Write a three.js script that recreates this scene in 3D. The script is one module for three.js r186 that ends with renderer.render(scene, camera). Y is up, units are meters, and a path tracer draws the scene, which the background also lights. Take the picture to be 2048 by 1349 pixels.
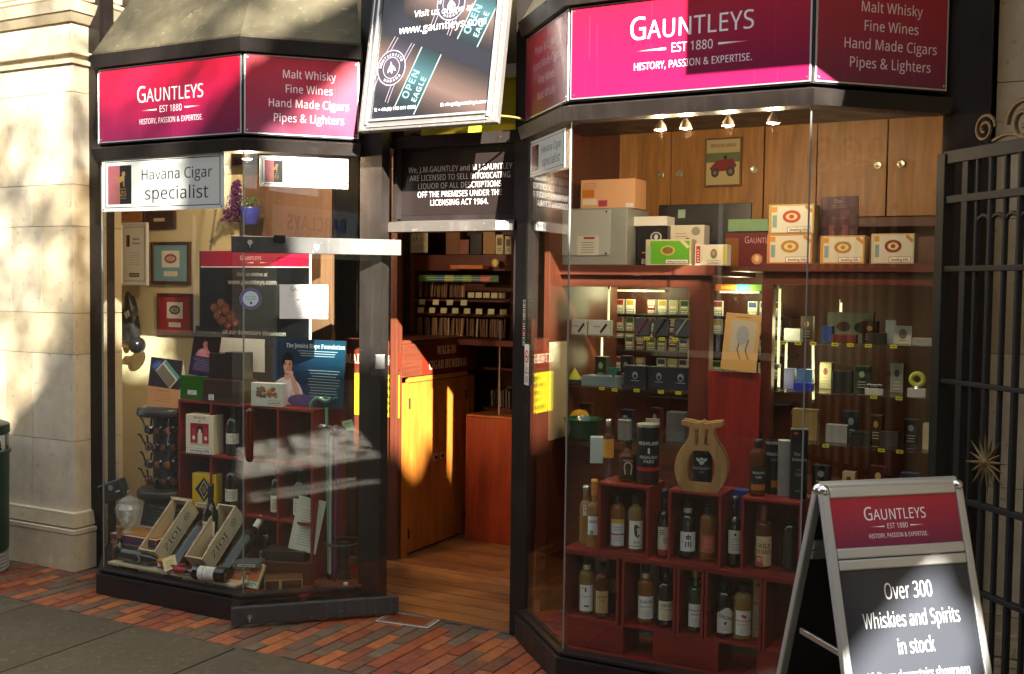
import * as THREE from 'three';
import { RoundedBoxGeometry } from 'three/addons/geometries/RoundedBoxGeometry.js';
import { mergeGeometries, toCreasedNormals } from 'three/addons/utils/BufferGeometryUtils.js';
import { RectAreaLightUniformsLib } from 'three/addons/lights/RectAreaLightUniformsLib.js';

// ------------------------------------------------------------------ camera, sky, sun, exposure
const V3 = THREE.Vector3;
const scene = new THREE.Scene();
const camera = new THREE.PerspectiveCamera(34.73, 1024 / 674, 0.05, 400);
camera.position.set(0, 1.75, 0);
camera.quaternion.setFromRotationMatrix(new THREE.Matrix4().makeBasis(
  new V3(0.88297901, 0.01230825, -0.46925109), new V3(-0.03279314, 0.99883124, -0.03550721), new V3(0.46826561, 0.04674034, 0.88235064)));
const renderer = new THREE.WebGLRenderer({ antialias: true });
renderer.toneMapping = THREE.LinearToneMapping;
renderer.toneMappingExposure = 7.2;
renderer.shadowMap.enabled = true;
RectAreaLightUniformsLib.init();
const SUN = new V3(1.1, 0.82, 1).normalize();
{ // hazy summer sky: pale over the roofs, a little bluer overhead, a soft glow round the sun
  const w = 512, h = 256, d = new Float32Array(w * h * 4);
  for (let j = 0; j < h; j++) for (let i = 0; i < w; i++) {
    const up = ((j + 0.5) / h - 0.5) * Math.PI, a = ((i + 0.5) / w - 0.5) * 2 * Math.PI, x = Math.cos(a) * Math.cos(up), y = Math.sin(up), z = Math.sin(a) * Math.cos(up);
    const t = Math.pow(Math.max(0, y), 0.6), c = Math.max(0, x * SUN.x + y * SUN.y + z * SUN.z), g = 0.5 * Math.pow(c, 6), k = (j * w + i) * 4;
    d[k] = 1.0 - 0.36 * t + g; d[k + 1] = 1.0 - 0.28 * t + 0.93 * g; d[k + 2] = 0.98 - 0.14 * t + 0.8 * g; d[k + 3] = 1;
  }
  const t = new THREE.DataTexture(d, w, h, THREE.RGBAFormat, THREE.FloatType); t.mapping = THREE.EquirectangularReflectionMapping; t.magFilter = THREE.LinearFilter; t.needsUpdate = true;
  scene.background = t; scene.environment = t;
}
scene.environmentIntensity = scene.backgroundIntensity = 0.2;
const sun = new THREE.DirectionalLight(new THREE.Color(1, 0.93, 0.8), 5);
sun.name = 'sun'; sun.position.copy(SUN).multiplyScalar(40).add(new V3(-3, 0, -5)); sun.target.position.set(-3, 0, -5);
sun.castShadow = true; sun.shadow.radius = 1; sun.shadow.mapSize.set(4096, 4096);
Object.assign(sun.shadow.camera, { left: -14, right: 14, top: 14, bottom: -14, near: 1, far: 90 });
scene.add(sun, sun.target);

// ------------------------------------------------------------------ helpers
let seed = 12345;
const rnd = () => { seed = (seed + 0x6d2b79f5) | 0; let t = Math.imul(seed ^ (seed >>> 15), 1 | seed); t = (t + Math.imul(t ^ (t >>> 7), 61 | t)) ^ t; return ((t ^ (t >>> 14)) >>> 0) / 4294967296; };
const rr = (a, b) => a + (b - a) * rnd();
const pick = (a) => a[Math.floor(rnd() * a.length)];
const PI = Math.PI;
const used = new Map();
function numbered(n) { const k = used.get(n) ?? 0; used.set(n, k + 1); return k ? n + '_' + String(k).padStart(3, '0') : n; }
function tag(o, label, category, group, kind) { if (label) o.userData.label = label; if (category) o.userData.category = category; if (group) o.userData.group = group; if (kind) o.userData.kind = kind; return o; }
function thing(name, label, category, pos = [0, 0, 0], turn = 0, group) {
  const o = new THREE.Group(); o.name = numbered(name); o.position.set(...pos); o.rotation.y = turn; scene.add(o); return tag(o, label, category, group);
}
function part(parent, name, geo, mat, pos, rot) {
  const m = new THREE.Mesh(geo, mat); m.name = name; m.castShadow = m.receiveShadow = true;
  if (pos) m.position.set(...pos); if (rot) m.rotation.set(...rot);
  parent.add(m); return m;
}
function single(name, label, category, geo, mat, pos, rot, group) { const m = part(scene, numbered(name), geo, mat, pos, rot); return tag(m, label, category, group); }
function structure(name, geo, mat, pos, rot) { const m = part(scene, numbered(name), geo, mat, pos, rot); m.userData.kind = 'structure'; return m; }
function sgroup(name) { const o = new THREE.Group(); o.name = numbered(name); o.userData.kind = 'structure'; scene.add(o); return o; }
// uv in metres by the way each face points
function uvm(g, ox = 0, oy = 0) {
  g = g.index ? g.toNonIndexed() : g; if (!g.attributes.normal) g.computeVertexNormals();
  const p = g.attributes.position, uv = new Float32Array(p.count * 2), a = new V3(), b = new V3(), c = new V3();
  for (let i = 0; i < p.count; i += 3) {
    a.fromBufferAttribute(p, i); b.fromBufferAttribute(p, i + 1); c.fromBufferAttribute(p, i + 2);
    const n = b.clone().sub(a).cross(c.clone().sub(a)), ax = Math.abs(n.x), ay = Math.abs(n.y), az = Math.abs(n.z);
    [a, b, c].forEach((v, k) => { const [s, t] = ax > ay && ax > az ? [v.z, v.y] : ay > az ? [v.x, v.z] : [v.x, v.y]; uv[(i + k) * 2] = s + ox; uv[(i + k) * 2 + 1] = t + oy; });
  }
  g.setAttribute('uv', new THREE.BufferAttribute(uv, 2)); return g;
}
const cache = new Map();
function box(w, h, d, r = 0.002, off = 0) {
  const key = [w, h, d, r, off].join();
  if (!cache.has(key)) { r = Math.min(r, w / 2.2, h / 2.2, d / 2.2); cache.set(key, uvm(r > 0 ? new RoundedBoxGeometry(w, h, d, 1, r) : new THREE.BoxGeometry(w, h, d), off * 1.37, off * 2.11)); }
  return cache.get(key);
}
const cyl = (r0, r1, h, n = 20, open = false) => new THREE.CylinderGeometry(r0, r1, h, n, 1, open);
const lathe = (pts, n = 28) => new THREE.LatheGeometry(pts.map(([x, y]) => new THREE.Vector2(x, y)), n);
const tube = (pts, r, n = 24, k = 6) => new THREE.TubeGeometry(new THREE.CatmullRomCurve3(pts.map((p) => new V3(...p))), n, r, k);
const move = (g, x, y, z, rx = 0, ry = 0, rz = 0) => g.clone().applyMatrix4(new THREE.Matrix4().compose(new V3(x, y, z), new THREE.Quaternion().setFromEuler(new THREE.Euler(rx, ry, rz)), new V3(1, 1, 1)));
const join = (list) => mergeGeometries(list.map((g) => { g = g.index ? g.toNonIndexed() : g; const o = new THREE.BufferGeometry(); for (const k of ['position', 'normal', 'uv']) o.setAttribute(k, g.attributes[k]); return o; }));
// six-sided solid from a bottom ring and a top ring of four points
function hexa(b, t, off = 0) {
  const q = [[b[3], b[2], b[1], b[0]], [t[0], t[1], t[2], t[3]]];
  for (let i = 0; i < 4; i++) { const j = (i + 1) % 4; q.push([b[i], b[j], t[j], t[i]]); }
  const pos = []; for (const f of q) for (const k of [0, 1, 2, 0, 2, 3]) pos.push(...f[k]);
  const g = new THREE.BufferGeometry(); g.setAttribute('position', new THREE.BufferAttribute(new Float32Array(pos), 3)); g.computeVertexNormals(); return uvm(g, off, off);
}
function slope(pts, off = 0) { // flat polygon (fan) with thickness under it
  const pos = [], n = pts.length, low = pts.map((p) => [p[0], p[1] - 0.03, p[2]]);
  for (let i = 1; i < n - 1; i++) { pos.push(...pts[0], ...pts[i], ...pts[i + 1]); pos.push(...low[0], ...low[i + 1], ...low[i]); }
  for (let i = 0; i < n; i++) { const j = (i + 1) % n; pos.push(...pts[i], ...low[i], ...low[j], ...pts[i], ...low[j], ...pts[j]); }
  const g = new THREE.BufferGeometry(); g.setAttribute('position', new THREE.BufferAttribute(new Float32Array(pos), 3)); g.computeVertexNormals(); return uvm(g, off, off);
}
// ------------------------------------------------------------------ textures
function lattice(period, s) { const a = new Float32Array(period * period); let k = s; for (let i = 0; i < a.length; i++) { k = (Math.imul(k, 1664525) + 1013904223) | 0; a[i] = ((k >>> 8) & 0xffff) / 65535; } return a; }
const lats = new Map();
function noise(x, y, px, py, s) { // tileable value noise, px / py cells per tile
  const key = s; if (!lats.has(key)) lats.set(key, lattice(64, s * 7919 + 17)); const L = lats.get(key);
  const X = x * px, Y = y * py, ix = Math.floor(X), iy = Math.floor(Y), fx = X - ix, fy = Y - iy, u = fx * fx * (3 - 2 * fx), v = fy * fy * (3 - 2 * fy);
  const at = (i, j) => L[((((i % px) + px) % px) % 64) + ((((j % py) + py) % py) % 64) * 64 % 4096];
  return (at(ix, iy) * (1 - u) + at(ix + 1, iy) * u) * (1 - v) + (at(ix, iy + 1) * (1 - u) + at(ix + 1, iy + 1) * u) * v;
}
const fbm = (x, y, p, s, o = 4) => { let a = 0, w = 0.5, t = 0; for (let i = 0; i < o; i++) { a += w * noise(x, y, p << i, p << i, s + i); t += w; w *= 0.55; } return a / t; };
function tex(n, fn, metres, srgb = true) {
  const d = new Uint8Array(n * n * 4);
  for (let j = 0; j < n; j++) for (let i = 0; i < n; i++) { const c = fn(i / n, j / n), k = (j * n + i) * 4; for (let q = 0; q < 3; q++) d[k + q] = Math.max(0, Math.min(255, (Array.isArray(c) ? c[q] : c) * 255)); d[k + 3] = 255; }
  const t = new THREE.DataTexture(d, n, n); t.wrapS = t.wrapT = THREE.RepeatWrapping; t.magFilter = THREE.LinearFilter; t.minFilter = THREE.LinearMipmapLinearFilter; t.generateMipmaps = true;
  if (srgb) t.colorSpace = THREE.SRGBColorSpace; t.repeat.set(1 / metres, 1 / metres); t.needsUpdate = true; return t;
}
const lerp = (a, b, t) => a + (b - a) * t, mixc = (a, b, t) => a.map((x, i) => lerp(x, b[i], t)), sst = (a, b, x) => { const t = Math.max(0, Math.min(1, (x - a) / (b - a))); return t * t * (3 - 2 * t); };
const stoneTex = tex(512, (x, y) => { // creamy limestone with fine pits, rain streaks and soot
  const f = fbm(x, y, 4, 1, 5), g = fbm(x, y, 32, 9, 2), st = noise(x, y, 22, 3, 21), pit = noise(x, y, 64, 64, 15) > 0.93 ? 0.88 : 1, soot = sst(0.55, 0.85, fbm(x, y, 3, 33, 5)) * 0.16;
  return mixc(mixc([0.91, 0.865, 0.77], [0.85, 0.785, 0.665], f), [0.55, 0.5, 0.42], soot + (st > 0.72 ? 0.06 : 0)).map((c) => c * pit * lerp(0.95, 1.03, g));
}, 1.7);
const stoneBump = tex(512, (x, y) => fbm(x, y, 24, 5, 3) * 0.7 + fbm(x, y, 4, 6, 2) * 0.3, 1.7, false);
const slabTex = tex(512, (x, y) => { const f = fbm(x, y, 4, 41, 5), g = fbm(x, y, 40, 44, 2), sp = noise(x, y, 60, 60, 47); const gum = noise(x, y, 23, 23, 49) > 0.95 ? 0.72 : 1, pale = noise(x, y, 29, 31, 51) > 0.965; if (pale) return [0.6, 0.58, 0.52]; return mixc(mixc([0.55 * gum, 0.51 * gum, 0.44 * gum], [0.42, 0.39, 0.32], f), sp > 0.82 ? [0.66, 0.61, 0.52] : [0.36, 0.33, 0.27], 0.22 + (g - 0.5) * 0.5); }, 1.3);
const grit = tex(256, (x, y) => fbm(x, y, 16, 61, 3), 0.35, false);
const brickTex = tex(256, (x, y) => { const f = fbm(x, y, 8, 71, 4), g = noise(x, y, 60, 60, 74); return lerp(0.74, 1, f) * (g > 0.86 ? 0.8 : 1); }, 0.3);
const grain = (hor) => tex(512, (x, y) => { if (hor) [x, y] = [y, x]; const w = fbm(x, y, 3, 81, 2) * 0.06, a = noise(x + w, y, 46, 3, 83), b = noise(x + w, y, 12, 2, 85), c = noise(x, y, 60, 8, 87); return 0.66 + 0.16 * a + 0.14 * b + 0.06 * c; }, 0.6);
const grainV = grain(false), grainH = grain(true);
const paintRough = tex(256, (x, y) => 0.32 + 0.4 * fbm(x, y, 6, 91, 4), 0.5, false);
const paintTone = tex(512, (x, y) => { const s = fbm(x, y, 6, 93, 4), d = noise(x, y, 60, 60, 95), st = noise(x, y, 50, 2, 97); return d > 0.94 ? 1 : 0.62 + 0.16 * s + (st > 0.8 ? 0.06 : 0); }, 0.8);
const blackTone = tex(512, (x, y) => { // dark brown-black gloss paint with dust, runs and pale chips
  const f = fbm(x, y, 5, 121, 4), st = noise(x, y, 60, 3, 123), d = noise(x, y, 62, 62, 125), e = noise(x, y, 37, 41, 127);
  return d > 0.985 && e > 0.45 ? [0.52, 0.49, 0.45] : mixc([0.115, 0.095, 0.088], [0.17, 0.142, 0.13], f * 0.7 + (st > 0.84 ? 0.35 : 0));
}, 0.9);
const smudge = tex(512, (x, y) => 0.02 + 0.05 * sst(0.5, 0.75, fbm(x, y, 5, 101, 4)), 1.1, false);
// ------------------------------------------------------------------ materials
const lin = (r, g, b) => new THREE.Color().setRGB(r, g, b);
const std = (o) => new THREE.MeshStandardMaterial(o), phy = (o) => new THREE.MeshPhysicalMaterial(o);
const flat = (c, rough = 0.6, more = {}) => std({ color: c, roughness: rough, ...more });
const wood = (c, hor = false, rough = 0.42, more = {}) => std({ color: c, map: hor ? grainH : grainV, roughness: rough, bumpMap: hor ? grainH : grainV, bumpScale: 0.0006, ...more });
const M = {
  stone: std({ map: stoneTex, roughness: 0.9, bumpMap: stoneBump, bumpScale: 0.004 }),
  stone2: std({ color: lin(0.92, 0.88, 0.8), map: stoneTex, roughness: 0.9, bumpMap: stoneBump, bumpScale: 0.004 }),
  mortar: flat(lin(0.30, 0.26, 0.2), 0.95),
  grout: flat(lin(0.11, 0.095, 0.075), 0.95, { bumpMap: grit, bumpScale: 0.002 }),
  black: std({ map: blackTone, roughness: 0.9, roughnessMap: paintRough, bumpMap: grit, bumpScale: 0.0004 }),
  brown: std({ color: lin(0.032, 0.021, 0.017), map: paintTone, roughness: 0.8, roughnessMap: paintRough }),
  iron: std({ color: lin(0.006, 0.0065, 0.0065), roughness: 0.7 }),
  gold: std({ color: lin(0.62, 0.43, 0.14), roughness: 0.4, metalness: 0.7 }),
  gilt: std({ color: lin(0.3, 0.2, 0.08), roughness: 0.6, metalness: 0.35, map: paintTone }),
  glass: phy({ color: lin(0.965, 0.985, 0.975), transmission: 1, thickness: 0, roughness: 0, ior: 1.52 }),
  glassCase: phy({ color: lin(0.93, 0.98, 0.95), transmission: 1, thickness: 0, roughness: 0, ior: 1.5 }),
  seal: flat(lin(0.22, 0.23, 0.22), 0.5),
  crystal: phy({ color: lin(0.92, 0.96, 0.96), transmission: 0.8, thickness: 0, roughness: 0.04, ior: 1.9, flatShading: true }),
  steel: std({ color: lin(0.62, 0.63, 0.63), metalness: 1, roughness: 0.32 }),
  chrome: std({ color: lin(0.8, 0.8, 0.8), metalness: 1, roughness: 0.12 }),
  alu: std({ color: lin(0.66, 0.68, 0.68), metalness: 0.85, roughness: 0.42 }),
  cream: std({ color: lin(0.74, 0.64, 0.40), roughness: 0.8 }),
  plaster: std({ color: lin(0.6, 0.56, 0.46), roughness: 0.9 }),
  panelling: wood(lin(0.2, 0.1, 0.05), false, 0.6),
  yellow: flat(lin(0.72, 0.62, 0.02), 0.6),
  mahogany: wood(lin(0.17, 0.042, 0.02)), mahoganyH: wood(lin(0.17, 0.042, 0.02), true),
  cherry: wood(lin(0.66, 0.22, 0.03)), cherryH: wood(lin(0.66, 0.22, 0.03), true),
  panelwood: wood(lin(0.5, 0.075, 0.02)),
  oak: wood(lin(0.66, 0.30, 0.07)), oakH: wood(lin(0.66, 0.30, 0.07), true),
  pine: wood(lin(0.85, 0.70, 0.46), true, 0.65), pineV: wood(lin(0.85, 0.70, 0.46), false, 0.65),
  redstain: wood(lin(0.34, 0.02, 0.011), true, 0.5), redstainV: wood(lin(0.34, 0.02, 0.011), false, 0.5),
  floor: [0.8, 0.92, 1.06].map((k) => wood(lin(0.46 * k, 0.2 * k, 0.07 * k), true, 0.35)),
  white: flat(lin(0.8, 0.8, 0.78), 0.5), paper: flat(lin(0.78, 0.77, 0.72), 0.75),
  offblack: flat(lin(0.02, 0.02, 0.022), 0.35), blackgloss: flat(lin(0.012, 0.012, 0.013), 0.15),
  wine: phy({ color: lin(0.008, 0.01, 0.006), roughness: 0.06, clearcoat: 1, clearcoatRoughness: 0.03 }),
  amber: phy({ color: lin(0.66, 0.3, 0.05), transmission: 0.72, thickness: 0.08, ior: 1.4, roughness: 0.02, attenuationColor: lin(0.85, 0.42, 0.06), attenuationDistance: 0.13 }),
  pale: phy({ color: lin(0.74, 0.5, 0.16), transmission: 0.72, thickness: 0.08, ior: 1.4, roughness: 0.02, attenuationColor: lin(0.93, 0.70, 0.26), attenuationDistance: 0.14 }),
  clear: phy({ color: lin(1, 1, 1), transmission: 1, thickness: 0, roughness: 0.02, ior: 1.5 }),
  brownglass: phy({ color: lin(0.24, 0.07, 0.016), transmission: 0.6, thickness: 0.08, ior: 1.4, roughness: 0.02, attenuationColor: lin(0.45, 0.14, 0.03), attenuationDistance: 0.09 }),
};
// ------------------------------------------------------------------ printed matter: pages of small prints
const pages = [];
function print(w, h, draw) { // w, h in pixels; returns the rectangle on its page
  let pg = pages.find((p) => { if (p.x + w + 4 > 2048) return p.y + p.row + 4 + h <= 2048; return p.y + h <= 2048; });
  if (!pg) { const c = document.createElement('canvas'); c.width = c.height = 2048; pg = { c, g: c.getContext('2d'), x: 2, y: 2, row: 0 }; const t = new THREE.CanvasTexture(c); t.colorSpace = THREE.SRGBColorSpace; t.anisotropy = 8; pg.paper = std({ map: t, roughness: 0.6 }); pg.gloss = phy({ map: t, roughness: 0.3, clearcoat: 0.5, clearcoatRoughness: 0.1 }); pg.card = std({ map: t, roughness: 0.42 }); pages.push(pg); }
  if (pg.x + w + 4 > 2048) { pg.x = 2; pg.y += pg.row + 4; pg.row = 0; }
  const g = pg.g; g.save(); g.beginPath(); g.rect(pg.x, pg.y, w, h); g.clip(); g.translate(pg.x, pg.y); draw(g, w, h); g.restore();
  const r = { pg, u0: (pg.x + 0.5) / 2048, u1: (pg.x + w - 0.5) / 2048, v1: 1 - (pg.y + 0.5) / 2048, v0: 1 - (pg.y + h - 0.5) / 2048 };
  pg.x += w + 4; pg.row = Math.max(pg.row, h); return r;
}
function onPage(g, r) { const uv = g.attributes.uv; for (let i = 0; i < uv.count; i++) uv.setXY(i, r.u0 + (r.u1 - r.u0) * uv.getX(i), r.v0 + (r.v1 - r.v0) * uv.getY(i)); return g; }
const sheet = (w, h, r) => onPage(new THREE.PlaneGeometry(w, h), r);
const wrap = (rad, h, ang, r) => onPage(new THREE.CylinderGeometry(rad, rad, h, 14, 1, true, -ang / 2, ang), r);
function txt(g, s, x, y, size, color = '#fff', { font = 'sans-serif', bold = '', align = 'center', sx = 1, rot = 0 } = {}) {
  g.save(); g.translate(x, y); g.rotate(rot); g.scale(sx, 1); g.fillStyle = color; g.font = (bold ? 'bold ' : '') + size + 'px ' + font; g.textAlign = align; g.textBaseline = 'alphabetic'; g.fillText(s, 0, 0); g.restore();
}
const fill = (g, c, x, y, w, h) => { g.fillStyle = c; g.fillRect(x, y, w, h); };
const oval = (g, c, x, y, a, b, rot = 0) => { g.fillStyle = c; g.beginPath(); g.ellipse(x, y, a, b, rot, 0, 2 * PI); g.fill(); };
const lines = (g, c, x, y, w, n, step, th = 2, ragged = 0.25) => { for (let i = 0; i < n; i++) { const k = w * (1 - ragged * rnd()); fill(g, c, x + (w - k) / 2, y + i * step, k, th); } };
const warn = (g, s, x, y, w, h) => { fill(g, '#111', x, y, w, h); fill(g, '#f2f0e6', x + 2, y + 2, w - 4, h - 4); txt(g, s, x + w / 2, y + h * 0.76, h * 0.7, '#111', { bold: 1, sx: Math.min(1, w / (s.length * h * 0.42)) }); };
function smallCaps(g, x, y, size, color, sx = 0.86) { // G then smaller capitals, baseline left at x
  g.save(); g.fillStyle = color; g.translate(x, y); g.scale(sx, 1); g.textAlign = 'left'; g.textBaseline = 'alphabetic';
  g.font = size * 1.25 + 'px sans-serif'; g.fillText('G', 0, 0); const w = g.measureText('G').width; g.font = size + 'px sans-serif'; g.fillText('AUNTLEYS', w * 0.98, 0); g.restore();
}
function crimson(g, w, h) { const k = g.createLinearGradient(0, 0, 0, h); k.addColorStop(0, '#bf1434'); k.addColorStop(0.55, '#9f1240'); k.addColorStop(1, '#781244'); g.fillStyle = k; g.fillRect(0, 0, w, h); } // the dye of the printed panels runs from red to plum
function grime(g, w, h) { g.globalAlpha = 0.16; for (let i = 0; i < 90; i++) fill(g, pick(['#fff', '#e8d8d8', '#2a0010']), rr(0, w), rr(0, h), rr(1, 3), rr(1, 3)); g.globalAlpha = 0.07; for (let i = 0; i < 26; i++) { const x = rr(0, w); fill(g, pick(['#fff', '#1a000a']), x, rr(0, h * 0.3), rr(1, 5), rr(h * 0.2, h)); } g.globalAlpha = 1; }
function taper(g, x0, x1, y, h) { const k = g.createLinearGradient(x0, 0, x1, 0); k.addColorStop(0, 'rgba(255,120,60,0)'); k.addColorStop(0.25, '#ff9a6a'); k.addColorStop(0.7, '#fff'); g.fillStyle = k; g.beginPath(); g.moveTo(x0, y); g.lineTo(x1, y - h); g.lineTo(x1, y + h); g.fill(); }
function logo(g, cx, y, s, color = '#fff') { // shop lettering block, s = cap height scale, width about 5.2 s
  smallCaps(g, cx - 2.62 * s, y, s, color, 0.93);
  txt(g, 'EST 1880', cx, y + 0.62 * s, 0.5 * s, color, { sx: 0.85 });
  taper(g, cx - 2.4 * s, cx - 1.05 * s, y + 0.46 * s, 0.05 * s); taper(g, cx + 2.4 * s, cx + 1.05 * s, y + 0.46 * s, 0.05 * s);
  txt(g, 'HISTORY, PASSION & EXPERTISE.', cx, y + 1.22 * s, 0.41 * s, color, { sx: 0.8 });
}
// ------------------------------------------------------------------ setting: ground, paving, floor
structure('ground', uvm(new THREE.PlaneGeometry(300, 300).rotateX(-PI / 2)), std({ map: slabTex, color: lin(0.5, 0.5, 0.5), roughness: 0.95 }), [0, -0.03, 0]);
{
  const pave = sgroup('pavement');
  const bed = part(pave, 'bedding', box(26, 0.02, 9.4, 0), M.grout, [-2, -0.018, 0.85]);
  bed.receiveShadow = true;
  const tones = [1, 0.92, 1.06, 0.97].map((k) => std({ map: slabTex, color: lin(0.5 * k, 0.455 * k, 0.36 * k), roughness: 0.88, bumpMap: grit, bumpScale: 0.0015 }));
  const xs = [-7.2, -6.4, -5.72, -4.985, -4.225, -3.545, -2.86, -2.1, -1.32, -0.6, 0.15, 0.9, 1.7, 2.5, 3.3, 4.2], zs = [-3.895, -3.02, -2.3, -1.5, -0.7, 0.2, 1.1, 2, 2.9, 3.8];
  zs.slice(0, -1).forEach((z, r) => xs.slice(0, -1).forEach((x, c) => {
    const o = r % 2 ? 0.36 : 0, w = xs[c + 1] - x - 0.009, d = zs[r + 1] - z - 0.009;
    part(pave, 'slab', box(+w.toFixed(3), 0.05, +d.toFixed(3), 0.003, (c * 3 + r * 5) % 7), tones[(c * 7 + r * 3) % 4], [x + o + (w + 0.009) / 2, -0.025 + rr(-0.001, 0.001), z + (d + 0.009) / 2], [rr(-0.001, 0.001), 0, rr(-0.001, 0.001)]);
  }));
}
const LP = [[-5.255, -4.64], [-4.835, -4.22], [-3.8, -4.22], [-3.38, -4.64]], RP = [[-2.44, -4.72], [-2.0, -4.27], [-0.96, -4.27], [-0.52, -4.7]];
{
  const path = sgroup('brick_path');
  part(path, 'bedding', box(6.7, 0.02, 1.0, 0), M.grout, [-3.45, -0.0165, -4.4]);
  const hues = [[0.42, 0.10, 0.03], [0.52, 0.16, 0.04], [0.34, 0.085, 0.035], [0.44, 0.14, 0.05], [0.23, 0.09, 0.045], [0.2, 0.115, 0.065], [0.22, 0.15, 0.095]].map((c) => std({ color: lin(...c), map: brickTex, roughness: 0.8, bumpMap: grit, bumpScale: 0.0016 }));
  const geos = [0, 1, 2].map((i) => box(0.0735, 0.05, 0.207, 0.004, i + 0.3));
  const inside = (x, z) => (x > -5.3 && x < -3.34 && z < -4.23 - Math.max(0, -4.835 - x, x + 3.8)) || (x > -2.46 && x < -0.4 && z < -4.3 - Math.max(0, -2.0 - x, x + 0.96)) || (x < -5.3 && z < -4.5) || x > -0.5 && z < -4.5;
  let n = 0;
  for (let i = 0; i < 84; i++) {
    const x = -6.62 + i * 0.0805;
    for (let k = 0; k < 5; k++) {
      const z = -3.905 - 0.107 - (k - (i % 2) * 0.5) * 0.2145;
      if (z < -4.75 || inside(x, z + 0.08) || x > -1.3) continue;
      const cut = z > -3.99; // cut brick at the kerb line
      const dirty = lerp(0.62, 0.34, sst(-3.9, -2.9, x)) + (noise((x + 7) / 8, (z + 6) / 3, 14, 5, 111) - 0.5) * 0.5 + rr(-0.24, 0.24);
      const m = dirty > 0.66 ? hues[5 + Math.floor(rnd() * 2)] : dirty > 0.52 ? hues[4 + Math.floor(rnd() * 2)] : hues[Math.floor(rnd() * 4)];
      if (n++ > 296) continue;
      part(path, 'brick', cut ? box(0.0735, 0.05, 0.1, 0.004, 2.3) : geos[n % 3], m, [x, -0.0248 + rr(-0.003, 0.002), cut ? -3.956 : z], [rr(-0.006, 0.006), 0, rr(-0.008, 0.008)]);
    }
  }
  const fl = sgroup('shop_floor');
  part(fl, 'subfloor', box(5.4, 0.05, 4.2, 0), M.panelling, [-3, 0.055, -7.42]);
  const tilt = Math.atan2(0.088, 0.55);
  for (let i = 0; i < 6; i++) part(fl, 'plank', box(1.21, 0.02, 0.089, 0.0015, i), M.floor[i % 3], [-3.025, 0.008 + 0.016 * i + 0.003, -4.785 - 0.091 * i], [tilt, 0, 0]);
  for (let i = 0; i < 16; i++) { const cut = rr(-3.4, -2.7); part(fl, 'plank', box(+(cut + 3.62).toFixed(2), 0.02, 0.094, 0.0015, i + 9), M.floor[(i * 5 + 1) % 3], [(-3.62 + cut) / 2, 0.091, -5.36 - 0.0955 * i]); part(fl, 'plank', box(+(-2.4 - cut).toFixed(2), 0.02, 0.094, 0.0015, i + 31), M.floor[(i * 3 + 2) % 3], [(cut + -2.4) / 2 + 0.001, 0.091, -5.36 - 0.0955 * i]); }
}
// ------------------------------------------------------------------ mitred bands along a bay
function ring(pts, off) { // points of the polyline moved outwards by off, mitred
  const nrm = []; for (let i = 0; i < pts.length - 1; i++) { const dx = pts[i + 1][0] - pts[i][0], dz = pts[i + 1][1] - pts[i][1], l = Math.hypot(dx, dz); nrm.push([-dz / l, dx / l]); }
  return pts.map((p, i) => { const a = nrm[Math.max(0, i - 1)], b = nrm[Math.min(nrm.length - 1, i)], k = 1 + a[0] * b[0] + a[1] * b[1]; return [p[0] + off * (a[0] + b[0]) / k, p[1] + off * (a[1] + b[1]) / k]; });
}
function band(parent, name, pts, inn, out, y0, y1, mat, drop = 0, under = 0) {
  const I = ring(pts, inn), O = ring(pts, out), U = ring(pts, out - under);
  return pts.slice(0, -1).map((_, i) => part(parent, name, hexa(
    [[I[i][0], y0, I[i][1]], [U[i][0], y0, U[i][1]], [U[i + 1][0], y0, U[i + 1][1]], [I[i + 1][0], y0, I[i + 1][1]]],
    [[I[i][0], y1, I[i][1]], [O[i][0], y1 - drop, O[i][1]], [O[i + 1][0], y1 - drop, O[i + 1][1]], [I[i + 1][0], y1, I[i + 1][1]]], i * 0.7 + y0), mat));
}
function onSeg(pts, i, t, off) { const a = pts[i], b = pts[i + 1], dx = b[0] - a[0], dz = b[1] - a[1], l = Math.hypot(dx, dz); return { x: a[0] + dx * t - dz / l * off, z: a[1] + dz * t + dx / l * off, turn: Math.atan2(-dz / l, dx / l), len: l }; }
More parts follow.
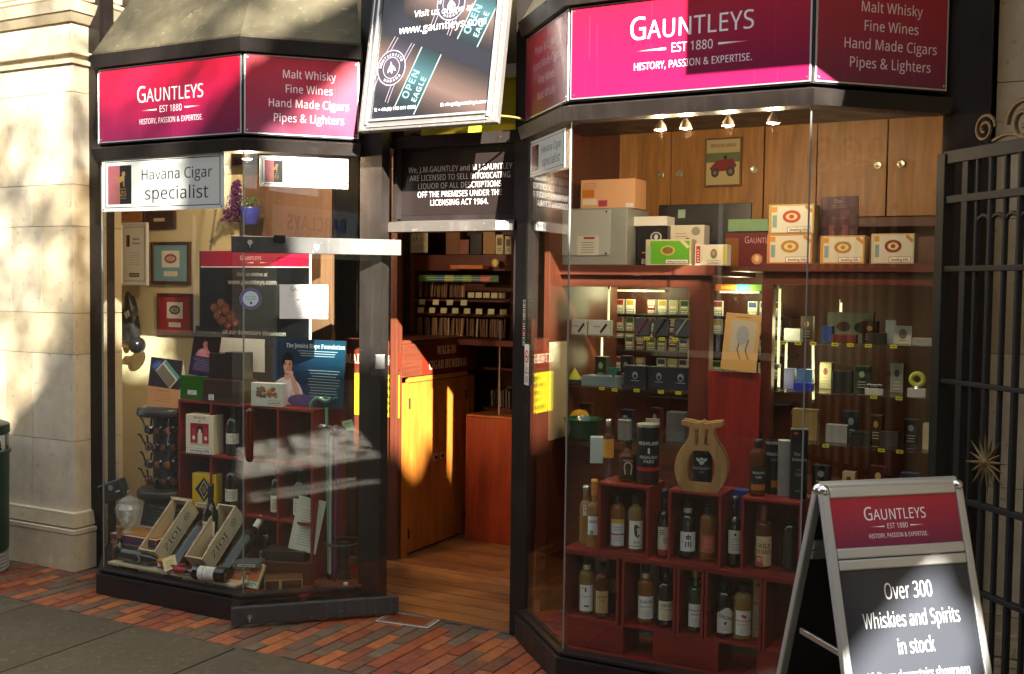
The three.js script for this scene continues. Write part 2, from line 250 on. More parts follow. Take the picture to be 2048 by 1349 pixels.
// ------------------------------------------------------------------ stone pilaster beside the shop, built of blocks
function pilaster(name, label, pts, courses, splits, top, sa = M.stone, sb = M.stone2) {
  const t = thing(name, label, 'pilaster');
  const x0 = pts[0][0], x1 = pts[1][0], zf = pts[0][1], zb = pts[2][1];
  part(t, 'core', box(+(x1 - x0 - 0.02).toFixed(3), 5.2, +(zf - zb - 0.02).toFixed(3), 0), M.mortar, [(x0 + x1) / 2, 2.6, (zf + zb) / 2]);
  for (let i = 0; i < courses.length - 1; i++) {
    const cs = [x0, ...splits[i], x1], y0 = courses[i], y1 = courses[i + 1];
    for (let k = 0; k < cs.length - 1; k++) part(t, 'stone_block', box(+(cs[k + 1] - cs[k] - 0.003).toFixed(4), +(y1 - y0 - 0.003).toFixed(4), +(zf - zb).toFixed(3), 0.0018, (i * 3 + k * 7) % 11 * 0.31), (i + k) % 3 ? sa : sb, [(cs[k] + cs[k + 1]) / 2, (y0 + y1) / 2, (zf + zb) / 2 + rr(-0.001, 0.001)]);
  }
  band(t, 'plinth_block', pts, -0.05, 0.045, 0, 0.225, sb, 0.004);
  band(t, 'plinth_moulding', pts, -0.05, 0.05, 0.226, 0.262, sa, 0.012);
  band(t, 'plinth_moulding', pts, -0.05, 0.024, 0.263, 0.33, sb, 0, -0.012);
  band(t, 'plinth_moulding', pts, -0.05, 0.022, 0.331, 0.36, sa, 0.014);
  if (top) {
    band(t, 'necking_moulding', pts, -0.05, 0.016, 3.045, 3.08, M.stone2, 0.01); band(t, 'necking_moulding', pts, -0.05, 0.028, 3.1, 3.14, M.stone, 0.02);
    band(t, 'cornice_moulding', pts, -0.05, 0.05, 3.29, 3.34, M.stone2, 0, 0.035); band(t, 'cornice_moulding', pts, -0.05, 0.085, 3.341, 3.42, M.stone, 0.02, 0.03); band(t, 'cornice_moulding', pts, -0.05, 0.06, 3.421, 3.47, M.stone2, 0.03);
    band(t, 'pedestal_block', pts, -0.05, 0.012, 3.471, 3.66, M.stone);
    band(t, 'cornice_moulding', pts, -0.05, 0.06, 3.661, 3.73, M.stone2, 0.02, 0.03);
  }
  return t;
}
pilaster('stone_pilaster', 'cream limestone pilaster with moulded plinth between green bin and shopfront', [[-7.1, -4.48], [-5.36, -4.48], [-5.36, -4.85]],
  [0, 0.78, 1.307, 1.556, 2.08, 2.33, 2.88, 3.29, 3.9, 4.6, 5.2], [[-6.3, -5.74], [-6.6, -5.98, -5.73], [-6.1], [-6.5, -5.92, -5.64], [-6.15, -5.72], [-6.4, -5.93, -5.62], [-6.2, -5.52], [-6], [-6.3], [-6]], true);
// ------------------------------------------------------------------ the shop building: walls round the rooms, with the shopfront let in
const shop = thing('shop_building', 'dark shop building with two angled display bays and central doorway', 'building');
{
  const W = (n, x0, x1, y0, y1, z0, z1, m) => part(shop, n, box(+(x1 - x0).toFixed(3), +(y1 - y0).toFixed(3), +(z1 - z0).toFixed(3), 0), m, [(x0 + x1) / 2, (y0 + y1) / 2, (z0 + z1) / 2]);
  W('upper_wall', -5.36, -0.3, 3.62, 6.4, -4.95, -4.72, M.plaster);
  W('side_wall', -5.9, -5.78, 0, 3.6, -9.6, -4.86, M.cream);
  W('side_wall', -0.3, -0.18, 0, 3.6, -9.6, -4.86, M.panelling);
  W('back_wall', -5.9, -0.18, 0, 3.6, -9.75, -9.6, M.panelling);
  W('ceiling', -5.9, -0.18, 3.5, 3.6, -9.6, -4.95, M.plaster);
  W('shop_ceiling', -5.77, -2.42, 2.84, 2.9, -9.59, -4.96, M.plaster);
  // dark joinery between pilaster, bays and doorway
  W('joinery_post', -5.358, -5.262, 0, 3.6, -4.705, -4.6, M.black);
  W('joinery_post', -3.40, -3.262, 0.0, 3.62, -4.745, -4.675, M.black);
  W('joinery_post', -2.508, -2.424, 0.0, 3.62, -4.84, -4.735, M.black);
  W('joinery_post', -0.535, -0.36, 0, 5.2, -5.3, -4.735, M.brown);
  W('transom_rail', -3.261, -2.509, 2.47, 2.53, -4.86, -4.77, M.black);
  // licence panel with its sloping sill
  W('licence_panel', -3.261, -2.509, 2.09, 2.469, -4.86, -4.82, M.black);
  part(shop, 'licence_sill', hexa([[-3.275, 2.03, -4.86], [-3.275, 2.03, -4.735], [-2.495, 2.03, -4.735], [-2.495, 2.03, -4.86]], [[-3.275, 2.098, -4.86], [-3.275, 2.078, -4.735], [-2.495, 2.078, -4.735], [-2.495, 2.098, -4.86]]), std({ color: lin(0.16, 0.14, 0.125), map: paintTone, roughness: 0.6 }));
  W('licence_frame', -3.26, -3.235, 2.1, 2.468, -4.82, -4.775, M.black); W('licence_frame', -2.535, -2.51, 2.1, 2.468, -4.82, -4.775, M.black);
  W('threshold', -3.26, -2.51, 0, 0.012, -4.80, -4.74, M.steel);
}
const licence = print(1000, 470, (g, w, h) => { fill(g, '#231c1b', 0, 0, w, h); ['We, J.M.GAUNTLEY and M.J.GAUNTLEY', 'ARE LICENSED TO SELL INTOXICATING', 'LIQUOR OF ALL DESCRIPTIONS', 'OFF THE PREMISES UNDER THE', 'LICENSING ACT 1964.'].forEach((s, i) => txt(g, s, w / 2 + 8, 150 + i * 62, 56, '#e9e9e6', { sx: [0.93, 0.9, 0.93, 0.93, 0.93][i] })); });
part(shop, 'licence_notice', sheet(0.70, 0.33, licence), licence.pg.gloss, [-2.885, 2.285, -4.8185]);
{ const bar = print(160, 90, (g, w, h) => { fill(g, '#e8ecea', 0, 0, w, h); for (let i = 0; i < 22; i++) fill(g, '#222', 30 + i * 4.4, 22, rr(1, 3.4), 50); }); part(shop, 'barcode_sticker', sheet(0.075, 0.042, bar), bar.pg.paper, [-2.575, 2.055, -4.7335]); }
// ------------------------------------------------------------------ two display bays
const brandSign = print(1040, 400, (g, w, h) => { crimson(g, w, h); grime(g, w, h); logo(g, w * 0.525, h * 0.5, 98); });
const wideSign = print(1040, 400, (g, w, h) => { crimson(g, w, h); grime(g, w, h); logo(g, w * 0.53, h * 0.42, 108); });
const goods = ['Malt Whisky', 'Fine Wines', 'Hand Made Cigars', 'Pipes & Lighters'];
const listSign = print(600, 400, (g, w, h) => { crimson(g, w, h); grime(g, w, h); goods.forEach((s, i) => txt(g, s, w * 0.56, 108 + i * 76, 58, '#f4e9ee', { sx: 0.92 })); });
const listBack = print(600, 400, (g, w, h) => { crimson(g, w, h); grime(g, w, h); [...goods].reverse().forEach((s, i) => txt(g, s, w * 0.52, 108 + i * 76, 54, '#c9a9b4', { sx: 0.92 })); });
const screw = cyl(0.0045, 0.0045, 0.002, 10).rotateX(PI / 2);
function bay(name, label, P, y, signs, roofTop, shift) {
  const t = thing(name, label, 'bay window');
  band(t, 'plinth', P, -0.06, 0.028, 0, y.base, M.black, 0.012);
  band(t, 'sill_bead', P, -0.045, 0.012, y.base + 0.0005, y.base + 0.018, M.black, 0.006);
  band(t, 'lower_beam', P, -0.06, 0.045, y.beam, y.sb, M.black, 0.028, 0.018);
  band(t, 'sign_backing', P, -0.05, 0.0, y.sb + 0.0005, y.st, M.black);
  band(t, 'upper_beam', P, -0.06, 0.05, y.st + 0.0005, y.top, M.black, 0.02, 0.02);
  band(t, 'shelf_board', P, -0.40, -0.061, y.base - 0.04, y.base - 0.002, M.redstain);
  for (let i = 0; i < 3; i++) {
    const s = onSeg(P, i, 0.5, -0.014), h = y.beam - y.base - 0.017;
    part(t, 'glass_pane', box(+(s.len - 0.012).toFixed(3), +h.toFixed(3), 0.008, 0), M.glass, [s.x, y.base + 0.0175 + h / 2, s.z], [0, s.turn, 0]);
    if (i) { const c = ring(P, -0.012)[i]; part(t, 'glass_joint', box(0.006, +h.toFixed(3), 0.008, 0.001), M.seal, [c[0], y.base + 0.018 + h / 2, c[1]]); }
    const q = onSeg(P, i, 0.5, 0.0035), sh = y.st - y.sb - 0.012;
    const trim = part(t, 'sign_panel', box(+(s.len - 0.012).toFixed(3), +sh.toFixed(3), 0.006, 0.001), M.alu, [q.x, (y.sb + y.st) / 2, q.z], [0, q.turn, 0]);
    part(trim, 'sign_print', sheet(s.len - 0.026, sh - 0.012, signs[i]), signs[i].pg.gloss, [0, 0, 0.0036]); for (const sx of [-1, 1]) for (const sy of [-1, 1]) part(trim, 'screw', screw, M.steel, [sx * (s.len / 2 - 0.022), sy * (sh / 2 - 0.018), 0.0045]);
  }
  // hipped stone-coloured lead roof behind the fascia
  const a = ring(P, 0.03), b = ring(P, -shift);
  for (let i = 0; i < 3; i++) part(t, 'roof', slope([[a[i][0], y.top - 0.004, a[i][1]], [a[i + 1][0], y.top - 0.004, a[i + 1][1]], [b[i + 1][0], roofTop, Math.max(b[i + 1][1], -4.9)], [b[i][0], roofTop, Math.max(b[i][1], -4.9)]], i), M.lead);
  // ceiling of the display
  const u = ring(P, -0.05); part(t, 'soffit', slope([[u[0][0], y.sb + 0.03, -5.3], [u[0][0], y.sb + 0.03, u[0][1]], [u[1][0], y.sb + 0.03, u[1][1]], [u[2][0], y.sb + 0.03, u[2][1]], [u[3][0], y.sb + 0.03, u[3][1]], [u[3][0], y.sb + 0.03, -5.3]], 3), M.brown);
  return t;
}
M.lead = std({ color: lin(0.42, 0.41, 0.31), roughness: 0.75, map: slabTex, bumpMap: stoneBump, bumpScale: 0.003 });
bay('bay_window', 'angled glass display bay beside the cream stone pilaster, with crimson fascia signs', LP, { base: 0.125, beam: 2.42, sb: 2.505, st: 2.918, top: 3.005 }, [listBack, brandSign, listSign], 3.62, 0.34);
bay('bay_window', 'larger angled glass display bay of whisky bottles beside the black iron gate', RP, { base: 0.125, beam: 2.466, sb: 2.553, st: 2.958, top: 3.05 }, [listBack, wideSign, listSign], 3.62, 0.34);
// ------------------------------------------------------------------ door, standing open against the first bay
{
  const fx = -3.772, fz = -4.105, hx = -3.165, hz = -4.712, t = thing('glass_door', 'frameless glass door standing open with dark rails and wooden pull handle', 'door', [(fx + hx) / 2, 0, (fz + hz) / 2], Math.atan2(fz - hz, hx - fx));
  const L = Math.hypot(hx - fx, hz - fz), rail = std({ color: lin(0.17, 0.168, 0.165), roughness: 0.5, map: paintTone, metalness: 0.25 });
  part(t, 'top_rail', box(+L.toFixed(3), 0.082, 0.036, 0.003), rail, [0, 1.945, 0]);
  part(t, 'bottom_rail', box(+L.toFixed(3), 0.088, 0.036, 0.003), rail, [0, 0.062, 0]);
  part(t, 'glass_pane', box(+(L - 0.01).toFixed(3), 1.797, 0.01, 0), M.glass, [0, 1.005, 0]);
  const x = -L / 2;
  part(t, 'pull_handle', move(new THREE.CapsuleGeometry(0.019, 0.235, 6, 14), 0, 0, 0), wood(lin(0.14, 0.03, 0.015), false, 0.25), [x + 0.088, 0.99, 0.05]);
  for (const y of [0.9, 1.08]) part(t, 'handle_fixing', cyl(0.008, 0.008, 0.05, 10).rotateX(PI / 2), M.steel, [x + 0.088, y, 0.025]);
  const key = (px, py) => { const k = part(t, 'lock_cylinder', cyl(0.013, 0.013, 0.012, 16).rotateX(PI / 2), M.chrome, [px, py, 0.022]); part(k, 'key_slot', box(0.01, 0.03, 0.01, 0.003), M.chrome, [0, -0.014, 0]); };
  key(x + 0.09, 1.955); key(x + 0.09, 0.058);
  part(t, 'shield_badge', new THREE.ExtrudeGeometry(new THREE.Shape([[-0.012, 0.014], [-0.012, -0.004], [0, -0.02], [0.012, -0.004], [0.012, 0.014]].map((p) => new THREE.Vector2(...p))), { depth: 0.004, bevelEnabled: false }), M.white, [x + 0.42, 1.938, 0.0185]);
  part(t, 'door_stop', box(0.058, 0.035, 0.03, 0.003), M.blackgloss, [x + 0.235, 1.977, 0.012]);
  part(t, 'lock_box', box(0.05, 0.075, 0.03, 0.003), M.steel, [L / 2 - 0.11, 1.35, 0.021]);
  // notices stuck on the glass
  const hours = print(420, 300, (g, w, h) => { fill(g, '#f3f3ef', 0, 0, w, h); smallCaps(g, 92, 58, 44, '#444', 0.82); lines(g, '#aaa', 110, 74, 200, 1, 10); lines(g, '#bbb', 60, 92, 300, 2, 9, 2); txt(g, 'We are Open', w / 2, 140, 20, '#333', { bold: 1 }); txt(g, 'Opening Times', w / 2, 170, 12, '#666'); for (let i = 0; i < 7; i++) { txt(g, ['Monday', 'Tuesday', 'Wednesday', 'Thursday', 'Friday', 'Saturday', 'Sunday'][i], w * 0.42, 186 + i * 13, 10, '#777'); txt(g, i < 6 ? '9.30 - 5.30' : 'Closed', w * 0.62, 186 + i * 13, 10, '#777'); } lines(g, '#bbb', 110, 284, 200, 1, 9, 2); });
  const seal = print(220, 220, (g, w, h) => { fill(g, '#fff', 0, 0, w, h); oval(g, '#3c2a63', 110, 110, 108, 108); oval(g, '#c3dbe2', 110, 110, 80, 80); for (let i = 0; i < 40; i++) { const a = i / 40 * 2 * PI; oval(g, '#b9a9d6', 110 + 95 * Math.cos(a), 110 + 95 * Math.sin(a), 4, 6, a); } txt(g, 'WHAT WINE', 110, 98, 20, '#666'); txt(g, 'Guide 2005', 110, 122, 20, '#666'); oval(g, '#b23a3a', 112, 150, 10, 14); fill(g, '#333', 104, 152, 20, 14); });
  const inv = (u) => u;
  tag(part(scene, numbered('opening_hours_notice'), sheet(0.243, 0.174, hours), hours.pg.paper, [-3.512, 1.66, -4.352], [0, PI / 4, 0]), 'white opening hours sheet taped on the glass door', 'notice');
  tag(part(scene, numbered('round_sticker'), onPage(new THREE.CircleGeometry(0.054, 40), seal), seal.pg.paper, [-3.6985, 1.673, -4.1655], [0, PI / 4, 0]), 'round purple and pale blue sticker on the glass door', 'sticker');
}
// ------------------------------------------------------------------ top-hung fanlight with poster, swung outwards over the doorway
{
  const t = thing('fanlight_poster_frame', 'tilted grey framed cigar poster hanging open above the doorway', 'poster frame', [-2.875, 2.52, -4.5]);
  const tilt = -0.175, fr = std({ color: lin(0.26, 0.235, 0.22), roughness: 0.5, map: paintTone }), H = 0.98, Wd = 0.8;
  const inner = new THREE.Group(); t.rotation.x = 0;
  const P = (n, g, m, x, y, z, par = t) => { const v = new V3(x, y, z).applyAxisAngle(new V3(1, 0, 0), tilt); return part(par, n, g, m, v.toArray(), [tilt, 0, 0]); };
  for (const s of [-1, 1]) { const st = P('frame_stile', box(0.062, H, 0.04, 0.004), fr, s * (Wd / 2 - 0.031), H / 2, 0); part(st, 'frame_bead', box(0.012, H - 0.06, 0.012, 0.002), M.alu, [-s * 0.018, 0, 0.024]); part(st, 'frame_bead', box(0.007, H - 0.02, 0.008, 0.002), M.alu, [s * 0.012, 0, 0.022]); }
  for (const y of [0.031, H - 0.031]) { const st = P('frame_rail', box(Wd - 0.124, 0.062, 0.04, 0.004), fr, 0, y, 0); part(st, 'frame_bead', box(Wd - 0.126, 0.012, 0.012, 0.002), M.alu, [0, y < 0.1 ? 0.02 : -0.02, 0.024]); part(st, 'frame_bead', box(Wd - 0.1, 0.007, 0.008, 0.002), M.alu, [0, y < 0.1 ? -0.012 : 0.012, 0.022]); }
  const pos = print(700, 880, (g, w, h) => {
    fill(g, '#131219', 0, 0, w, h); // photographic print of two banded cigars
    const cigar = (x, y, rot, len, r, band) => {
      g.save(); g.translate(x, y); g.rotate(rot);
      const k = g.createLinearGradient(0, -r, 0, r); k.addColorStop(0, '#15110f'); k.addColorStop(0.3, '#43342f'); k.addColorStop(0.5, '#52413b'); k.addColorStop(0.8, '#2a201e'); k.addColorStop(1, '#0e0b0b');
      g.fillStyle = k; g.beginPath(); g.ellipse(0, 0, r * 0.7, r, 0, PI / 2, 1.5 * PI); g.lineTo(len, -r); g.lineTo(len, r); g.fill();
      for (let i = 0; i < 110; i++) { g.globalAlpha = 0.16; g.save(); g.translate(rr(-r * 0.4, len), rr(-r * 0.95, r * 0.95)); g.rotate(rr(-0.2, 0.35)); fill(g, pick(['#1a1312', '#6a564c', '#2e2421']), 0, 0, rr(40, 150), rr(1, 3)); g.restore(); } g.globalAlpha = 1;
      const kb = g.createLinearGradient(0, -r, 0, r); kb.addColorStop(0, '#17131a'); kb.addColorStop(0.45, '#453d4a'); kb.addColorStop(1, '#100d12'); g.fillStyle = kb; g.fillRect(band, -r * 1.01, 150, r * 2.02);
      g.strokeStyle = '#7d757f'; g.lineWidth = 4; for (const q of [6, 26, 124, 142]) { g.beginPath(); g.moveTo(band + q, -r); g.quadraticCurveTo(band + q - 22, 0, band + q, r); g.stroke(); }
      const kt = g.createLinearGradient(0, -r, 0, r); kt.addColorStop(0, '#0d1a1d'); kt.addColorStop(0.4, '#2c4a50'); kt.addColorStop(1, '#0a1416'); g.fillStyle = kt; g.fillRect(band + 190, -r * 1.01, 140, r * 2.02); g.fillStyle = '#6f8083'; for (const q of [190, 322]) g.fillRect(band + q, -r, 7, 2 * r);
      txt(g, 'OPEN', band + 248, 30, 60, '#5f7d82', { bold: 1, rot: -PI / 2 }); txt(g, 'EAGLE', band + 304, 40, 46, '#6f888b', { bold: 1, rot: -PI / 2 });
      g.restore();
    };
    cigar(250, 225, 0.42, 740, 150, 130); cigar(-40, 560, 0.40, 860, 165, 80);
    const medal = (x, y, s) => { g.save(); g.translate(x, y); g.rotate(-0.2); oval(g, '#84808a', 0, 0, 84 * s, 92 * s); oval(g, '#2c2730', 0, 0, 78 * s, 86 * s); oval(g, '#84808a', 0, 0, 50 * s, 56 * s); oval(g, '#332c36', 0, 0, 46 * s, 52 * s); g.fillStyle = '#aaa5b0'; g.font = 'bold ' + 20 * s + 'px sans-serif'; g.textAlign = 'center'; [...'MONTECRISTO'].forEach((ch, i) => { g.save(); g.rotate((i - 5) * 0.24); g.fillText(ch, 0, -60 * s); g.restore(); }); [...'HABANA'].forEach((ch, i) => { g.save(); g.rotate(-(i - 2.5) * 0.27); g.fillText(ch, 0, 74 * s); g.restore(); }); oval(g, '#aaa5b0', 0, 0, 6 * s, 32 * s); oval(g, '#aaa5b0', -13 * s, 4 * s, 6 * s, 20 * s, 0.5); oval(g, '#aaa5b0', 13 * s, 4 * s, 6 * s, 20 * s, -0.5); fill(g, '#aaa5b0', -20 * s, 10 * s, 40 * s, 4 * s); g.restore(); };
    medal(425, 300, 1.0); medal(100, 610, 1.05);
    txt(g, 'Visit us online at', 385, 350, 48, '#eee'); txt(g, 'www.gauntleys.com', 385, 432, 58, '#eee');
    txt(g, 'T: + 44 (0) 115 911 0555', 150, 838, 24, '#eee', { bold: 1 }); txt(g, 'E: shop@gauntleys.com', 560, 838, 24, '#eee', { bold: 1 });
  });
  P('poster', sheet(Wd - 0.122, H - 0.122, pos), pos.pg.gloss, 0, H / 2, 0.012);
  P('backing_board', box(Wd - 0.122, H - 0.122, 0.012, 0), M.offblack, 0, H / 2, 0.0);
  const stay = thing('casement_stay', 'brass casement stay under the corner of tilted poster frame', 'window stay', [-2.49, 2.56, -4.52]);
  part(stay, 'stay_arm', tube([[0, 0, 0], [0.04, 0.004, -0.12], [0.03, 0, -0.27]], 0.006, 12), M.gold); part(stay, 'stay_knob', new THREE.SphereGeometry(0.014, 12, 8), M.gold);
}
// yellow notice board inside the fanlight
single('yellow_board', 'bright yellow board inside the fanlight behind tilted poster frame', 'notice board', box(0.72, 0.3, 0.02), M.yellow, [-2.88, 2.69, -5.02]);
// ------------------------------------------------------------------ street things
{ // green litter bin at the pilaster
  const t = thing('litter_bin', 'dark green round litter bin with grey ribbed base beside stone pilaster', 'litter bin', [-5.865, 0, -4.12]);
  const green = std({ color: lin(0.004, 0.075, 0.045), roughness: 0.4, map: paintTone });
  part(t, 'base', lathe([[0.215, 0], [0.225, 0.02], [0.225, 0.12], [0.23, 0.125], [0, 0.126]], 36), flat(lin(0.32, 0.34, 0.34), 0.6));
  for (let i = 0; i < 5; i++) part(t, 'base_rib', new THREE.TorusGeometry(0.226, 0.0045, 6, 40).rotateX(PI / 2), flat(lin(0.36, 0.38, 0.38), 0.6), [0, 0.022 + i * 0.022, 0]);
  part(t, 'body', lathe([[0.222, 0.127], [0.23, 0.14], [0.236, 0.72], [0.232, 0.725]], 40), green);
  part(t, 'rim', lathe([[0.2, 0.715], [0.244, 0.716], [0.247, 0.725], [0.244, 0.735], [0.2, 0.736]], 40), green);
  for (let i = 0; i < 4; i++) part(t, 'hood_pillar', new THREE.CylinderGeometry(0.234, 0.234, 0.1, 8, 1, false, i * PI / 2 + 0.95, 0.42), green, [0, 0.785, 0]);
  part(t, 'liner', cyl(0.19, 0.19, 0.06, 30), M.blackgloss, [0, 0.75, 0]);
  part(t, 'hood', lathe([[0.0, 0.83], [0.236, 0.832], [0.24, 0.84], [0.24, 0.885], [0.234, 0.892], [0.2, 0.906], [0.1, 0.925], [0, 0.93]], 40), green);
}
{ // unseen wall and lintel past the gate, added to darken the gate corner
  const t = thing('added_shade_wall', 'added unseen stone wall darkening the corner by the iron gate', 'wall'); part(t, 'wall_face', box(0.45, 4.4, 1.6, 0.004), M.stone2, [0.6, 2.2, -4.0]); part(t, 'coping', box(0.6, 0.12, 1.7, 0.01), M.stone, [0.6, 4.46, -4.0]); part(t, 'added_lintel', box(0.95, 0.5, 0.9, 0.006), M.stone, [-0.12, 4.0, -4.36]);
}
{ // black iron gate with gilded scrolls
  const t = thing('iron_gate', 'black wrought iron gate with gilt scrolls standing ajar beside the bay', 'gate', [-0.50, 0, -4.57], -Math.atan2(0.72, 0.69));
  const bar = (x, y0, y1, r = 0.011) => part(t, 'bar', cyl(r, r, y1 - y0, 8), M.iron, [x, (y0 + y1) / 2, 0]);
  const rail = (y, h = 0.03) => part(t, 'rail', box(1.0, h, 0.032, 0.003), M.iron, [0.5, y, 0]);
  part(t, 'hanging_stile', box(0.05, 2.27, 0.05, 0.004), M.iron, [0.0, 1.155, 0]);
  part(t, 'hanging_stile', box(0.035, 2.2, 0.03, 0.004), M.iron, [0.13, 1.15, 0]);
  rail(2.275, 0.05); rail(2.11); rail(1.84, 0.022); rail(0.95, 0.022); rail(0.2, 0.04); rail(0.62, 0.02); rail(1.4, 0.018);
  for (let i = 0; i < 11; i++) {
    const x = 0.19 + i * 0.075; bar(x, 0.2, 2.25, i % 2 ? 0.014 : 0.011);
    if (i < 10) { part(t, 'arch', new THREE.TorusGeometry(0.0375, 0.009, 6, 16, PI), M.iron, [x + 0.0375, 2.0, 0]); }
  }
  const sc = (x, s, f) => { const g = part(t, 'gilt_scroll', tube([...Array(26)].map((_, i) => { const a = i / 25 * 3.6 * PI, r = (0.075 - 0.062 * i / 25) * s; return [f * (Math.cos(a) * r), Math.sin(a) * r, 0]; }), 0.009 * s, 60, 6), M.gilt, [x, 2.36, 0]); return g; };
  sc(0.215, 0.75, 1); sc(0.42, 1.15, -1); sc(0.62, 1.5, 1); sc(0.84, 1.2, -1);
  part(t, 'gilt_scroll', tube([[0.26, 2.31, 0], [0.33, 2.325, 0], [0.42, 2.31, 0]], 0.008, 12), M.gilt);
  const rose = part(t, 'gilt_sunburst', new THREE.SphereGeometry(0.022, 14, 10), M.gilt, [0.31, 1.12, 0.02]);
  for (let i = 0; i < 16; i++) { const a = i / 16 * 2 * PI, l = i % 2 ? 0.085 : 0.11; part(rose, 'gilt_ray', new THREE.ConeGeometry(0.011, l, 5).translate(0, l / 2 + 0.012, 0), M.gilt, [0, 0, 0.004], [0, 0, a + 0.1]); }
}
pilaster('stone_pilaster', 'stone pier standing behind the black iron gate', [[-0.345, -4.82], [1.2, -4.82], [1.2, -5.2]], [0, 0.42, 0.95, 1.5, 2.05, 2.6, 3.1, 3.7, 4.4, 5.2], [[0.4], [0.1, 0.7], [0.4], [0.1], [0.5], [0.2], [0.5], [0.1], [0.4]], false);
{ // hanging sign board over the pavement, out of the picture above the second bay: casts the square shadow on its fascia
  const t = thing('hanging_sign', 'large dark sign board hung over the pavement before the second bay', 'sign', [0.1, 3.265, -3.5]);
  part(t, 'board', box(1.42, 0.8, 0.05, 0.004), M.brown, [0, 0.4, 0]); for (const x of [-0.6, 0.6]) part(t, 'bracket', box(0.03, 0.03, 1.25, 0.003), M.iron, [x, 0.82, -0.6]);
}
{ // pavement A-board
  const ax = new V3(0.72, 0, -0.69), t = thing('a_board', 'grey aluminium A-board sign standing before the whisky display bay', 'sign', [-0.545, 0, -3.655], Math.atan2(0.69, 0.72));
  const Hh = 1.12, Wd = 0.53, sp = 0.33, an = Math.atan2(sp, Hh), Ls = Hh / Math.cos(an);
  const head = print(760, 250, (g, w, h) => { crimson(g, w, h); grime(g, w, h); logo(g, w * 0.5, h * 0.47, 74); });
  const face = print(700, 900, (g, w, h) => { fill(g, '#2e323b', 0, 0, w, h); txt(g, 'Over 300', w * 0.51, 100, 74, '#f2f2f2', { sx: 0.88 }); txt(g, 'Whiskies and Spirits', w * 0.51, 192, 70, '#f2f2f2', { sx: 0.84 }); txt(g, 'in stock', w * 0.51, 282, 70, '#f2f2f2', { sx: 0.84 }); txt(g, 'Visit our downstairs showroom', w * 0.51, 368, 48, '#f2f2f2', { sx: 0.82 }); });
  for (const s of [1, -1]) {
    const leaf = new THREE.Group(); leaf.name = s > 0 ? 'front_leaf' : 'rear_leaf'; leaf.position.set(0, Hh, s * 0.012); leaf.rotation.set(-s * an, s > 0 ? 0 : 0, 0); t.add(leaf);
    if (s < 0) { leaf.rotation.set(an, 0, 0); }
    const f = s;
    const fr = (n, w, h, x, y) => part(leaf, n, box(w, h, 0.026, 0.006), M.alu, [x, y, f * 0.0]);
    fr('side_rail', 0.03, Ls, -Wd / 2 + 0.015, -Ls / 2); fr('side_rail', 0.03, Ls, Wd / 2 - 0.015, -Ls / 2);
    const yb = [-0.017, -0.207, -0.243, -Ls + 0.06];
    yb.forEach((y) => fr('cross_rail', Wd - 0.06, 0.034, 0, y));
    part(leaf, 'header_panel', box(Wd - 0.058, 0.16, 0.008, 0), M.offblack, [0, -0.112, 0]);
    part(leaf, 'poster_panel', box(Wd - 0.058, Ls - 0.333, 0.008, 0), M.offblack, [0, -0.26 - (Ls - 0.333) / 2, 0]);
    if (s > 0) {
      part(leaf, 'header_print', sheet(Wd - 0.06, 0.157, head), head.pg.gloss, [0, -0.112, 0.0052]);
      part(leaf, 'poster_print', sheet(Wd - 0.06, Ls - 0.338, face), face.pg.gloss, [0, -0.26 - (Ls - 0.333) / 2, 0.0052]);
    }
    for (const x of [-1, 1]) part(leaf, 'corner_cap', new THREE.SphereGeometry(0.02, 14, 10), M.chrome, [x * (Wd / 2 - 0.016), -0.008, 0.002]);
  }
  part(t, 'top_roll', cyl(0.017, 0.017, Wd - 0.03, 16).rotateZ(PI / 2), M.alu, [0, Hh + 0.004, 0]);
  for (const x of [-1, 1]) part(t, 'spreader_bar', box(0.012, 0.02, 0.24, 0.002), M.steel, [x * (Wd / 2 - 0.03), 0.62, 0]);
}
{ // thin stone-coloured mat at the threshold
  const m = print(180, 120, (g, w, h) => { fill(g, '#8d7f70', 0, 0, w, h); fill(g, '#8a4a26', 18, 14, w - 36, h - 28); lines(g, '#5b5148', 30, 24, 120, 8, 10, 3); });
  const t = thing('floor_leaflet', 'glossy leaflet lying on the bricks at the door rail', 'leaflet', [-3.065, 0.0035, -4.665], 0.12); part(t, 'sheet', box(0.3, 0.003, 0.17, 0), M.paper); part(t, 'print', sheet(0.29, 0.16, m), m.pg.gloss, [0, 0.0022, 0], [-PI / 2, 0, 0]);
}
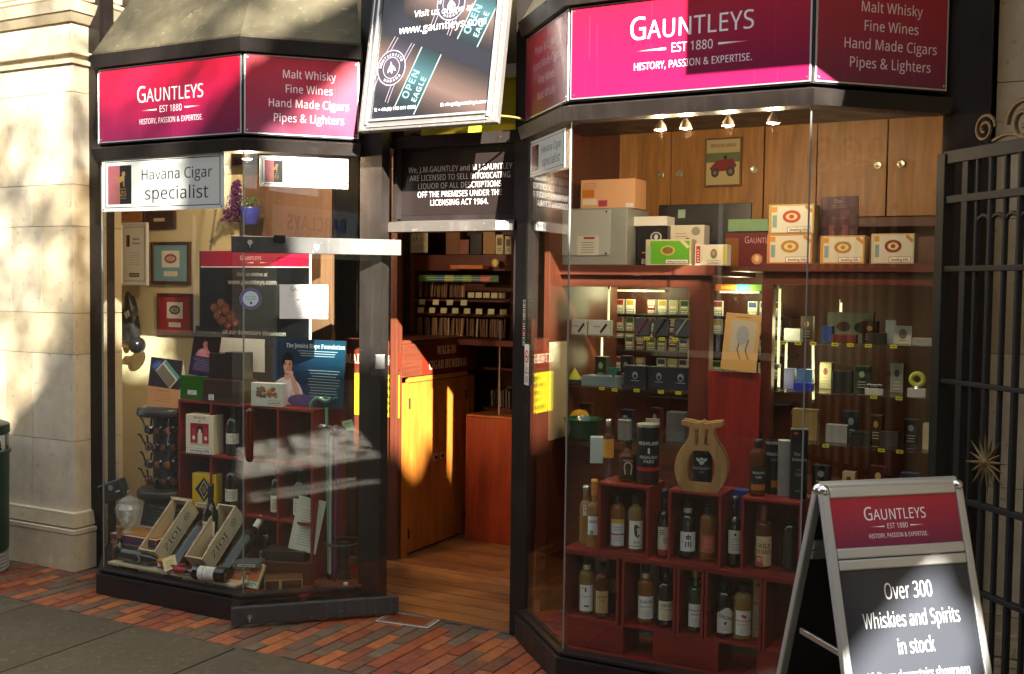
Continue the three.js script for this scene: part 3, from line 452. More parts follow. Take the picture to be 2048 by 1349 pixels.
// ------------------------------------------------------------------ across the lane (seen only mirrored in the glass; its roof line shades the shopfront)
{
  const sil = (pts, holes, depth, m, t, name) => { const sh = new THREE.Shape(pts.map((p) => new THREE.Vector2(...p))); for (const h of holes) sh.holes.push(new THREE.Path(h.map((p) => new THREE.Vector2(...p)))); return part(t, name, uvm(new THREE.ExtrudeGeometry(sh, { depth, bevelEnabled: false })), m, [0, 0, 4.05]); };
  const dark = phy({ color: lin(0.03, 0.035, 0.04), roughness: 0.08 }), st = std({ map: stoneTex, color: lin(0.6, 0.6, 0.6), roughness: 0.9 }), br = std({ color: lin(0.13, 0.06, 0.042), map: brickTex, roughness: 0.9 });
  const rects = (w) => w.map(([x, y, a, b]) => [[x, y], [x, y + b], [x + a, y + b], [x + a, y]]);
  const glaze = (t, w, m) => w.forEach(([x, y, a, b]) => { const f = part(t, 'window', box(a + 0.16, 0.08, 0.14, 0.004), m, [x + a / 2, y - 0.04, 4.02]); part(f, 'pane', box(a, b, 0.02, 0), dark, [0, b / 2 + 0.04, 0.11]); part(f, 'glazing_bar', box(0.05, b, 0.03, 0), M.white, [0, b / 2 + 0.04, 0.085]); });
  const h = thing('brick_terrace', 'brick terrace house with raking gable across the lane, mirrored in glass', 'building'), hw = []; for (let i = 0; i < 6; i++) { const x = -13 + i * 2.8; hw.push([x, 3.9, 1.2, 1.7]); hw.push([x, 1.0, 1.4, 1.8]); }
  sil([[-16, 0], [5.0, 0], [5.0, 8.66], [4.33, 8.66], [2.6, 6.99], [-16, 6.99]], rects(hw), 0.14, br, h, 'front_wall'); glaze(h, hw, M.stone); part(h, 'rear_block', box(20.9, 3.2, 3, 0), br, [-5.5, 1.6, 5.7]);
  const t = thing('bank_building', 'pale stone bank across the lane, mirrored in the door glass', 'building'), bw = [[8.9, 3.6, 1.3, 1.7], [11.6, 3.6, 1.3, 1.7], [9.6, 1.0, 1.5, 1.7], [12.4, 1.0, 1.5, 1.7]];
  sil([[5.005, 0], [16, 0], [16, 10.9], [8.5, 10.9], [8.5, 9.24], [7.66, 9.24], [7.66, 8.8], [7.46, 8.75], [7.24, 8.86], [7.12, 8.62], [7.06, 8.54], [6.9, 8.42], [6.76, 8.46], [6.3, 8.5], [5.78, 8.5], [5.47, 9.33], [6.6, 10.42], [6.6, 10.88], [5.005, 9.32]],
    [...rects(bw), [[7.25, 6.3], [7.62, 6.74], [7.94, 7.06], [8.26, 7.32], [8.31, 7.2], [8.37, 7.2], [8.42, 7.1], [8.34, 6.97], [8.36, 6.3]], [[5.25, 3.3], [5.25, 4.45], [7.5, 4.75], [7.5, 3.3]], [[5.4, 4.9], [5.4, 5.08], [7.2, 5.4], [7.2, 5.22]]], 0.14, st, t, 'front_wall');  // lower gaps added and shaped to pass sun patches onto A-board and paving
  glaze(t, bw, st); part(t, 'rear_block', box(10.9, 3.2, 3, 0), st, [10.5, 1.6, 5.7]);
  const bk = print(700, 130, (g, w, h) => { fill(g, '#dfe3e0', 0, 0, w, h); txt(g, 'BARCLAYS', 420, 96, 92, '#0a5fb8', { bold: 1, sx: 0.95 }); oval(g, '#0a6fd0', 72, 66, 40, 44); for (const s of [-1, 1]) for (let i = 0; i < 4; i++) oval(g, '#0a6fd0', 72 + s * (22 + i * 10), 52 + i * 12, 12, 26, s * 0.5); oval(g, '#0a6fd0', 72, 22, 14, 14); });
  const sg = part(t, 'bank_sign', box(2.9, 0.55, 0.06, 0.004), M.white, [7.5, 2.8, 4.0]); part(sg, 'sign_print', sheet(2.8, 0.5, bk), bk.pg.paper, [0, 0, -0.032], [0, PI, 0]);
  part(t, 'bank_doorway', box(2.6, 2.2, 0.06, 0), dark, [7.5, 1.1, 4.01]);
}
{ // brick house closing the lane, mirrored dark in the bay facing it
  const t = thing('brick_house', 'dark brick house closing the end of the lane, beyond the iron gate', 'building'); const bm = std({ color: lin(0.07, 0.05, 0.04), roughness: 0.9, map: brickTex });
  part(t, 'wall', box(0.4, 9.5, 11, 0), bm, [12.2, 4.75, -1.6]); part(t, 'cornice', box(0.6, 0.3, 11, 0.02), M.stone, [12.1, 9.4, -1.6]);
  for (let i = 0; i < 4; i++) for (const y of [1.2, 4.2]) { const w = part(t, 'window', box(0.12, 0.1, 1.4, 0.005), M.stone, [11.96, y - 0.05, -5.6 + i * 2.5]); part(w, 'pane', box(0.03, 1.7, 1.2, 0), M.blackgloss, [0.02, 0.92, 0]); part(w, 'glazing_bar', box(0.05, 1.7, 0.05, 0), M.white, [-0.005, 0.92, 0]); }
}
{ // plane tree behind the bank: dapples the light that falls on the pavement
  const t = thing('plane_tree', 'leafy plane tree standing behind the bank across the lane', 'tree', [9.5, 0, 7.2]);
  part(t, 'trunk', lathe([[0.24, 0], [0.18, 0.4], [0.15, 3], [0.09, 5.2], [0.03, 6.6]], 14), wood(lin(0.16, 0.12, 0.08), false, 0.9));
  const g = []; for (let i = 0; i < 520; i++) { const a = rr(0, 2 * PI), r = 1.9 * Math.sqrt(rnd()), y = rr(4.6, 7.8); g.push(move(new THREE.CircleGeometry(rr(0.035, 0.085), 5), Math.cos(a) * r, y, Math.sin(a) * r, rr(-1, 1), rr(0, 6), rr(-1, 1))); }
  part(t, 'crown', join(g), phy({ color: lin(0.06, 0.11, 0.03), roughness: 0.8, side: THREE.DoubleSide }));
}
{ // unseen tree, added to thin the sun on the pilaster side
  const t = thing('added_shade_tree', 'tall added tree over the bank roof, thinning sun on the pilaster', 'tree', [6.9, 0, 6.6]);
  part(t, 'trunk', lathe([[0.3, 0], [0.22, 0.5], [0.18, 6], [0.1, 10], [0.03, 12.4]], 14), wood(lin(0.16, 0.12, 0.08), false, 0.9));
  for (let i = 0; i < 7; i++) part(t, 'limb', tube([[0, 8 + i * 0.5, 0], [Math.cos(i * 2.4) * 0.6, 9 + i * 0.5, Math.sin(i * 2.4) * 0.6], [Math.cos(i * 2.4) * 1.3, 9.7 + i * 0.5, Math.sin(i * 2.4) * 1.3]], 0.035, 10, 5), M.brown);
  const N = 13500, pos = new Float32Array(N * 9), e = new THREE.Euler(), v = new V3();
  for (let i = 0; i < N; i++) { const a = rr(0, 2 * PI), u = rr(-1, 1), r = Math.cbrt(rnd()), q = Math.sqrt(1 - u * u), s = rr(0.026, 0.042), c = [-0.65 + Math.cos(a) * q * r * 2.0, 10.7 + u * r * 3.0, Math.sin(a) * q * r * 1.5]; e.set(rr(-1.3, 1.3), rr(0, 6.3), rr(-1, 1)); [[-0.8, -0.7], [0.8, -0.7], [0, 1.2]].forEach(([x, y], k) => { v.set(x * s, y * s, 0).applyEuler(e); pos.set([c[0] + v.x, c[1] + v.y, c[2] + v.z], i * 9 + k * 3); }); }
  const g = new THREE.BufferGeometry(); g.setAttribute('position', new THREE.BufferAttribute(pos, 3)); g.computeVertexNormals();
  part(t, 'crown', g, phy({ color: lin(0.06, 0.11, 0.03), roughness: 0.8, side: THREE.DoubleSide }));
}
// ------------------------------------------------------------------ enamel signs in the windows
const havana = print(720, 260, (g, w, h) => { fill(g, '#d9ddd6', 0, 0, w, h); g.strokeStyle = '#222'; g.lineWidth = 4; g.strokeRect(20, 18, w - 40, h - 36); fill(g, '#96545a', 36, 36, 75, 190); fill(g, '#121010', 111, 36, 72, 190); g.fillStyle = '#c9a04a'; oval(g, '#8a6a3a', 118, 104, 24, 14, -0.4); oval(g, '#8a6a3a', 134, 78, 12, 13); fill(g, '#8a6a3a', 100, 108, 7, 32); fill(g, '#8a6a3a', 132, 108, 7, 32); oval(g, '#8a6a3a', 86, 92, 14, 4, 0.8); fill(g, '#8a6a3a', 70, 150, 80, 3); fill(g, '#8a6a3a', 70, 196, 80, 3); txt(g, 'EMS', 112, 188, 38, '#94743c', { font: 'serif' }); txt(g, 'Havana Cigar', 448, 112, 72, '#2a2a2a', { sx: 0.98 }); txt(g, 'specialist', 448, 208, 84, '#2a2a2a', { sx: 1.08 }); });
function havanaSign(label, x, y, z, turn, w, h) {
  const t = thing('enamel_sign', label, 'sign', [x, y, z], turn); part(t, 'plate', box(w, h, 0.004, 0.001), M.white); part(t, 'print', sheet(w - 0.004, h - 0.004, havana), havana.pg.gloss, [0, 0, 0.0026]);
  for (const sx of [-1, 1]) for (const sy of [-1, 1]) part(t, 'fixing_screw', cyl(0.005, 0.005, 0.003, 10).rotateX(PI / 2), M.chrome, [sx * (w / 2 - 0.014), sy * (h / 2 - 0.013), 0.003]);
}
havanaSign('white cigar specialist sign on the front glass beside the pilaster', -4.36, 2.278, -4.212, 0.0, 0.885, 0.29);
{ const s = onSeg(LP, 2, 0.52, 0.004); havanaSign('sun-bleached white cigar specialist sign above the open glass door', s.x, 2.325, s.z, s.turn, 0.45, 0.155); }
{ const s = onSeg(RP, 0, 0.55, 0.004); havanaSign('shaded grey cigar specialist sign on the narrow pane by the doorway', s.x, 2.36, s.z, s.turn, 0.5, 0.17); }
{ // stickers on the narrow pane
  const ns = print(120, 300, (g, w, h) => { fill(g, '#e6e0da', 0, 0, w, h); g.strokeStyle = '#c01818'; g.lineWidth = 12; g.beginPath(); g.arc(60, 90, 40, 0, 7); g.stroke(); g.beginPath(); g.moveTo(34, 62); g.lineTo(86, 118); g.stroke(); fill(g, '#222', 34, 86, 50, 10); txt(g, 'NO', 60, 190, 30, '#c01818', { bold: 1 }); txt(g, 'SMOKING', 60, 216, 21, '#c01818', { bold: 1 }); lines(g, '#444', 14, 236, 92, 4, 12, 4); });
  const s = onSeg(RP, 0, 0.1, 0.002); single('no_smoking_sticker', 'white no smoking sticker on the narrow pane by door post', 'sticker', sheet(0.075, 0.20, ns), ns.pg.paper, [s.x, 1.37, s.z], [0, s.turn, 0]);
  const cards = ['#1f7a55', '#8f7a1d', '#2b2b2b', '#a3241e', '#1f6a4a'];
  cards.forEach((c, i) => { const q = print(80, 60, (g, w, h) => { fill(g, '#dcdcd8', 0, 0, w, h); fill(g, c, 6, 6, w - 12, h - 12); fill(g, '#fff', 14, 36, 40, 6); }); const k = onSeg(RP, 0, 0.02, 0.0025); single('card_sticker', ['green', 'yellow', 'black', 'red', 'dark green'][i] + ' payment card sticker on pane edge by the door post', 'sticker', sheet(0.04, 0.04, q), q.pg.paper, [k.x, 1.665 - i * 0.046, k.z], [0, k.turn, 0], 'payment stickers'); });
}
// ------------------------------------------------------------------ bottles
function bottle(name, label, cat, pos, turn, o) {
  const t = thing(name, label, cat, pos, turn, o.group), { r, H } = o, bh = o.body ?? H * 0.6, rn = o.rn ?? r * 0.36, sh = o.sh ?? (H - bh) * 0.45;
  const pts = [[0, 0.004], [r * 0.6, 0.0], [r * 0.9, 0.0], [r, 0.008], [r, bh * 0.5], [r, bh]];
  for (let i = 1; i <= 8; i++) { const a = i / 8 * PI / 2, k = o.soft ? (1 - Math.cos(i / 8 * PI)) / 2 : 1 - Math.cos(a); pts.push([lerp(r, rn, o.soft ? k : k), bh + sh * (o.soft ? i / 8 : Math.sin(a))]); }
  const top = bh + sh; pts.push([rn, top + (H - top) * 0.5], [rn, H - 0.012], [rn * 1.12, H - 0.011], [rn * 1.12, H - 0.002], [rn * 0.9, H], [0, H]);
  part(t, 'glass_body', lathe(pts, 26), o.glass ?? M.wine);
  if (o.cap) part(t, 'capsule', lathe([[rn * 1.04, H - o.capH], [rn * 1.1, H - o.capH + 0.002], [rn * 1.17, H - 0.014], [rn * 1.22, H - 0.012], [rn * 1.22, H + 0.0015], [0, H + 0.002]], 20), o.cap);
  if (o.lab) part(t, 'label', wrap(r + 0.0006, o.labH ?? bh * 0.55, o.ang ?? 2.2, o.lab), o.lab.pg.paper, [0, o.labY ?? bh * 0.45, 0]);
  if (o.nlab) part(t, 'neck_label', wrap(rn + 0.0035, 0.02, 5.6, o.nlab), o.nlab.pg.paper, [0, top + 0.012, 0]);
  return t;
}
const lab = (w, h, draw) => print(w, h, draw);
const plainLab = lab(110, 90, (g, w, h) => { fill(g, '#e4e0d2', 0, 0, w, h); lines(g, '#7a7468', 20, 22, 70, 5, 12, 3); oval(g, '#8b8272', 26, 20, 9, 9); });
const wineLab = lab(110, 110, (g, w, h) => { fill(g, '#ded9c9', 0, 0, w, h); txt(g, 'GRAND VIN', 55, 34, 15, '#444', { font: 'serif' }); lines(g, '#6d675c', 18, 48, 74, 4, 12, 3); });
const portLab = lab(110, 80, (g, w, h) => { fill(g, '#e2dccb', 0, 0, w, h); txt(g, '67', 60, 34, 24, '#333', { font: 'serif' }); lines(g, '#756d60', 20, 48, 70, 3, 10, 2); });
function pbox(name, label, cat, pos, size, mat, pr, turn = 0, group, fin = 'card', tilt = 0) { // box with a printed front
  const t = thing(name, label, cat, pos, turn, group), [w, h, d] = size; part(t, 'carton', box(w, h, d, 0.0025), mat, [0, h / 2, 0]);
  if (pr) part(t, 'front_print', sheet(w - 0.004, h - 0.004, pr), pr.pg[fin], [0, h / 2, d / 2 + 0.0008]);
  if (tilt) t.rotation.set(tilt, turn, 0); return t;
}
function framed(label, cat, x, y, z, w, h, fm, pr, fw = 0.02, turn = 0) {
  const t = thing('framed_picture', label, cat, [x, y, z], turn);
  for (const s of [-1, 1]) { part(t, 'frame_side', box(fw, h, 0.022, 0.003), fm, [s * (w - fw) / 2, 0, 0]); part(t, 'frame_side', box(w - 2 * fw, fw, 0.022, 0.003), fm, [0, s * (h - fw) / 2, 0]); }
  part(t, 'picture', sheet(w - 2 * fw, h - 2 * fw, pr), pr.pg.paper, [0, 0, 0.003]); part(t, 'backing', box(w - 2 * fw, h - 2 * fw, 0.006, 0), M.paper, [0, 0, -0.006]);
  return t;
}
// ------------------------------------------------------------------ first bay: backboard and pictures
single('display_backboard', 'cream painted backboard carrying framed cigar bands', 'backboard', box(1.15, 2.42, 0.04, 0.002), M.cream, [-5.2, 1.21, -5.13]);
single('display_screen', 'dark screen closing the back of display behind the hanging poster', 'screen', box(0.67, 2.42, 0.04, 0.002), M.panelling, [-4.285, 1.21, -5.17]);
single('display_plinth', 'low stained platform under the wine and cigar boxes', 'platform', box(1.5, 0.122, 0.62, 0.002), M.redstain, [-4.3, 0.061, -4.72]);
const crest = (bg, ring, inn) => (g, w, h) => { fill(g, bg, 0, 0, w, h); fill(g, '#e8e4d6', w * 0.24, h * 0.16, w * 0.52, h * 0.46); for (let i = 0; i < 26; i++) { const a = i / 26 * 2 * PI; oval(g, ring, w * 0.5 + Math.cos(a) * w * 0.15, h * 0.38 + Math.sin(a) * h * 0.1, 9, 7, a); } oval(g, inn, w * 0.5, h * 0.38, w * 0.1, h * 0.065); fill(g, '#e8e0c8', w * 0.3, h * 0.73, w * 0.4, h * 0.13); lines(g, '#a59a80', w * 0.34, h * 0.77, w * 0.32, 2, 9, 2); };
framed('brown framed cigar band on pale blue mount', 'picture', -5.19, 1.874, -5.095, 0.337, 0.272, wood(lin(0.14, 0.06, 0.02)), print(300, 250, crest('#7fa8b4', '#a05a48', '#c8a888')));
framed('brown framed cigar band on crimson mount', 'picture', -5.155, 1.546, -5.095, 0.305, 0.268, wood(lin(0.22, 0.05, 0.02)), print(300, 270, crest('#a8303c', '#4d4d44', '#8a8270')));
framed('small dark framed card under the white enamel sign', 'picture', -5.29, 2.15, -5.095, 0.28, 0.12, wood(lin(0.12, 0.05, 0.02)), print(200, 90, (g, w, h) => { fill(g, '#4a2a1a', 0, 0, w, h); fill(g, '#d8cfb8', 60, 30, 80, 24); }));
framed('oak framed card in corner beneath white enamel sign', 'picture', -5.56, 2.175, -5.095, 0.24, 0.09, M.oakH, print(160, 60, (g, w, h) => fill(g, '#b4742a', 0, 0, w, h)));
framed('large white framed certificate with red and black emblem', 'certificate', -5.445, 1.93, -5.03, 0.24, 0.405, M.white, print(240, 400, (g, w, h) => { fill(g, '#e6e4dc', 0, 0, w, h); g.strokeStyle = '#555'; g.lineWidth = 3; g.strokeRect(16, 16, w - 32, h - 32); fill(g, '#8a2a2e', 40, 70, 18, 80); fill(g, '#141414', 58, 70, 18, 80); txt(g, 'Award', 140, 104, 22, '#222', { bold: 1 }); txt(g, 'of Merit', 140, 134, 20, '#222', { bold: 1 }); lines(g, '#9a958a', 60, 190, 130, 6, 16, 2); fill(g, '#2a2a1a', 70, 330, 100, 26); fill(g, '#b8a860', 78, 338, 84, 10); }), 0.014);
{ // hanging leather pouch with black ball cane head
  const t = thing('leather_pouch', 'crumpled black leather pouch hanging beneath the white certificate', 'pouch', [-5.497, 1.34, -5.04]); const sg = new THREE.SphereGeometry(0.075, 18, 14).toNonIndexed(); const p = sg.attributes.position; for (let i = 0; i < p.count; i++) { const x = p.getX(i), y = p.getY(i), z = p.getZ(i), k = 1 + 0.16 * Math.sin(x * 60 + y * 34) + 0.1 * Math.sin(y * 80 + z * 50); p.setXYZ(i, x * k, y * 2.1 * k, z * 0.5 * k); } sg.computeVertexNormals();
  part(t, 'pouch_body', toCreasedNormals(sg, 1), flat(lin(0.02, 0.02, 0.02), 0.4), [0, 0.17, 0]); const pt = print(50, 40, (g, w, h) => { fill(g, '#d8d8d0', 0, 0, w, h); lines(g, '#555', 6, 8, 38, 4, 8, 2); }); part(t, 'price_tag', sheet(0.045, 0.04, pt), pt.pg.paper, [0.03, 0.2, 0.052], [0, 0, 0.5]);
  const b = thing('ball_cane', 'glossy black ball handle on chrome collar beside the backboard', 'cane handle', [-5.36, 1.345, -4.97]); part(b, 'ball', new THREE.SphereGeometry(0.055, 24, 16), M.blackgloss); part(b, 'collar', cyl(0.022, 0.026, 0.08, 16).rotateZ(PI / 2), M.chrome, [-0.075, 0, 0]);
}
{ // hanging poster on a chain
  const po = print(800, 640, (g, w, h) => {
    fill(g, '#0b0a0c', 0, 0, w, h); fill(g, '#8a0f33', 0, 0, w, 108); fill(g, '#e8dcdc', 0, 104, w, 6); smallCaps(g, 300, 60, 34, '#e7c6cf', 0.85); taper(g, 330, 400, 78, 3); taper(g, 520, 450, 78, 3);
    txt(g, 'Visit us online at', 390, 168, 36, '#a9a6a4', { sx: 0.85 }); txt(g, 'www.gauntleys.com', 390, 222, 42, '#bdb9b6', { sx: 0.95 });
    for (const [x, y, r] of [[105, 385, 30], [158, 352, 31], [196, 404, 30], [128, 440, 28], [232, 452, 28], [180, 470, 26]]) { g.save(); g.translate(x, y); g.rotate(0.75); fill(g, '#241712', 0, -r, 190, 2 * r); fill(g, '#6e2b27', 26, -r, 40, 2 * r); fill(g, '#9a7a4a', 44, -r * 0.4, 14, r * 0.8); g.restore(); oval(g, '#4d3022', x, y, r, r); oval(g, '#6d4a35', x - 3, y - 3, r * 0.74, r * 0.74); for (let i = 0; i < 9; i++) oval(g, '#3b2418', x + rr(-0.5, 0.5) * r, y + rr(-0.5, 0.5) * r, 3, 2, rr(0, 3)); }
    txt(g, 'Visit our downstairs showroom', 390, 560, 40, '#d8d5d2', { sx: 0.88 }); txt(g, 'T: +44 (0) 115 911 0555', 40, 612, 26, '#c9c6c3', { align: 'left', sx: 0.8 });
  });
  const t = thing('hanging_poster', 'black and crimson cigar poster hanging from a chain in first bay', 'poster', [-4.283, 1.659, -4.85]); part(t, 'board', box(0.828, 0.562, 0.006, 0.001), M.offblack); part(t, 'poster_print', sheet(0.824, 0.558, po), po.pg.card, [0, 0, 0.004]);
  for (const x of [-0.36, 0.39]) part(t, 'edge_strip', box(0.01, 0.56, 0.01, 0.001), x > 0 ? M.white : M.offblack, [x > 0 ? 0.415 : -0.415, 0, 0]);
  const ch = thing('hanging_chain', 'thin chain holding the black and crimson poster', 'chain', [-4.62, 1.945, -4.85]); for (let i = 0; i < 16; i++) part(ch, 'link', new THREE.TorusGeometry(0.009, 0.0022, 5, 10).scale(0.7, 1.25, 1), M.brown, [0.004 * i, 0.012 + i * 0.021, 0], [0, i % 2 ? PI / 2 : 0, -0.15]);
}
{ // pot of dried purple flowers
  const t = thing('flower_pot', 'blue pot of dried purple flowers hung behind the pane joint', 'flower pot', [-4.46, 2.1, -4.95]); part(t, 'pot', lathe([[0, 0], [0.045, 0], [0.062, 0.09], [0.066, 0.1], [0.06, 0.1], [0.04, 0.02], [0, 0.02]], 20), flat(lin(0.03, 0.04, 0.3), 0.3), [0.06, 0, 0]);
  const f = []; for (let i = 0; i < 260; i++) { const y = rnd(), r = 0.07 * (1 - y * 0.75) * Math.sqrt(rnd()), a = rr(0, 6.3); f.push(move(new THREE.TetrahedronGeometry(rr(0.008, 0.016)), -0.09 + Math.cos(a) * r + y * 0.05, 0.02 + y * 0.24, Math.sin(a) * r, rr(0, 3), rr(0, 3), 0)); } part(t, 'flower_spray', join(f), flat(lin(0.07, 0.012, 0.1), 0.9));
  const lv = []; for (let i = 0; i < 40; i++) lv.push(move(new THREE.SphereGeometry(1, 5, 4).scale(0.006, 0.022, 0.003), 0.06 + rr(-0.05, 0.05), 0.11 + rr(0, 0.05), rr(-0.04, 0.04), rr(-1, 1), rr(0, 3), rr(-1, 1))); part(t, 'leaf_spray', join(lv), flat(lin(0.05, 0.09, 0.03), 0.8));
}
// ------------------------------------------------------------------ first bay: red shelf unit and what stands in it
{
  const t = thing('red_shelf_unit', 'dark red stained shelf unit of open cells in the first bay', 'shelf unit', [-4.14, 0.122, -4.745]);
  for (const x of [-0.485, -0.24, 0.005, 0.25, 0.485]) part(t, 'upright', box(0.014, 0.95, 0.29, 0.001), M.redstainV, [x, 0.475, 0]);
  for (const y of [0.007, 0.325, 0.64, 0.943]) for (const x of [-0.3625, -0.1175, 0.1275, 0.3675]) part(t, 'shelf', box(0.23, 0.014, 0.288, 0.001), M.redstain, [x, y, 0]);
  part(t, 'back_panel', box(0.98, 0.94, 0.006, 0), M.redstainV, [0, 0.47, -0.148]);
}
const U = (k) => 0.122 + [0.014, 0.332, 0.647, 0.95][k];
const miniLab = print(240, 330, (g, w, h) => { fill(g, '#e6e0c8', 0, 0, w, h); txt(g, 'PUNCH', 120, 34, 28, '#8a2a1a', { bold: 1, font: 'serif' }); oval(g, '#b9992a', 120, 52, 12, 6); fill(g, '#9c1222', 40, 70, 160, 190); fill(g, '#2a1a14', 100, 90, 44, 60); fill(g, '#e8dfd8', 104, 150, 40, 90); for (const x of [56, 160]) { fill(g, '#c43440', x, 110, 26, 130); fill(g, '#eee', x + 2, 180, 22, 30); } oval(g, '#efe8e0', 122, 140, 12, 22); fill(g, '#c9bfae', 40, 240, 160, 20); warn(g, 'Smoking kills', 14, 284, 212, 40); });
pbox('cigar_gift_box', 'cream cigar gift box with red window in the red shelf unit', 'gift box', [-4.455, U(2), -4.63], [0.196, 0.226, 0.09], flat(lin(0.72, 0.66, 0.45), 0.5), miniLab, 0.1);
bottle('port_bottle', 'dark port bottle with cream label beside cream gift box', 'bottle', [-4.262, U(2), -4.66], 0.35, { r: 0.043, H: 0.285, body: 0.17, lab: portLab, labH: 0.06, labY: 0.1, cap: M.blackgloss, capH: 0.06 });
const yel = print(180, 210, (g, w, h) => { fill(g, '#d9b51c', 0, 0, w, h); g.fillStyle = '#1a2a2a'; g.beginPath(); g.moveTo(90, 20); g.lineTo(160, 95); g.lineTo(90, 170); g.lineTo(20, 95); g.fill(); g.strokeStyle = '#c8d0d0'; g.lineWidth = 5; g.beginPath(); g.moveTo(90, 42); g.lineTo(124, 95); g.lineTo(90, 148); g.lineTo(56, 95); g.closePath(); g.stroke(); oval(g, '#8a6a2a', 90, 95, 18, 24); warn(g, 'Smoking kills', 20, 172, 140, 32); });
pbox('yellow_cigar_box', 'yellow cigar box with black diamond emblem in red shelf unit', 'cigar box', [-4.435, U(1), -4.63], [0.165, 0.2, 0.06], flat(lin(0.62, 0.45, 0.03), 0.5), yel, 0.12);
bottle('wine_bottle', 'dark wine bottle with white capsule band in the middle red cell', 'bottle', [-4.27, U(1), -4.66], 0.35, { r: 0.042, H: 0.29, body: 0.17, lab: plainLab, labH: 0.07, labY: 0.09, cap: M.blackgloss, capH: 0.07 });
bottle('wine_bottle', 'slim dark wine bottle standing before the yellow cigar box', 'bottle', [-4.285, 0.1245, -4.50], 0.35, { r: 0.044, H: 0.5, body: 0.33, soft: 1, sh: 0.09, rn: 0.015, lab: plainLab, labH: 0.085, labY: 0.255, ang: 1.8, cap: M.offblack, capH: 0.08 });
for (const [i, x] of [-4.02, -3.94, -3.78].entries()) bottle('wine_bottle', ['dark bottle with square cream label behind the door handle', 'dark bottle beside the square labelled one behind door glass', 'dark bottle at the end cell behind door glass'][i], 'bottle', [x, U(i ? 1 : 0), -4.66], 0.5, { r: 0.04, H: 0.28, lab: i ? wineLab : plainLab, cap: M.offblack, capH: 0.06 });
pbox('dark_box', 'low brown cigar chest on top of the red shelf unit', 'cigar box', [-4.305, U(3), -4.68], [0.27, 0.13, 0.16], wood(lin(0.06, 0.03, 0.02), true), null);
pbox('green_box', 'glossy green acrylic box holding the portrait leaflet', 'display box', [-4.548, U(3), -4.68], [0.2, 0.14, 0.1], phy({ color: lin(0.015, 0.14, 0.01), roughness: 0.1, clearcoat: 1 }), null);
{ const q = print(60, 30, (g, w, h) => { fill(g, '#dfe4de', 0, 0, w, h); lines(g, '#444', 6, 6, 48, 3, 8, 2); }); single('price_label', 'white price label on the green acrylic box', 'label', sheet(0.068, 0.026, q), q.pg.paper, [-4.55, 1.115, -4.628]); single('price_label', 'small square price label on low brown cigar chest', 'label', sheet(0.04, 0.032, q), q.pg.paper, [-4.375, 1.10, -4.5985]); }
for (const [i, [x, w, h]] of [[-4.385, 0.12, 0.145], [-4.26, 0.13, 0.155]].entries()) pbox('black_box', ['black cigar box standing on the brown chest by portrait leaflet', 'taller black cigar box beside the first on brown chest'][i], 'cigar box', [x, U(3) + 0.13, -4.70], [w, h, 0.09], M.offblack, null, 0.1);
const portrait = (g, w, h, x, y, s, skin, top) => { // printed portrait: cropped dark hair, head resting on one hand
  g.fillStyle = top; g.beginPath(); g.moveTo(x - 58 * s, y + 110 * s); g.bezierCurveTo(x - 56 * s, y + 52 * s, x - 38 * s, y + 40 * s, x - 12 * s, y + 32 * s); g.lineTo(x + 12 * s, y + 32 * s); g.bezierCurveTo(x + 40 * s, y + 40 * s, x + 60 * s, y + 56 * s, x + 64 * s, y + 110 * s); g.fill();
  for (let i = 0; i < 5; i++) { g.globalAlpha = 0.18; oval(g, '#5a4a5a', x - 34 * s + i * 17 * s, y + 84 * s, 4 * s, 28 * s, 0.15 * (i - 2)); } g.globalAlpha = 1;
  fill(g, skin, x - 9 * s, y + 12 * s, 17 * s, 26 * s); g.globalAlpha = 0.35; fill(g, '#4a2a24', x - 9 * s, y + 18 * s, 17 * s, 8 * s); g.globalAlpha = 1;
  oval(g, '#1a1210', x, y - 9 * s, 20 * s, 25 * s); oval(g, skin, x + 1 * s, y, 15.5 * s, 21 * s); g.globalAlpha = 0.3; oval(g, '#5a2f26', x + 10 * s, y + 3 * s, 6 * s, 15 * s); g.globalAlpha = 1; g.fillStyle = '#1a1210'; g.beginPath(); g.ellipse(x, y - 13 * s, 17 * s, 12 * s, 0, PI, 2 * PI); g.fill(); oval(g, '#1a1210', x - 13 * s, y - 10 * s, 4 * s, 9 * s);
  for (const k of [-1, 1]) { oval(g, '#2a1a16', x + k * 6 * s, y - 2 * s, 3 * s, 1.3 * s); oval(g, '#3a2620', x + k * 6 * s, y - 6 * s, 4 * s, 0.9 * s); } oval(g, '#8a4f44', x, y + 5 * s, 2.2 * s, 1.2 * s); oval(g, '#7d3a36', x, y + 11 * s, 5 * s, 1.7 * s);
  oval(g, skin, x + 30 * s, y + 58 * s, 9 * s, 40 * s, -0.42); oval(g, skin, x + 13 * s, y + 22 * s, 8 * s, 9 * s, 0.3); oval(g, skin, x - 44 * s, y + 84 * s, 9 * s, 34 * s, 0.25);
};
{ const q = print(210, 330, (g, w, h) => { fill(g, '#150d14', 0, 0, w, h); portrait(g, w, h, 96, 110, 1.1, '#b8727a', '#c98a94'); fill(g, '#241a44', 0, 200, w, 130); lines(g, '#8f86ad', 20, 214, 170, 8, 11, 3); txt(g, 'charity', 150, 34, 12, '#998'); });
  const t = thing('portrait_leaflet', 'dark purple charity leaflet with portrait leaning on green box', 'leaflet', [-4.50, 1.21, -4.655], 0.05); t.rotation.set(-0.12, 0.05, -0.08); part(t, 'card', box(0.2, 0.285, 0.004, 0), M.offblack, [0, 0.142, 0]); part(t, 'print', sheet(0.198, 0.283, q), q.pg.gloss, [0, 0.142, 0.0028]); }
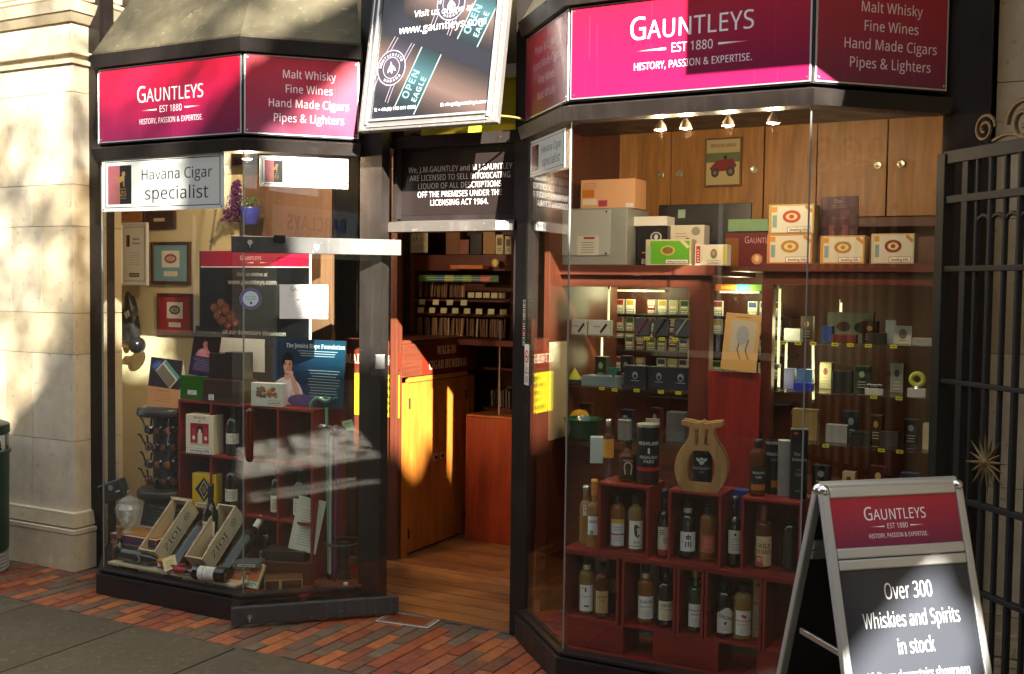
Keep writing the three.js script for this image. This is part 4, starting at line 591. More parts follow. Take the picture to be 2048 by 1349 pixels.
{ const q = print(560, 400, (g, w, h) => { const k = g.createLinearGradient(0, 0, w, 0); k.addColorStop(0, '#1b2c4c'); k.addColorStop(1, '#123a52'); g.fillStyle = k; g.fillRect(0, 0, w, h); txt(g, 'The Jessica Hope Foundation', 330, 50, 34, '#dfe6ea', { font: 'serif', sx: 0.98 }); lines(g, '#9fb0bd', 180, 66, 340, 3, 14, 4); portrait(g, w, h, 118, 160, 2.3, '#c9988a', '#d9d2dc'); lines(g, '#a9b8c4', 280, 180, 250, 10, 17, 4); oval(g, '#5a4a86', 250, 370, 120, 40); });
  const t = thing('charity_poster', 'blue charity poster with a woman leaning on her hand', 'poster', [-3.77, 1.075, -4.70]); t.rotation.x = -0.06; part(t, 'board', box(0.50, 0.37, 0.006, 0.001), M.offblack, [0, 0.185, 0]); part(t, 'poster_print', sheet(0.496, 0.366, q), q.pg.gloss, [0, 0.185, 0.004]); }
{ const q = print(200, 140, (g, w, h) => { fill(g, '#cfd6d0', 0, 0, w, h); for (let i = 0; i < 40; i++) oval(g, pick(['#a4572a', '#c79a3a', '#6a7a4a', '#b4836a', '#4a5a6a']), 100 + rr(-60, 60), 55 + rr(-30, 30), 12, 10); warn(g, 'Smoking kills', 110, 104, 84, 26); }); pbox('cigar_box', 'white cigar box with floral lady print behind the door handle', 'cigar box', [-3.97, 1.072, -4.62], [0.195, 0.13, 0.05], M.white, q, 0.2); }
single('cream_card', 'plain cream card standing behind the black cigar boxes', 'card', box(0.42, 0.19, 0.006, 0), M.paper, [-4.36, 1.335, -4.79]);
// ------------------------------------------------------------------ first bay: pipe carousel
{
  single('pine_pedestal', 'plain pine pedestal carrying the pipe carousel', 'pedestal', box(0.33, 0.35, 0.3, 0.003), M.pineV, [-4.80, 0.298, -4.72]);
  const t = thing('pipe_carousel', 'round clear pipe display with black cap and base on pedestal', 'display stand', [-4.79, 0.474, -4.66]);
  part(t, 'base', lathe([[0, 0], [0.15, 0], [0.166, 0.012], [0.166, 0.045], [0.15, 0.06], [0, 0.06]], 36), M.offblack); part(t, 'cap', lathe([[0, 0.49], [0.16, 0.49], [0.168, 0.5], [0.162, 0.535], [0.14, 0.542], [0, 0.542]], 36), M.offblack);
  part(t, 'clear_drum', cyl(0.141, 0.141, 0.43, 36, true), M.clear, [0, 0.275, 0]); part(t, 'pole', cyl(0.018, 0.018, 0.43, 12), M.blackgloss, [0, 0.275, 0]); part(t, 'core', cyl(0.075, 0.075, 0.43, 20), M.offblack, [0, 0.275, 0]);
  const bowl = lathe([[0, 0], [0.012, 0.002], [0.019, 0.014], [0.02, 0.034], [0.017, 0.042], [0.012, 0.042], [0.011, 0.016], [0, 0.014]], 14), stem = tube([[0.012, 0.012, 0], [0.05, 0.03, 0], [0.09, 0.05, 0], [0.12, 0.05, 0]], 0.0055, 14);
  const bm = [wood(lin(0.2, 0.05, 0.02)), wood(lin(0.42, 0.1, 0.03)), M.offblack, wood(lin(0.1, 0.03, 0.02))];
  for (let k = 0; k < 4; k++) for (let i = 0; i < 6; i++) { const a = -0.9 + i * 0.55 + (k % 2) * 0.2, p = thing('tobacco_pipe', 'curved tobacco pipe racked inside the clear round display', 'pipe', [-4.79 + Math.sin(a) * 0.108, 0.56 + k * 0.1, -4.66 + Math.cos(a) * 0.108], a - 0.5, 'pipes in the carousel'); p.rotation.z = 0.5; part(p, 'bowl', bowl, bm[(i + k * 2) % 4]); part(p, 'stem', stem, M.blackgloss); part(p, 'silver_band', cyl(0.0068, 0.0068, 0.014, 10).rotateZ(PI / 2 - 0.5), M.chrome, [0.045, 0.028, 0]); }
  const q = print(260, 330, (g, w, h) => { fill(g, '#2a2028', 0, 0, w, h); fill(g, '#d99a62', 0, 200, w, 130); oval(g, '#2a56a8', 60, 50, 46, 30, -0.6); txt(g, 'Café', 60, 60, 30, '#7fb0e8', { rot: -0.5 }); g.save(); g.translate(150, 110); g.rotate(0.7); fill(g, '#ded6c0', -90, -60, 170, 110); fill(g, '#3a2a20', -80, -20, 150, 66); for (let i = 0; i < 9; i++) fill(g, '#c8b898', -74 + i * 16, -14, 7, 54); fill(g, '#4aa8a4', -80, -58, 160, 20); g.restore(); txt(g, 'MINI CIGARS', 130, 228, 16, '#7a4a20'); lines(g, '#a86a38', 60, 244, 140, 4, 16, 3); });
  const l = thing('leaflet_stand', 'orange and brown cigar leaflet card standing on the carousel', 'leaflet', [-4.78, 1.017, -4.62], 0.0); l.rotation.set(-0.1, 0.0, -0.05); part(l, 'card', box(0.26, 0.285, 0.004, 0), M.paper, [0, 0.143, 0]); part(l, 'print', sheet(0.258, 0.283, q), q.pg.card, [0, 0.143, 0.003]); part(l, 'strut', hexa([[0.13, 0.0, 0.0], [0.13, 0, -0.1], [0.126, 0, -0.1], [0.126, 0, 0]], [[0.13, 0.27, 0], [0.13, 0.26, -0.006], [0.126, 0.26, -0.006], [0.126, 0.27, 0]]), M.paper);
}
// ------------------------------------------------------------------ first bay: front row
const boards = [[-4.59, 0.46, -4.315], [-4.12, 0.47, -4.325]];
boards.forEach(([x, w, z], i) => single('pine_board', ['pale pine board at the window front under the lying dark bottle', 'pale pine board under the labelled lying bottle by pane joint'][i], 'board', box(w, 0.012, 0.13, 0.001), M.pine, [x, 0.166 - i * 0.004, z], [0, 0, i ? -0.012 : 0]));
{ const rd = [0.2, 0.03, 0.03]; const q = print(200, 50, (g, w, h) => { fill(g, '#7d1018', 0, 0, w, h); for (let i = 0; i < 14; i++) oval(g, '#c9a46a', 8 + i * 14, 14 + (i % 2) * 6, 5, 4); fill(g, '#d8c9a8', 0, 42, w, 8); fill(g, '#dfe4dc', 4, 6, 26, 24); });
  const q2 = print(200, 40, (g, w, h) => { fill(g, '#d9cfae', 0, 0, w, h); lines(g, '#7a6a4a', 30, 12, 140, 2, 12, 3); });
  [[-4.72, 0.126, -4.34, 0.16, 0.034, q], [-4.545, 0.126, -4.34, 0.17, 0.034, q2], [-4.37, 0.126, -4.33, 0.15, 0.034, q], [-4.20, 0.126, -4.33, 0.17, 0.034, q2], [-4.02, 0.126, -4.34, 0.18, 0.034, q2]].forEach(([x, y, z, w, h, p], i) => pbox('cigarillo_box', ['dark red cigarillo box under board end by glass jar', 'cream cigarillo box under the lying dark bottle', 'dark red cigarillo box under the two board ends', 'cream cigarillo box under the labelled lying bottle', 'cream cigarillo box under the end of second board'][i], 'cigarillo box', [x, y, z], [w, h, 0.1], p === q ? flat(lin(...rd), 0.5) : M.paper, p));
  pbox('cigarillo_box', 'red and gold cigarillo packet lying on the pine boards', 'cigarillo box', [-4.37, 0.174, -4.29], [0.165, 0.042, 0.06], flat(lin(...rd), 0.5), q, -0.05); }
function lying(label, x, y, z, yaw, roll, o) { const t = bottle('wine_bottle', label, 'bottle', [x, y, z], 0, o); t.rotation.set(0, yaw, roll, 'YXZ'); return t; }
lying('dark bottle with orange capsule lying on the pine board', -4.755, 0.212, -4.31, 0.02, -PI / 2 - 0.02, { r: 0.04, H: 0.335, body: 0.21, soft: 1, sh: 0.06, rn: 0.0155, cap: flat(lin(0.6, 0.27, 0.02), 0.4), capH: 0.075, lab: print(60, 60, (g, w, h) => { fill(g, '#0c0c0c', 0, 0, w, h); oval(g, '#9a9a94', 30, 30, 26, 18); oval(g, '#0c0c0c', 30, 36, 22, 16); }), labH: 0.07, labY: 0.14, ang: 1.2 });
lying('dark bottle with white label and red capsule lying by pane joint', -3.955, 0.208, -4.275, 0.08, PI / 2 + 0.03, { r: 0.041, H: 0.345, body: 0.2, sh: 0.05, soft: 1, rn: 0.0155, cap: flat(lin(0.35, 0.015, 0.04), 0.35), capH: 0.07, lab: print(90, 110, (g, w, h) => { fill(g, '#d9d7cb', 0, 0, w, h); fill(g, '#222', 0, 34, w, 3); lines(g, '#888', 20, 60, 50, 3, 12, 3); }), labH: 0.105, labY: 0.115, ang: 2.6 });
const zio = print(330, 130, (g, w, h) => { fill(g, '#cfc9ad', 0, 0, w, h); txt(g, 'ZIOI', 120, 84, 62, '#4a4a40', { font: 'serif', sx: 1.15 }); txt(g, 'CAMPAGNA DEL', 118, 108, 18, '#5a5a4e', { font: 'serif' }); txt(g, 'VINO', 118, 30, 14, '#5a5a4e', { font: 'serif' }); oval(g, '#8f9484', 262, 60, 24, 24); oval(g, '#bfbfa8', 262, 60, 17, 17); oval(g, '#8f9484', 262, 60, 10, 10); });
function wineCrate(label, x, y, z, tilt, caseWine) {
  const t = thing('wine_crate', label, 'wine crate', [x, y, z]); t.rotation.set(tilt, 0, 0); const w = 0.11, L = 0.36, d = 0.115;
  part(t, 'floor_board', box(w - 0.002, 0.006, L, 0.001), M.pine, [0, 0.003, -L / 2]);
  for (const s of [-1, 1]) part(t, 'side_board', box(0.009, d, L, 0.001), M.pine, [s * (w / 2 + 0.004), d / 2, -L / 2]);
  part(t, 'end_board', box(w - 0.002, d - 0.006, 0.009, 0.001), M.pine, [0, d / 2 + 0.003, -0.006]); part(t, 'end_board', box(w - 0.002, d - 0.006, 0.009, 0.001), M.pine, [0, d / 2 + 0.003, -L + 0.006]);
  part(t, 'crate_print', sheet(L - 0.01, d - 0.004, zio), zio.pg.paper, [w / 2 + 0.0095, d / 2, -L / 2], [0, PI / 2, 0]);
  return t;
}
const ct = 0.75;
wineCrate('pale pine wine crate leaning back beside the red crate', -4.545, 0.18, -4.35, ct); wineCrate('pale pine wine crate leaning back between two champagne bottles', -4.195, 0.185, -4.35, ct);
function leaning(label, x, y, z, tilt, side, o) { const t = bottle('champagne_bottle', label, 'bottle', [x, y, z], 0, o); t.rotation.set(-tilt, 0, side, 'XYZ'); return t; }
leaning('dark bottle with orange label inside the first pine crate', -4.545, 0.21, -4.36, PI / 2 - ct, 0, { r: 0.038, H: 0.3, soft: 1, lab: print(60, 80, (g, w, h) => { fill(g, '#d98a12', 0, 0, w, h); }), ang: 2, labH: 0.1, labY: 0.14, cap: M.offblack, capH: 0.06 });
leaning('dark bottle with white label inside the second pine crate', -4.195, 0.215, -4.36, PI / 2 - ct, 0, { r: 0.038, H: 0.3, soft: 1, lab: plainLab, ang: 2, labH: 0.1, labY: 0.14, cap: M.offblack, capH: 0.06 });
{ const gold = std({ color: lin(0.75, 0.7, 0.4), roughness: 0.35, metalness: 0.5 });
  const b = leaning('large champagne bottle with gold neck foil leaning between the pine crates', -4.365, 0.18, -4.31, 0.86, 0, { r: 0.05, H: 0.46, body: 0.25, soft: 1, sh: 0.13, rn: 0.018, cap: M.offblack, capH: 0.1, glass: M.wine });
  part(b, 'neck_foil', lathe([[0.026, 0.335], [0.029, 0.34], [0.0215, 0.40], [0.0205, 0.402]], 20), gold);
  const q = print(90, 90, (g, w, h) => { fill(g, '#e6dca0', 0, 0, w, h); lines(g, '#8a7a3a', 16, 26, 58, 5, 11, 3); }); const tg = thing('neck_tag', 'cream paper tag hanging on the leaning champagne bottle', 'tag', [-4.355, 0.222, -4.262]); tg.rotation.set(-0.5, 0.3, 0.6); part(tg, 'card', box(0.075, 0.075, 0.002, 0), M.paper); part(tg, 'tag_print', sheet(0.073, 0.073, q), q.pg.paper, [0, 0, 0.0016]);
  leaning('champagne bottle with silver foil leaning behind the glass door', -4.03, 0.18, -4.33, 0.86, 0, { r: 0.047, H: 0.4, body: 0.24, soft: 1, sh: 0.1, rn: 0.017, cap: flat(lin(0.6, 0.62, 0.58), 0.35), capH: 0.1 }); }
{ // left corner
  const q = print(230, 130, (g, w, h) => { fill(g, '#16171a', 0, 0, w, h); txt(g, 'The Finest Havana', 115, 50, 20, '#8a8878', { font: 'serif' }); lines(g, '#6b6a60', 30, 62, 170, 3, 14, 2); lines(g, '#5b5a52', 20, 106, 190, 1, 14, 2); oval(g, '#9c8a4a', 150, 22, 16, 6); });
  const c = thing('cigar_chest', 'red cigar chest with patterned purple border and open top', 'cigar box', [-4.72, 0.125, -4.43], 0.0); part(c, 'lower_case', box(0.35, 0.12, 0.17, 0.002), wood(lin(0.3, 0.03, 0.02), true), [0, 0.06, 0]);
  const t = part(c, 'lid', box(0.375, 0.2, 0.01, 0.002), M.pine, [0.04, 0.285, -0.115], [-0.25, 0, 0]); part(t, 'lid_print', sheet(0.345, 0.175, q), q.pg.card, [0, 0, 0.0058]);
  const pt = print(300, 60, (g, w, h) => { fill(g, '#4a2a5a', 0, 0, w, h); for (let i = 0; i < 20; i++) { oval(g, '#8a2a2a', 8 + i * 16, 12, 7, 6); oval(g, '#b99a5a', 8 + i * 16, 50, 6, 5); } });
  part(c, 'tray', box(0.36, 0.062, 0.18, 0.002), M.pine, [0, 0.152, 0]); part(c, 'border_print', sheet(0.358, 0.06, pt), pt.pg.card, [0, 0.152, 0.0908]); part(c, 'border_print', sheet(0.178, 0.06, pt), pt.pg.card, [0.1808, 0.152, 0], [0, PI / 2, 0]); part(c, 'tray_recess', box(0.32, 0.004, 0.14, 0), M.oakH, [0, 0.1855, 0]);
  const j = thing('crystal_jar', 'cut glass lidded jar with knob standing on cigar chest corner', 'jar', [-4.80, 0.3105, -4.38]);
  part(j, 'foot', lathe([[0, 0], [0.034, 0], [0.034, 0.006], [0.012, 0.016], [0.014, 0.03]], 20), M.crystal); part(j, 'bowl', lathe([[0.014, 0.03], [0.04, 0.055], [0.066, 0.11], [0.072, 0.145], [0.058, 0.17], [0.05, 0.178]], 16), M.crystal); part(j, 'lid', lathe([[0.054, 0.179], [0.05, 0.195], [0.025, 0.215], [0.012, 0.222], [0.016, 0.235], [0.013, 0.25], [0, 0.253]], 16), M.crystal);
  const cs = thing('camera_case', 'tilted black hard lighter case with chrome clasp in corner', 'case', [-4.868, 0.50, -4.36]); cs.rotation.set(0, 0.2, 0.38); part(cs, 'case_body', box(0.17, 0.11, 0.06, 0.012), M.offblack, [0, 0.055, 0]); part(cs, 'clasp', box(0.03, 0.012, 0.01, 0.003), M.chrome, [0.05, 0.04, 0.032]); part(cs, 'badge', cyl(0.016, 0.016, 0.004, 20).rotateX(PI / 2), M.steel, [0.01, 0.075, 0.031]);
  bottle('small_bottle', 'small dark miniature bottle with foil top in bay corner', 'bottle', [-4.815, 0.126, -4.33], 0.3, { r: 0.035, H: 0.235, body: 0.1, soft: 1, sh: 0.06, rn: 0.0125, cap: flat(lin(0.3, 0.16, 0.06), 0.4), capH: 0.07, lab: print(60, 30, (g, w, h) => { fill(g, '#ddd8cc', 0, 0, w, h); lines(g, '#666', 8, 8, 44, 2, 10, 2); }), labH: 0.028, labY: 0.026 });
  for (const [i, x] of [-4.872, -4.845].entries()) single('cigar_tube', ['orange cedar cigar tube by the window corner', 'second orange cedar cigar tube beside miniature bottle'][i], 'cigar tube', cyl(0.008, 0.008, 0.15, 10), M.oak, [x, 0.2, -4.345 + i * 0.012], [0, 0, 0.06 - i * 0.12], 'cedar tubes');
  const wg = thing('wine_glass', 'empty stemmed wine glass behind first pine crate', 'wine glass', [-4.50, 0.1235, -4.53]); part(wg, 'glass', lathe([[0.03, 0], [0.006, 0.006], [0.005, 0.16], [0.03, 0.2], [0.04, 0.25], [0.034, 0.31]], 20), M.clear);
}
{ // right end of first bay, behind the door
  const op = print(110, 190, (g, w, h) => { fill(g, '#c8642c', 0, 0, w, h); g.strokeStyle = '#ead9a8'; g.lineWidth = 6; g.strokeRect(4, 4, w - 8, h - 8); oval(g, '#8a3a1a', 62, 70, 12, 14); fill(g, '#b9d8c4', 6, 140, w - 12, 44); txt(g, 'Smoking', 55, 162, 20, '#222', { bold: 1 }); txt(g, 'kills', 55, 180, 18, '#222', { bold: 1 }); });
  for (const [i, x] of [-3.965, -3.872].entries()) { const t = pbox('cigar_packet', ['orange cigar packet leaning at the pane joint', 'second orange cigar packet leaning behind door rail'][i], 'cigar packet', [x, 0.127, -4.335 - i * 0.03], [0.085, 0.135, 0.02], flat(lin(0.72, 0.68, 0.5), 0.5), op, 0.15, 'orange packets', 'card', -0.5); }
  pbox('cigar_box', 'brown cigar box with cream edging flat behind door rail', 'cigar box', [-3.73, 0.125, -4.46], [0.2, 0.065, 0.12], wood(lin(0.24, 0.08, 0.04), true), print(160, 50, (g, w, h) => { fill(g, '#5a2a1c', 0, 0, w, h); g.strokeStyle = '#bfae72'; g.lineWidth = 8; g.strokeRect(0, 0, w, h); fill(g, '#bfae72', 60, 0, 12, h); }), 0.7);
  pbox('wooden_chest', 'reddish wooden humidor chest behind the glass door', 'humidor', [-3.80, 0.125, -4.60], [0.28, 0.12, 0.16], M.mahoganyH, null, 0.35);
  pbox('leather_box', 'dark strapped leather box on the humidor chest', 'box', [-3.82, 0.2455, -4.60], [0.24, 0.055, 0.14], wood(lin(0.05, 0.03, 0.02), true), null, 0.35);
  pbox('tobacco_tin', 'grey tobacco tin on top of gold cigarette cartons', 'tobacco tin', [-3.925, 0.232, -4.41], [0.15, 0.03, 0.1], flat(lin(0.22, 0.24, 0.25), 0.35, { metalness: 0.6 }), print(120, 26, (g, w, h) => { fill(g, '#70787a', 0, 0, w, h); warn(g, 'Smoking kills', 20, 4, 84, 20); }), 0.4);
  pbox('gold_carton', 'orange and gold cigar carton under the tobacco tin', 'cigar box', [-4.0, 0.172, -4.42], [0.19, 0.058, 0.12], flat(lin(0.5, 0.22, 0.06), 0.4), print(170, 60, (g, w, h) => { fill(g, '#a4562c', 0, 0, w, h); for (const y of [4, 20, 44]) fill(g, '#d9bd7a', 0, y, w, 5); oval(g, '#8a7a3a', 84, 26, 18, 20); }), 0.25);
  pbox('gold_carton', 'lower orange carton beneath the gold banded one', 'cigar box', [-3.99, 0.125, -4.43], [0.18, 0.046, 0.12], flat(lin(0.4, 0.15, 0.05), 0.4), null, 0.2);
  const pr = print(150, 260, (g, w, h) => { fill(g, '#cfd2c2', 0, 0, w, h); txt(g, 'Opus', 100, 30, 18, '#555', { font: 'serif' }); lines(g, '#8f9284', 30, 60, 90, 14, 13, 3); }); const sh = single('price_list', 'tall cream price list card leaning behind the glass door', 'price list', box(0.16, 0.29, 0.004, 0), M.paper, [-3.70, 0.44, -4.62], [-0.15, 0.3, -0.12]); part(sh, 'list_print', sheet(0.156, 0.286, pr), pr.pg.paper, [0, 0, 0.0028]);
  const st = thing('cane_stand', 'black round cane stand with brown base behind glass door', 'cane stand', [-3.53, 0.1255, -4.72]); part(st, 'base_plate', cyl(0.16, 0.165, 0.02, 30), wood(lin(0.16, 0.06, 0.03), true), [0, 0.01, 0]); part(st, 'column', cyl(0.03, 0.04, 0.2, 16), M.offblack, [0, 0.12, 0]); part(st, 'ring', new THREE.TorusGeometry(0.1, 0.008, 8, 30).rotateX(PI / 2), M.offblack, [0, 0.22, 0]); part(st, 'foot', box(0.02, 0.015, 0.02, 0.003), M.white, [0.09, 0.026, 0.1]);
  const canes = [['walking_cane', 'walking cane with pale green crook handle behind door', lin(0.2, 0.42, 0.33), -3.60, -4.68, lin(0.1, 0.3, 0.22)], ['walking_cane', 'silver walking cane standing in the cane stand', lin(0.5, 0.55, 0.5), -3.575, -4.66, lin(0.5, 0.55, 0.5)], ['walking_cane', 'purple walking cane standing in the cane stand', lin(0.12, 0.02, 0.16), -3.53, -4.64, lin(0.1, 0.02, 0.1)]];
  canes.forEach(([n, l, c, x, z, hc], i) => { const t = thing(n, l, 'cane', [x, 0.15, z]); t.rotation.z = 0.02 - i * 0.02; part(t, 'shaft', cyl(0.009, 0.007, i ? 0.78 : 0.93, 10), flat(c, 0.35), [0, i ? 0.39 : 0.465, 0]); part(t, 'handle', tube([[0.04, 0.985 - (i ? 0.15 : 0), 0], [0.0, 0.965 - (i ? 0.15 : 0), 0], [-0.06, 0.98 - (i ? 0.15 : 0), 0], [-0.1, 0.95 - (i ? 0.15 : 0), 0], [-0.105, 0.91 - (i ? 0.15 : 0), 0]], 0.013, 24, 8), phy({ color: hc, roughness: 0.25, clearcoat: 0.6 })); part(t, 'ferrule', cyl(0.009, 0.009, 0.03, 10), M.offblack, [0, 0.012, 0]); });
  const tq = print(60, 60, (g, w, h) => { fill(g, '#b9cfa8', 0, 0, w, h); lines(g, '#555', 10, 16, 40, 3, 12, 3); }); single('price_tag', 'pale green square price tag hanging beside crook handle', 'tag', box(0.06, 0.06, 0.0015, 0), M.paper, [-3.46, 0.995, -4.66], [0, 0.3, 0.25]).add((() => { const m = new THREE.Mesh(sheet(0.058, 0.058, tq), tq.pg.paper); m.name = 'tag_print'; m.position.z = 0.0014; return m; })());
}
{ // halogen in the first bay
  halogen('halogen_spot', 'small lit halogen spot under the soffit of first bay', -3.95, 2.44, -4.42, 0.5);
}
function halogen(name, label, x, y, z, power) {
  const t = thing(name, label, 'spotlight', [x, y, z], 0, 'halogen spots in the bays');
  part(t, 'reflector', lathe([[0.027, -0.032], [0.022, -0.012], [0.01, 0.004], [0.006, 0.012]], 20), std({ color: lin(0.9, 0.75, 0.6), roughness: 0.25, metalness: 0.6, side: THREE.DoubleSide })); part(t, 'stem', cyl(0.004, 0.004, 0.08, 8), M.blackgloss, [0, 0.05, 0]);
  part(t, 'bulb', new THREE.SphereGeometry(0.016, 12, 8), std({ color: 0xffffff, emissive: lin(1, 0.72, 0.42), emissiveIntensity: 0.5 }), [0, -0.022, 0]);
  const s = new THREE.PointLight(lin(1, 0.7, 0.42), power); s.position.set(0, -0.05, 0); s.castShadow = true; s.name = 'halogen_light'; t.add(s); return t;
}
// ------------------------------------------------------------------ inside the doorway
{
  const t = thing('humidor_cabinet', 'cherry wood walk-in humidor front with double doors inside doorway', 'cabinet', [-3.6, 0.1, -5.36]);
  const P = (n, w, h, d, m, x, y, z) => part(t, n, box(w, h, d, 0.002), m, [x, y, z]);
  P('corner_post', 0.045, 2.72, 0.06, M.mahogany, -0.02, 1.36, 0.01);
  P('front_panel', 0.5, 1.31, 0.03, M.mahogany, -0.293, 0.655, 0.0);
  P('door_frame', 0.03, 1.06, 0.07, M.cherry, -0.012, 0.53, -0.06); P('door_frame', 0.03, 1.06, 0.09, M.cherry, -0.012, 0.53, -0.845);
  P('door_frame', 0.03, 0.03, 0.7, M.cherryH, -0.012, 1.075, -0.45);
  P('fascia_board', 0.03, 0.2, 0.9, M.mahoganyH, -0.012, 1.195, -0.48); P('top_board', 0.5, 0.02, 0.95, M.mahoganyH, -0.262, 1.306, -0.47);
  for (const [z, k] of [[-0.27, 1], [-0.617, -1]]) {
    const d = P('door', 0.022, 1.04, 0.343, M.cherry, -0.012, 0.535, z);
    const h = part(d, 'handle', box(0.012, 0.045, 0.05, 0.004), M.steel, [0.014, 0.03, -k * 0.135]); part(d, 'handle_recess', box(0.006, 0.018, 0.03, 0.002), M.offblack, [0.019, 0.03, -k * 0.135]);
    for (const y of [-0.4, 0.4]) part(d, 'hinge', cyl(0.007, 0.007, 0.06, 10), M.brown, [0.013, y, k * 0.165]);
  }
  const wh = print(520, 170, (g, w, h) => { fill(g, '#6d2312', 0, 0, w, h); txt(g, 'WALK-IN', w * 0.46, 66, 66, '#ead9b4', { font: 'serif', bold: 1, sx: 0.62 }); txt(g, 'CIGAR HUMIDOR', w * 0.5, 146, 66, '#ead9b4', { font: 'serif', bold: 1, sx: 0.68 }); });
  part(t, 'fascia_lettering', sheet(0.62, 0.19, wh), wh.pg.card, [0.0042, 1.195, -0.55], [0, PI / 2, 0]);
  const mw = print(520, 110, (g, w, h) => { fill(g, '#6d2312', 0, 0, w, h); txt(g, 'MALT WHISKY', w * 0.5, 84, 82, '#e4d4b4', { font: 'serif', bold: 1, sx: 0.72 }); });
  part(t, 'front_lettering', sheet(0.44, 0.105, mw), mw.pg.card, [-0.2, 1.2, 0.0165]);
  const ys = print(300, 250, (g, w, h) => { fill(g, '#cdb91c', 0, 0, w, h); ['illegal to', 'sell tobacco', 'products', 'to under', 'the age of 18'].forEach((s, i) => txt(g, s, w - 14, 46 + i * 45, 40, '#1a1a12', { bold: 1, align: 'right', sx: 0.8 })); });
  single('age_notice', 'yellow under 18 tobacco notice on the dark wood panel', 'notice', sheet(0.33, 0.255, ys), ys.pg.paper, [-3.755, 1.085, -5.3425]);
}
{
  const t = thing('cigar_cabinet', 'tall mahogany cigar cabinet with open shelves above the humidor', 'cabinet', [-3.70, 1.39, -6.22]);
  const P = (n, w, h, d, m, x, y, z) => part(t, n, box(w, h, d, 0.002), m, [x, y, z]);
  P('side_board', 0.03, 1.4, 0.3, M.mahogany, -0.39, 0.7, -0.16); P('side_board', 0.05, 1.4, 0.3, M.mahogany, 0.405, 0.7, -0.16); P('back_board', 0.76, 1.4, 0.015, M.mahogany, 0.005, 0.7, -0.31);
  for (const y of [0.002, 0.165, 0.262, 0.47, 0.56]) P('shelf', 0.748, 0.016, 0.29, M.mahoganyH, 0.003, y, -0.16);
  P('front_ledge', 0.78, 0.035, 0.2, M.mahoganyH, 0.16, -0.005, 0.09); part(t, 'ledge_knob', new THREE.SphereGeometry(0.018, 14, 10), M.oak, [0.54, 0.0, 0.2]);
  P('pelmet', 0.748, 0.075, 0.012, M.mahoganyH, 0.003, 0.515, -0.02);
  const cg = [lin(0.16, 0.075, 0.03), lin(0.24, 0.12, 0.05), lin(0.11, 0.05, 0.022), lin(0.42, 0.33, 0.18)].map((c) => flat(c, 0.5));
  const rod = new THREE.CapsuleGeometry(0.0075, 0.115, 3, 7);
  const rows = [[1.40, -4.06, -3.36, 46], [1.662, -4.06, -3.68, 26]];
  rows.forEach(([y, x0, x1, n], r) => { for (let i = 0; i < n; i++) { const m = single('cigar', r ? 'cellophaned brown cigar standing on the upper cigar shelf' : 'cellophaned brown cigar leaning on the lower cigar shelf', 'cigar', rod, cg[Math.floor(rnd() * 3.3)], [lerp(x0, x1, (i + 0.5) / n), y + 0.07, -6.26 + rr(-0.02, 0.02)], [-0.2, 0, 0.1 + rr(-0.08, 0.08)], r ? 'cigars on the upper shelf' : 'cigars on the lower shelf'); } });
  const card = box(0.048, 0.036, 0.003, 0.001); const ylw = flat(lin(0.62, 0.58, 0.36), 0.6);
  const cards = [[4, -3.99, -3.66, 1.638, 'cream price card on the middle shelf edge'], [5, -3.605, -3.37, 1.69, 'small cream price card on the upper glass shelf edge'], [8, -4.0, -3.36, 1.583, 'cream price card on lower cigar shelf edge']];
  cards.forEach(([n, a, b, y, l], r) => { for (let i = 0; i < n; i++) single('price_card', l, 'price card', card, ylw, [lerp(a, b, i / (n - 1)), y, -6.205], [-0.1, 0, 0], 'price cards row ' + ['middle', 'upper', 'lower'][r]); });
  const gs = print(600, 40, (g, w, h) => { for (let i = 0; i < 9; i++) fill(g, ['#7d9a4a', '#3f8a5a', '#2f6a8a', '#a8b86a', '#4a8a7a', '#8aa84a', '#2a5a6a', '#b84a3a', '#5a7a5a'][i], i * 67, 0, 67, h); lines(g, '#e8e8c8', 20, 14, 560, 2, 12, 3); }); single('header_strip', 'green and blue printed header strip across the cigar shelves', 'sign strip', sheet(0.62, 0.042, gs), gs.pg.card, [-3.70, 1.80, -6.19]);
  [[-3.79, 0.11, 0.16, lin(0.2, 0.08, 0.03), 'brown wooden cigar box on the top shelf'], [-3.70, 0.07, 0.1, lin(0.3, 0.1, 0.06), 'small reddish box on the top shelf'], [-3.61, 0.09, 0.14, lin(0.02, 0.02, 0.02), 'black box on the top shelf'], [-3.51, 0.09, 0.16, lin(0.42, 0.22, 0.07), 'tan cedar box on the top shelf'], [-3.43, 0.06, 0.13, lin(0.55, 0.5, 0.35), 'cream labelled carton on the top shelf'], [-3.365, 0.05, 0.12, lin(0.6, 0.56, 0.3), 'pale yellow carton at the top shelf end']].forEach(([x, w, h, c, l]) => pbox('small_box', l, 'box', [x, 1.962, -6.32], [w, h, 0.1], flat(c, 0.5), x > -3.48 ? print(60, 80, (g, w2, h2) => { fill(g, '#cfc59a', 0, 0, w2, h2); fill(g, '#6a3a2a', 12, 14, 36, 30); lines(g, '#444', 10, 54, 40, 2, 9, 3); }) : null));
  const ai = print(140, 150, (g, w, h) => { fill(g, '#d9cfae', 0, 0, w, h); txt(g, 'A.I.T.S.', 70, 70, 36, '#7a3a22', { font: 'serif', sx: 0.95 }); fill(g, '#b02a1a', 44, 14, 5, 46); lines(g, '#8a8066', 14, 96, 112, 3, 14, 3); }); single('trade_card', 'cream trade association card hanging at the top of cigar cabinet', 'card', box(0.135, 0.145, 0.004, 0), M.paper, [-4.0, 2.045, -6.18]).add((() => { const m = new THREE.Mesh(sheet(0.132, 0.142, ai), ai.pg.paper); m.name = 'card_print'; m.position.z = 0.0028; return m; })());
